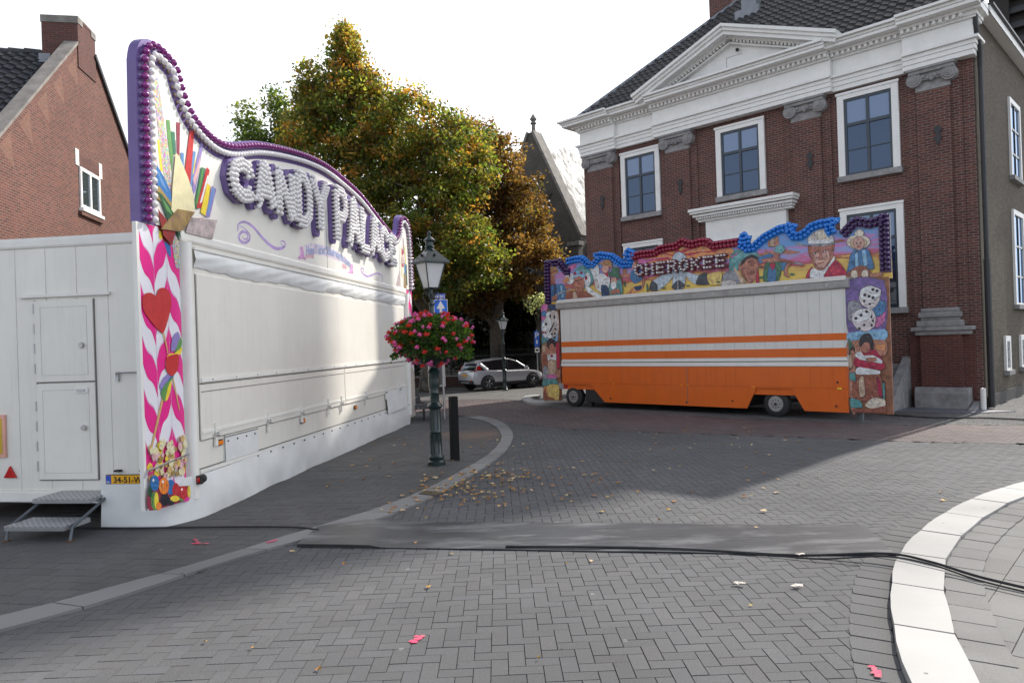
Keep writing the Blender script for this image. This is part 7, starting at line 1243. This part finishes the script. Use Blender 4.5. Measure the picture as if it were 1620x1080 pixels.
# ============================================================ STREET LAMPS
def street_lamp(loc, label, s=1, hgt=4.42, rz=.5):
    T = thing('street_lamp', label, 'street lamp', loc, rz, 'old style street lamps'); T.scale = (s, s, s)
    z0 = hgt - 1.0; g = MB()
    g.lathe([(.17, 0), (.17, .07), (.14, .10), (.15, .16), (.115, .2), (.105, .62), (.115, .64), (.105, .66), (.10, 1.06), (.125, 1.09), (.155, 1.13), (.125, 1.17), (.09, 1.2), (.085, 1.35), (.10, 1.38), (.085, 1.41), (.105, 1.5), (.115, 1.62), (.10, 1.74), (.125, 1.78), (.10, 1.82), (.06, 1.86), (.055, 2.6), (.07, 2.63), (.05, 2.66), (.042, z0 - .32), (.06, z0 - .3), (.04, z0 - .26), (.035, z0)], (0, 0, 0), 18, LGREEN)
    for k in range(8):
        a = k * math.pi / 4; g.cyl((.105 * math.cos(a), .105 * math.sin(a), .22), (.1 * math.cos(a), .1 * math.sin(a), .6), .016, m=LGREEN, n=6); g.cyl((.1 * math.cos(a), .1 * math.sin(a), .68), (.098 * math.cos(a), .098 * math.sin(a), 1.04), .014, m=LGREEN, n=6)
    g.build('post', T, smooth=True)
    g = MB()
    for k in range(4):
        a = k * math.pi / 2 + math.pi / 4; P = [(.03, z0 - .28), (.10, z0 - .25), (.16, z0 - .15), (.13, z0 - .06), (.09, z0 - .09), (.11, z0 - .13)]
        g.tube(catmull([(r * math.cos(a), r * math.sin(a), z) for r, z in P], 5), .009, 6, LGREEN)
        g.tube([(.03 * math.cos(a), .03 * math.sin(a), z0 - .18), (.12 * math.cos(a), .12 * math.sin(a), z0 + .02)], .01, 6, LGREEN)
    g.build('scroll_bracket', T)
    b0, b1 = .125, .245; zb, zt = z0 + .02, z0 + .50; H4 = math.pi / 4
    def sq(r, z): return [(r * math.cos(H4 + k * math.pi / 2) * 1.414 * .85, r * math.sin(H4 + k * math.pi / 2) * 1.414 * .85, z) for k in range(4)]
    g = MB(); A, B = sq(b0, zb), sq(b1, zt)
    for k in range(4): g.cyl(A[k], B[k], .012, m=LGREEN, n=6); g.cyl(A[k], A[(k + 1) % 4], .014, m=LGREEN, n=6); g.cyl(B[k], B[(k + 1) % 4], .018, m=LGREEN, n=6)
    L_ = g.build('lantern_frame', T)
    A, B = sq(b0 - .004, zb), sq(b1 - .004, zt)
    for k in range(4):
        g = MB(); j = (k + 1) % 4; g.face([A[k], A[j], B[j], B[k]], FROST); g.build('glass_pane', L_, recalc=False)
    g = MB(); E, F_, G2 = sq(b1 + .075, zt - .005), sq(b1 + .07, zt + .03), sq(.10, zt + .245)
    for a_, b_ in ((E, F_), (F_, G2)):
        for k in range(4): j = (k + 1) % 4; g.face([a_[k], a_[j], b_[j], b_[k]], LGREEN)
    g.face(E[::-1], LGREEN); g.face(G2, LGREEN)
    for k in range(4):
        a = k * math.pi / 2; x, y = .19 * math.cos(a), .19 * math.sin(a); g.ball((x, y, zt + .15), .028, 8, LGREEN, 4)
    rf_ = g.build('lantern_roof', T)
    g = MB(); g.lathe([(.11, zt + .245), (.085, zt + .27), (.075, zt + .30), (.10, zt + .31), (.08, zt + .33), (.075, zt + .40), (.11, zt + .42), (.115, zt + .44), (.06, zt + .49), (.03, zt + .51), (.025, zt + .54), (.04, zt + .57), (.03, zt + .60), (.003, zt + .62)], (0, 0, 0), 14, LGREEN); g.build('finial', rf_, smooth=True)
    g = MB(); g.lathe([(.03, zb + .02), (.04, zb + .08), (.03, zb + .16), (.01, zb + .19)], (0, 0, 0), 10, mat('lamp_bulb', (.6, .58, .55), .3)); g.build('lamp_bulb', L_, smooth=True)
    return T
LP = (-1.5182,13.6812)
street_lamp((LP[0], LP[1], .012), 'dark green street lamp carrying a round flower ball, near the white trailer', hgt=4.36, rz=.62)
LP2 = (-0.4173,34.8413)
street_lamp((LP2[0], LP2[1], 0), 'thin dark street lamp standing in front of the silver car', s=.86, hgt=4.42, rz=.4)
g = MB(); g.box(.04, .27, -.008, .008, 3.19, 3.29, mat('sign_blue', (.03, .06, .42), .4)); g.box(.045, .265, -.009, -.0085, 3.195, 3.2, WHITE2); g.cyl((0, 0, 3.2), (0, 0, 3.28), .05, m=DARKM)
SG = tag(g.build('street_name_sign', loc=(LP[0] + .03, LP[1] - .02, 0)), 'small blue street name plate clamped on the lamp post below the lantern', 'sign'); SG.rotation_euler = (0, 0, .6)
text_mesh('MARKT', .065, WHITE2, 'sign_text', SG, (.05, -.0095, 3.215), (R(90), 0, 0), .0005)
# one way sign on its pole
pb = (-2.2741,22.3526); pb = (-2.15, 22.0)
SPL = thing('traffic_sign', 'blue one way traffic sign with white arrow on a thin pole behind the flower ball', 'sign', (pb[0], pb[1], 0), .15)
g = MB(); g.cyl((0, .04, 0), (0, .04, 3.75), .035, m=STEEL, n=10); g.build('pole', SPL, smooth=True)
g = MB(); g.box(-.22, .20, -.02, .0, 3.1, 3.70, WHITE2); g.box(-.205, .185, -.024, -.0202, 3.115, 3.685, mat('sign_blue2', (.01, .13, .62), .4)); sp_ = g.build('sign_panel', SPL)
g = MB(); g.prism([(-.05, 3.14), (-.05, 3.42), (-.14, 3.42), (-.01, 3.66), (.12, 3.42), (.03, 3.42), (.03, 3.14)], -.0265, -.0245, WHITE2); g.build('arrow', sp_)
NB = thing('notice_frame', 'empty silver edged notice frame on legs beyond the lamp post', 'notice board', (-3.4, 33.5, 0), .1)
fa_ = [(-3.976,1.423),(-3.181,0.358)]
x0, x1, z1, z0 = fa_[0][0] + 3.4, fa_[1][0] + 3.4, fa_[0][1], fa_[1][1]
g = MB(); c = .07
for a, b_, p, q in ((x0, x0 + c, z0, z1), (x1 - c, x1, z0, z1), (x0 + c, x1 - c, z0, z0 + c), (x0 + c, x1 - c, z1 - c, z1)): g.box(a, b_, -.04, .04, p, q, mat('alu_frame', (.55, .55, .54), .4, .3))
g.build('frame', NB, bevel=.01)
g = MB(); g.box(x0 + c, x1 - c, -.01, .01, z0 + c, z1 - c, mat('board_grey', (.10, .10, .105), .5)); g.build('board', NB)
for x in (x0 + .05, x1 - .05): 
    g = MB(); g.cyl((x, 0, 0), (x, 0, z0), .025, m=DARKM, n=8); g.build('leg', NB)
# flower ball
FLW = thing('flower_ball', 'large round hanging planter of red and pink geraniums on the near street lamp', 'flower planter', (LP[0] - .02, LP[1], 2.42))
rr = random.Random(77); g = MB(); RX, RZ = .82, .49
def fl_pt(sh=.75):
    d = Vector((rr.gauss(0, 1), rr.gauss(0, 1), rr.gauss(0, 1))).normalized(); r = rr.uniform(sh, 1.0) if rr.random() < .8 else rr.uniform(.4, sh)
    z = d.z * RZ * r; k = 1 - .25 * max(0, -d.z); return Vector((d.x * RX * r * k, d.y * RX * r * k, z))
GF = [(.035, .075, .012), (.05, .10, .018), (.025, .05, .012), (.08, .13, .025)]
for _ in range(10500):
    p = fl_pt(.7); c = rr.choice(GF); a = Vector((rr.gauss(0, 1), rr.gauss(0, 1), rr.gauss(0, 1))).normalized(); b_ = a.orthogonal().normalized() if rr.random() < .5 else a.cross(Vector((0, .3, 1))).normalized(); s = rr.uniform(.018, .038)
    cc = a.cross(b_); g.face([p - b_ * s, p + cc * s * .8 + a * .006, p + b_ * s, p - cc * s * .8 + a * .006], LEAF, jitter(c, .3))
for _ in range(60):
    a = rr.random() * 6.28; p = Vector((RX * .8 * math.cos(a), RX * .8 * math.sin(a), -RZ * .4)); q = p + Vector((.12 * math.cos(a), .12 * math.sin(a), -rr.uniform(.05, .22)))
    for k in range(12):
        t = k / 12; c_ = p.lerp(q, t) + Vector((rr.gauss(0, .02),) * 3); s = .022; g.face([c_ + Vector((-s, 0, 0)), c_ + Vector((0, 0, s)), c_ + Vector((s, 0, 0)), c_ + Vector((0, s, -s))], LEAF, jitter(rr.choice(GF), .3))
g.build('foliage', FLW, recalc=False)
g = MB(); g.lathe([(.06, -.52), (.34, -.44), (.44, -.26), (.44, -.22), (.06, -.2)], (0, 0, 0), 20, LGREEN); g.build('planter_bowl', FLW, smooth=True)
PET = []
for ci, (base, nm, sc_) in enumerate((((.75, .03, .02), 'r', 1.35), ((.62, .015, .02), 'r', 1), ((.80, .12, .36), 'p', 1.2), ((.72, .16, .40), 'p', .8))):
    M_ = bpy.data.materials.new('petal_' + nm + str(ci)); M_.use_nodes = True; pb_ = M_.node_tree.nodes['Principled BSDF']; pb_.inputs['Base Color'].default_value = base + (1,); pb_.inputs['Roughness'].default_value = .6
    q = MB()
    for _ in range(34):
        d = Vector((rr.gauss(0, 1), rr.gauss(0, 1), rr.gauss(0, .8))).normalized(); p = d * rr.uniform(.012, .042) * sc_; a = d.orthogonal().normalized(); b_ = d.cross(a); s = rr.uniform(.011, .019)
        q.face([p - a * s, p - b_ * s + d * .004, p + a * s, p + b_ * s + d * .004], M_)
    o = q.build('blossom', None, recalc=False); me = o.data; bpy.data.objects.remove(o); PET.append(me)
L = []
for _ in range(260):
    p = fl_pt(.95); d = p.normalized(); p = p + d * rr.uniform(.0, .07); L.append((PET[min(3, int(rr.random() * 4))] , tuple(p)))
L.sort(key=lambda t: t[1][1])
place_bulbs(L, FLW, 'blossom', 100)
# bollard
BP_ = (-1.2089,14.2077)
BO = thing('bollard', 'square black bollard with yellow reflector strips beside the street lamp', 'bollard', (BP_[0], BP_[1], .012), .45)
g = MB(); g.box(-.075, .075, -.075, .075, 0, 1.26, mat('black_wood', (.010, .0095, .0095), .75, bmp=.3, bscale=30, spec=.2)); g.build('post', BO, bevel=.008)
for z in (.78, .62, .46):
    g = MB(); g.box(.0755, .079, -.02, .03, z, z + .13, mat('yellow_reflector', (.62, .62, .12), .4)); g.build('reflector', BO)
# round bench
BN = thing('round_bench', 'round dark slatted bench half hidden behind the far end of the white trailer', 'bench', (-3.15, 22.4, .012))
SLT = mat('grey_slat', (.07, .07, .072), .7); g = MB(); 
for k in range(48):
    a = 2 * math.pi * k / 48; ca_, sa_ = math.cos(a), math.sin(a); t = .05
    g.prism([(.38 * ca_ - .022 * sa_, .38 * sa_ + .022 * ca_), (.38 * ca_ + .022 * sa_, .38 * sa_ - .022 * ca_), (.82 * ca_ + t * sa_, .82 * sa_ - t * ca_), (.82 * ca_ - t * sa_, .82 * sa_ + t * ca_)], .44, .50, SLT, 'z')
    g.prism([(.80 * ca_ - .045 * sa_, .80 * sa_ + .045 * ca_), (.80 * ca_ + .045 * sa_, .80 * sa_ - .045 * ca_), (.83 * ca_ + .045 * sa_, .83 * sa_ - .045 * ca_), (.83 * ca_ - .045 * sa_, .83 * sa_ + .045 * ca_)], .36, .4395, SLT, 'z')
g.build('seat', BN)
for a in (.3, 1.87, 3.44, 5.3, -.6):
    g = MB(); g.box(.70 * math.cos(a) - .03, .70 * math.cos(a) + .03, .7 * math.sin(a) - .03, .7 * math.sin(a) + .03, 0, .436, DARKM); g.build('leg', BN)
g = MB(); g.prism([(-.25, .5), (.25, .5), (.16, .98), (-.16, .98)], -.1, -.04, SLT); g.build('backrest', BN)
# ============================================================ SILVER CAR
cx, cy = -.17 - .544 * .8, 35.94 + .839 * .8
CAR = thing('parked_car', 'silver suv parked in front of the iron fence, rear lights towards the lamp', 'car', (cx, cy, 0), math.atan2(.544, .839))
SIL, n, b = newmat('silver_paint'); b.inputs['Base Color'].default_value = (.55, .55, .58, 1); b.inputs['Metallic'].default_value = .4; b.inputs['Roughness'].default_value = .3; b.inputs['Coat Weight'].default_value = .8
def loft(g, secs, m):
    n_ = len(secs[0]); vs = [p for s_ in secs for p in s_]
    g.add(vs, [(i * n_ + k, (i + 1) * n_ + k, (i + 1) * n_ + k + 1, i * n_ + k + 1) for i in range(len(secs) - 1) for k in range(n_ - 1)] + [list(range(n_)), list(range((len(secs) - 1) * n_, len(secs) * n_))[::-1]], m)
def sec(x, w, zb, zm, zt, wt): return [(x, -w * .92, zb), (x, -w, zb + .12), (x, -w * 1.01, zm), (x, -w * .975, zt - .05), (x, -wt, zt), (x, 0, zt + .02), (x, wt, zt), (x, w * .975, zt - .05), (x, w * 1.01, zm), (x, w, zb + .12), (x, w * .92, zb)]
g = MB(); loft(g, [sec(-2.12, .72, .42, .62, .90, .66), sec(-2.06, .82, .34, .66, .97, .74), sec(-1.9, .86, .30, .68, 1.0, .78), sec(-1.33, .88, .28, .70, .99, .80), sec(-.4, .88, .26, .68, .95, .80), sec(.5, .88, .26, .68, .93, .80), sec(1.1, .88, .28, .68, .92, .78), sec(1.6, .86, .30, .64, .86, .72), sec(1.95, .80, .34, .60, .78, .62), sec(2.12, .66, .40, .55, .66, .5)], SIL); g.build('body', CAR, smooth=True)
g = MB(); loft(g, [[(x, -a, z0), (x, -b_, z1), (x, 0, z1 + .03), (x, b_, z1), (x, a, z0)] for x, a, b_, z0, z1 in ((-2.0, .70, .68, .97, .99), (-1.78, .76, .62, .97, 1.26), (-1.45, .79, .60, .97, 1.42), (-.6, .80, .62, .94, 1.50), (.1, .80, .62, .92, 1.49), (.55, .79, .62, .91, 1.36), (1.2, .74, .70, .90, .95))], DGLASS); g.build('glasshouse', CAR, smooth=True)
g = MB()
secs = []
for x, b_, z1 in ((-1.72, .60, 1.34), (-1.40, .60, 1.455), (-.6, .62, 1.535), (.1, .62, 1.525), (.55, .62, 1.40)): secs.append([(x, -b_ - .02, z1 - .05), (x, -b_ * .9, z1), (x, 0, z1 + .03), (x, b_ * .9, z1), (x, b_ + .02, z1 - .05)])
loft(g, secs, SIL); g.box(-1.85, -1.6, -.55, .55, 1.36, 1.39, SIL)
for s_ in (-1, 1):
    g.tube([(.5, s_ * .64, 1.38), (1.2, s_ * .73, .95)], .035, 6, SIL); g.tube([(-1.7, s_ * .63, 1.32), (-1.85, s_ * .72, 1.0)], .07, 6, SIL); g.tube([(-.05, s_ * .655, 1.45), (-.1, s_ * .80, .95)], .02, 6, DARKM)
    g.tube([(-1.3, s_ * .79, .99), (-1.65, s_ * .68, 1.3)], .09, 6, SIL)
g.build('roof', CAR, smooth=True)
for s_ in (-1, 1):
    g = MB(); g.box(.8, .98, s_ * .98 - .08, s_ * .98 + .08, .98, 1.12, SIL); g.build('door_mirror', CAR, bevel=.03)
    g = MB(); g.prism([(-2.0, .92), (-1.98, 1.0), (-1.62, 1.05), (-1.75, 1.22), (-1.85, 1.2), (-1.9, 1.04), (-2.08, .98)], s_ * .80, s_ * .74, REDL); g.build('tail_light', CAR)
    for x, hd_ in ((-.55, 'handle'), (.45, 'handle')):
        g = MB(); g.box(x - .1, x + .1, s_ * .885 - .01, s_ * .885 + .01, .86, .885, STEEL); g.build('handle', CAR)
    for x in (-1.33, 1.33):
        g = MB(); g.lathe([(.40, s_ * .84), (.40, s_ * .905), (.01, s_ * .905)], (x, 0, .36), 24, BLACK, 'y'); g.build('wheel_arch', CAR)
        g = MB(); g.lathe([(.22, s_ * .78), (.31, s_ * .80), (.33, s_ * .86), (.33, s_ * .93), (.31, s_ * .95), (.22, s_ * .955)], (x, 0, .33), 24, BLACK, 'y'); wh = g.build('wheel', CAR, smooth=True)
        g = MB(); g.lathe([(.225, s_ * .94), (.21, s_ * .955), (.20, s_ * .93), (.01, s_ * .93)], (x, 0, .33), 24, DARKM, 'y')
        for k in range(5):
            t = k * 2 * math.pi / 5
            for dt in (-.16, .16): g.cyl((x + .04 * math.cos(t), s_ * .955, .33 + .04 * math.sin(t)), (x + .205 * math.cos(t + dt), s_ * .955, .33 + .205 * math.sin(t + dt)), .014, m=STEEL, n=5)
        g.build('rim', wh)
    g = MB(); g.box(-.95, .95, s_ * .885 - .02, s_ * .885 + .015, .26, .38, BLACK); g.build('sill_trim', CAR)
g = MB(); g.box(-2.135, -2.0, -.76, .76, .34, .50, BLACK); g.box(-2.145, -2.13, -.4, .4, .36, .42, STEEL); g.build('rear_bumper', CAR, bevel=.03)
g = MB(); g.box(-2.135, -2.115, -.24, .24, .70, .80, YELLOW); g.box(-2.138, -2.135, -.24, -.2, .70, .80, MATS['plate_blue']); g.build('licence_plate', CAR)
g = MB(); g.box(-2.14, -2.12, -.68, -.58, .46, .54, REDL); g.build('reflector', CAR)
g = MB(); g.box(-1.5, 1.7, -.75, .75, .2, .3, DARKM); g.build('underbody', CAR)
# parking sign
PS = thing('parking_sign', 'blue parking sign over a small white plate on a grey pole behind the car', 'sign', (1.31, 37.6, 0), -.05)
g = MB(); g.cyl((0, .03, 0), (0, .03, 2.95), .03, m=mat('pole_grey', (.3, .3, .3), .5, .3)); g.build('pole', PS, smooth=True)
g = MB(); g.box(-.13, .13, -.01, .01, 2.05, 2.86, MATS['sign_blue2']); sp_ = g.build('sign_panel', PS)
g = MB(); g.box(-.12, .12, -.01, .01, 1.75, 2.0, WHITE2); g.box(-.07, .07, -.013, -.0105, 1.82, 1.92, DARKM); g.build('sub_plate', PS)
text_mesh('P', .42, WHITE2, 'sign_text', sp_, (-.10, -.0115, 2.5), (R(90), 0, 0), .0005); 
g = MB(); g.box(-.04, .04, -.013, -.0105, 2.2, 2.4, WHITE2); g.build('sign_symbol', sp_)
# bicycle
BI = thing('bicycle', 'dark city bicycle parked in shade below the trees left of the notice frame', 'bicycle', (-4.75, 35.2, 0), .25)
for x in (-.52, .52):
    g = MB(); P = [(x + .34 * math.cos(t * math.pi / 12), 0, .35 + .34 * math.sin(t * math.pi / 12)) for t in range(25)]; g.tube(P, .018, 6, BLACK); w = g.build('wheel', BI)
    g = MB()
    for t in range(12): g.cyl((x, 0, .35), (x + .33 * math.cos(t * math.pi / 6), 0, .35 + .33 * math.sin(t * math.pi / 6)), .003, m=STEEL, n=3)
    g.build('spokes', w)
g = MB(); BK = mat('bike_frame', (.06, .06, .07), .35, .4)
for a, b_ in (((-.52, .35), (-.12, .3)), ((-.12, .3), (-.25, .85)), ((-.52, .35), (-.22, .75)), ((-.12, .3), (.36, .75)), ((-.22, .78), (.34, .85)), ((.52, .35), (.34, .9)), ((.34, .9), (.30, 1.05))): g.cyl((a[0], 0, a[1]), (b_[0], 0, b_[1]), .018, m=BK, n=7)
g.build('frame', BI)
g = MB(); g.tube([(.12, -.26, 1.02), (.28, -.1, 1.07), (.28, .1, 1.07), (.12, .26, 1.02)], .014, 6, STEEL); g.build('handlebar', BI)
g = MB(); g.prism([(-.38, .88), (-.12, .9), (-.10, .94), (-.36, .96)], -.07, .07, BLACK); g.build('saddle', BI, bevel=.02)
g = MB(); g.box(-.82, -.42, -.08, .08, .74, .76, STEEL); g.build('luggage_rack', BI)
# rusty stain patch on the left pavement
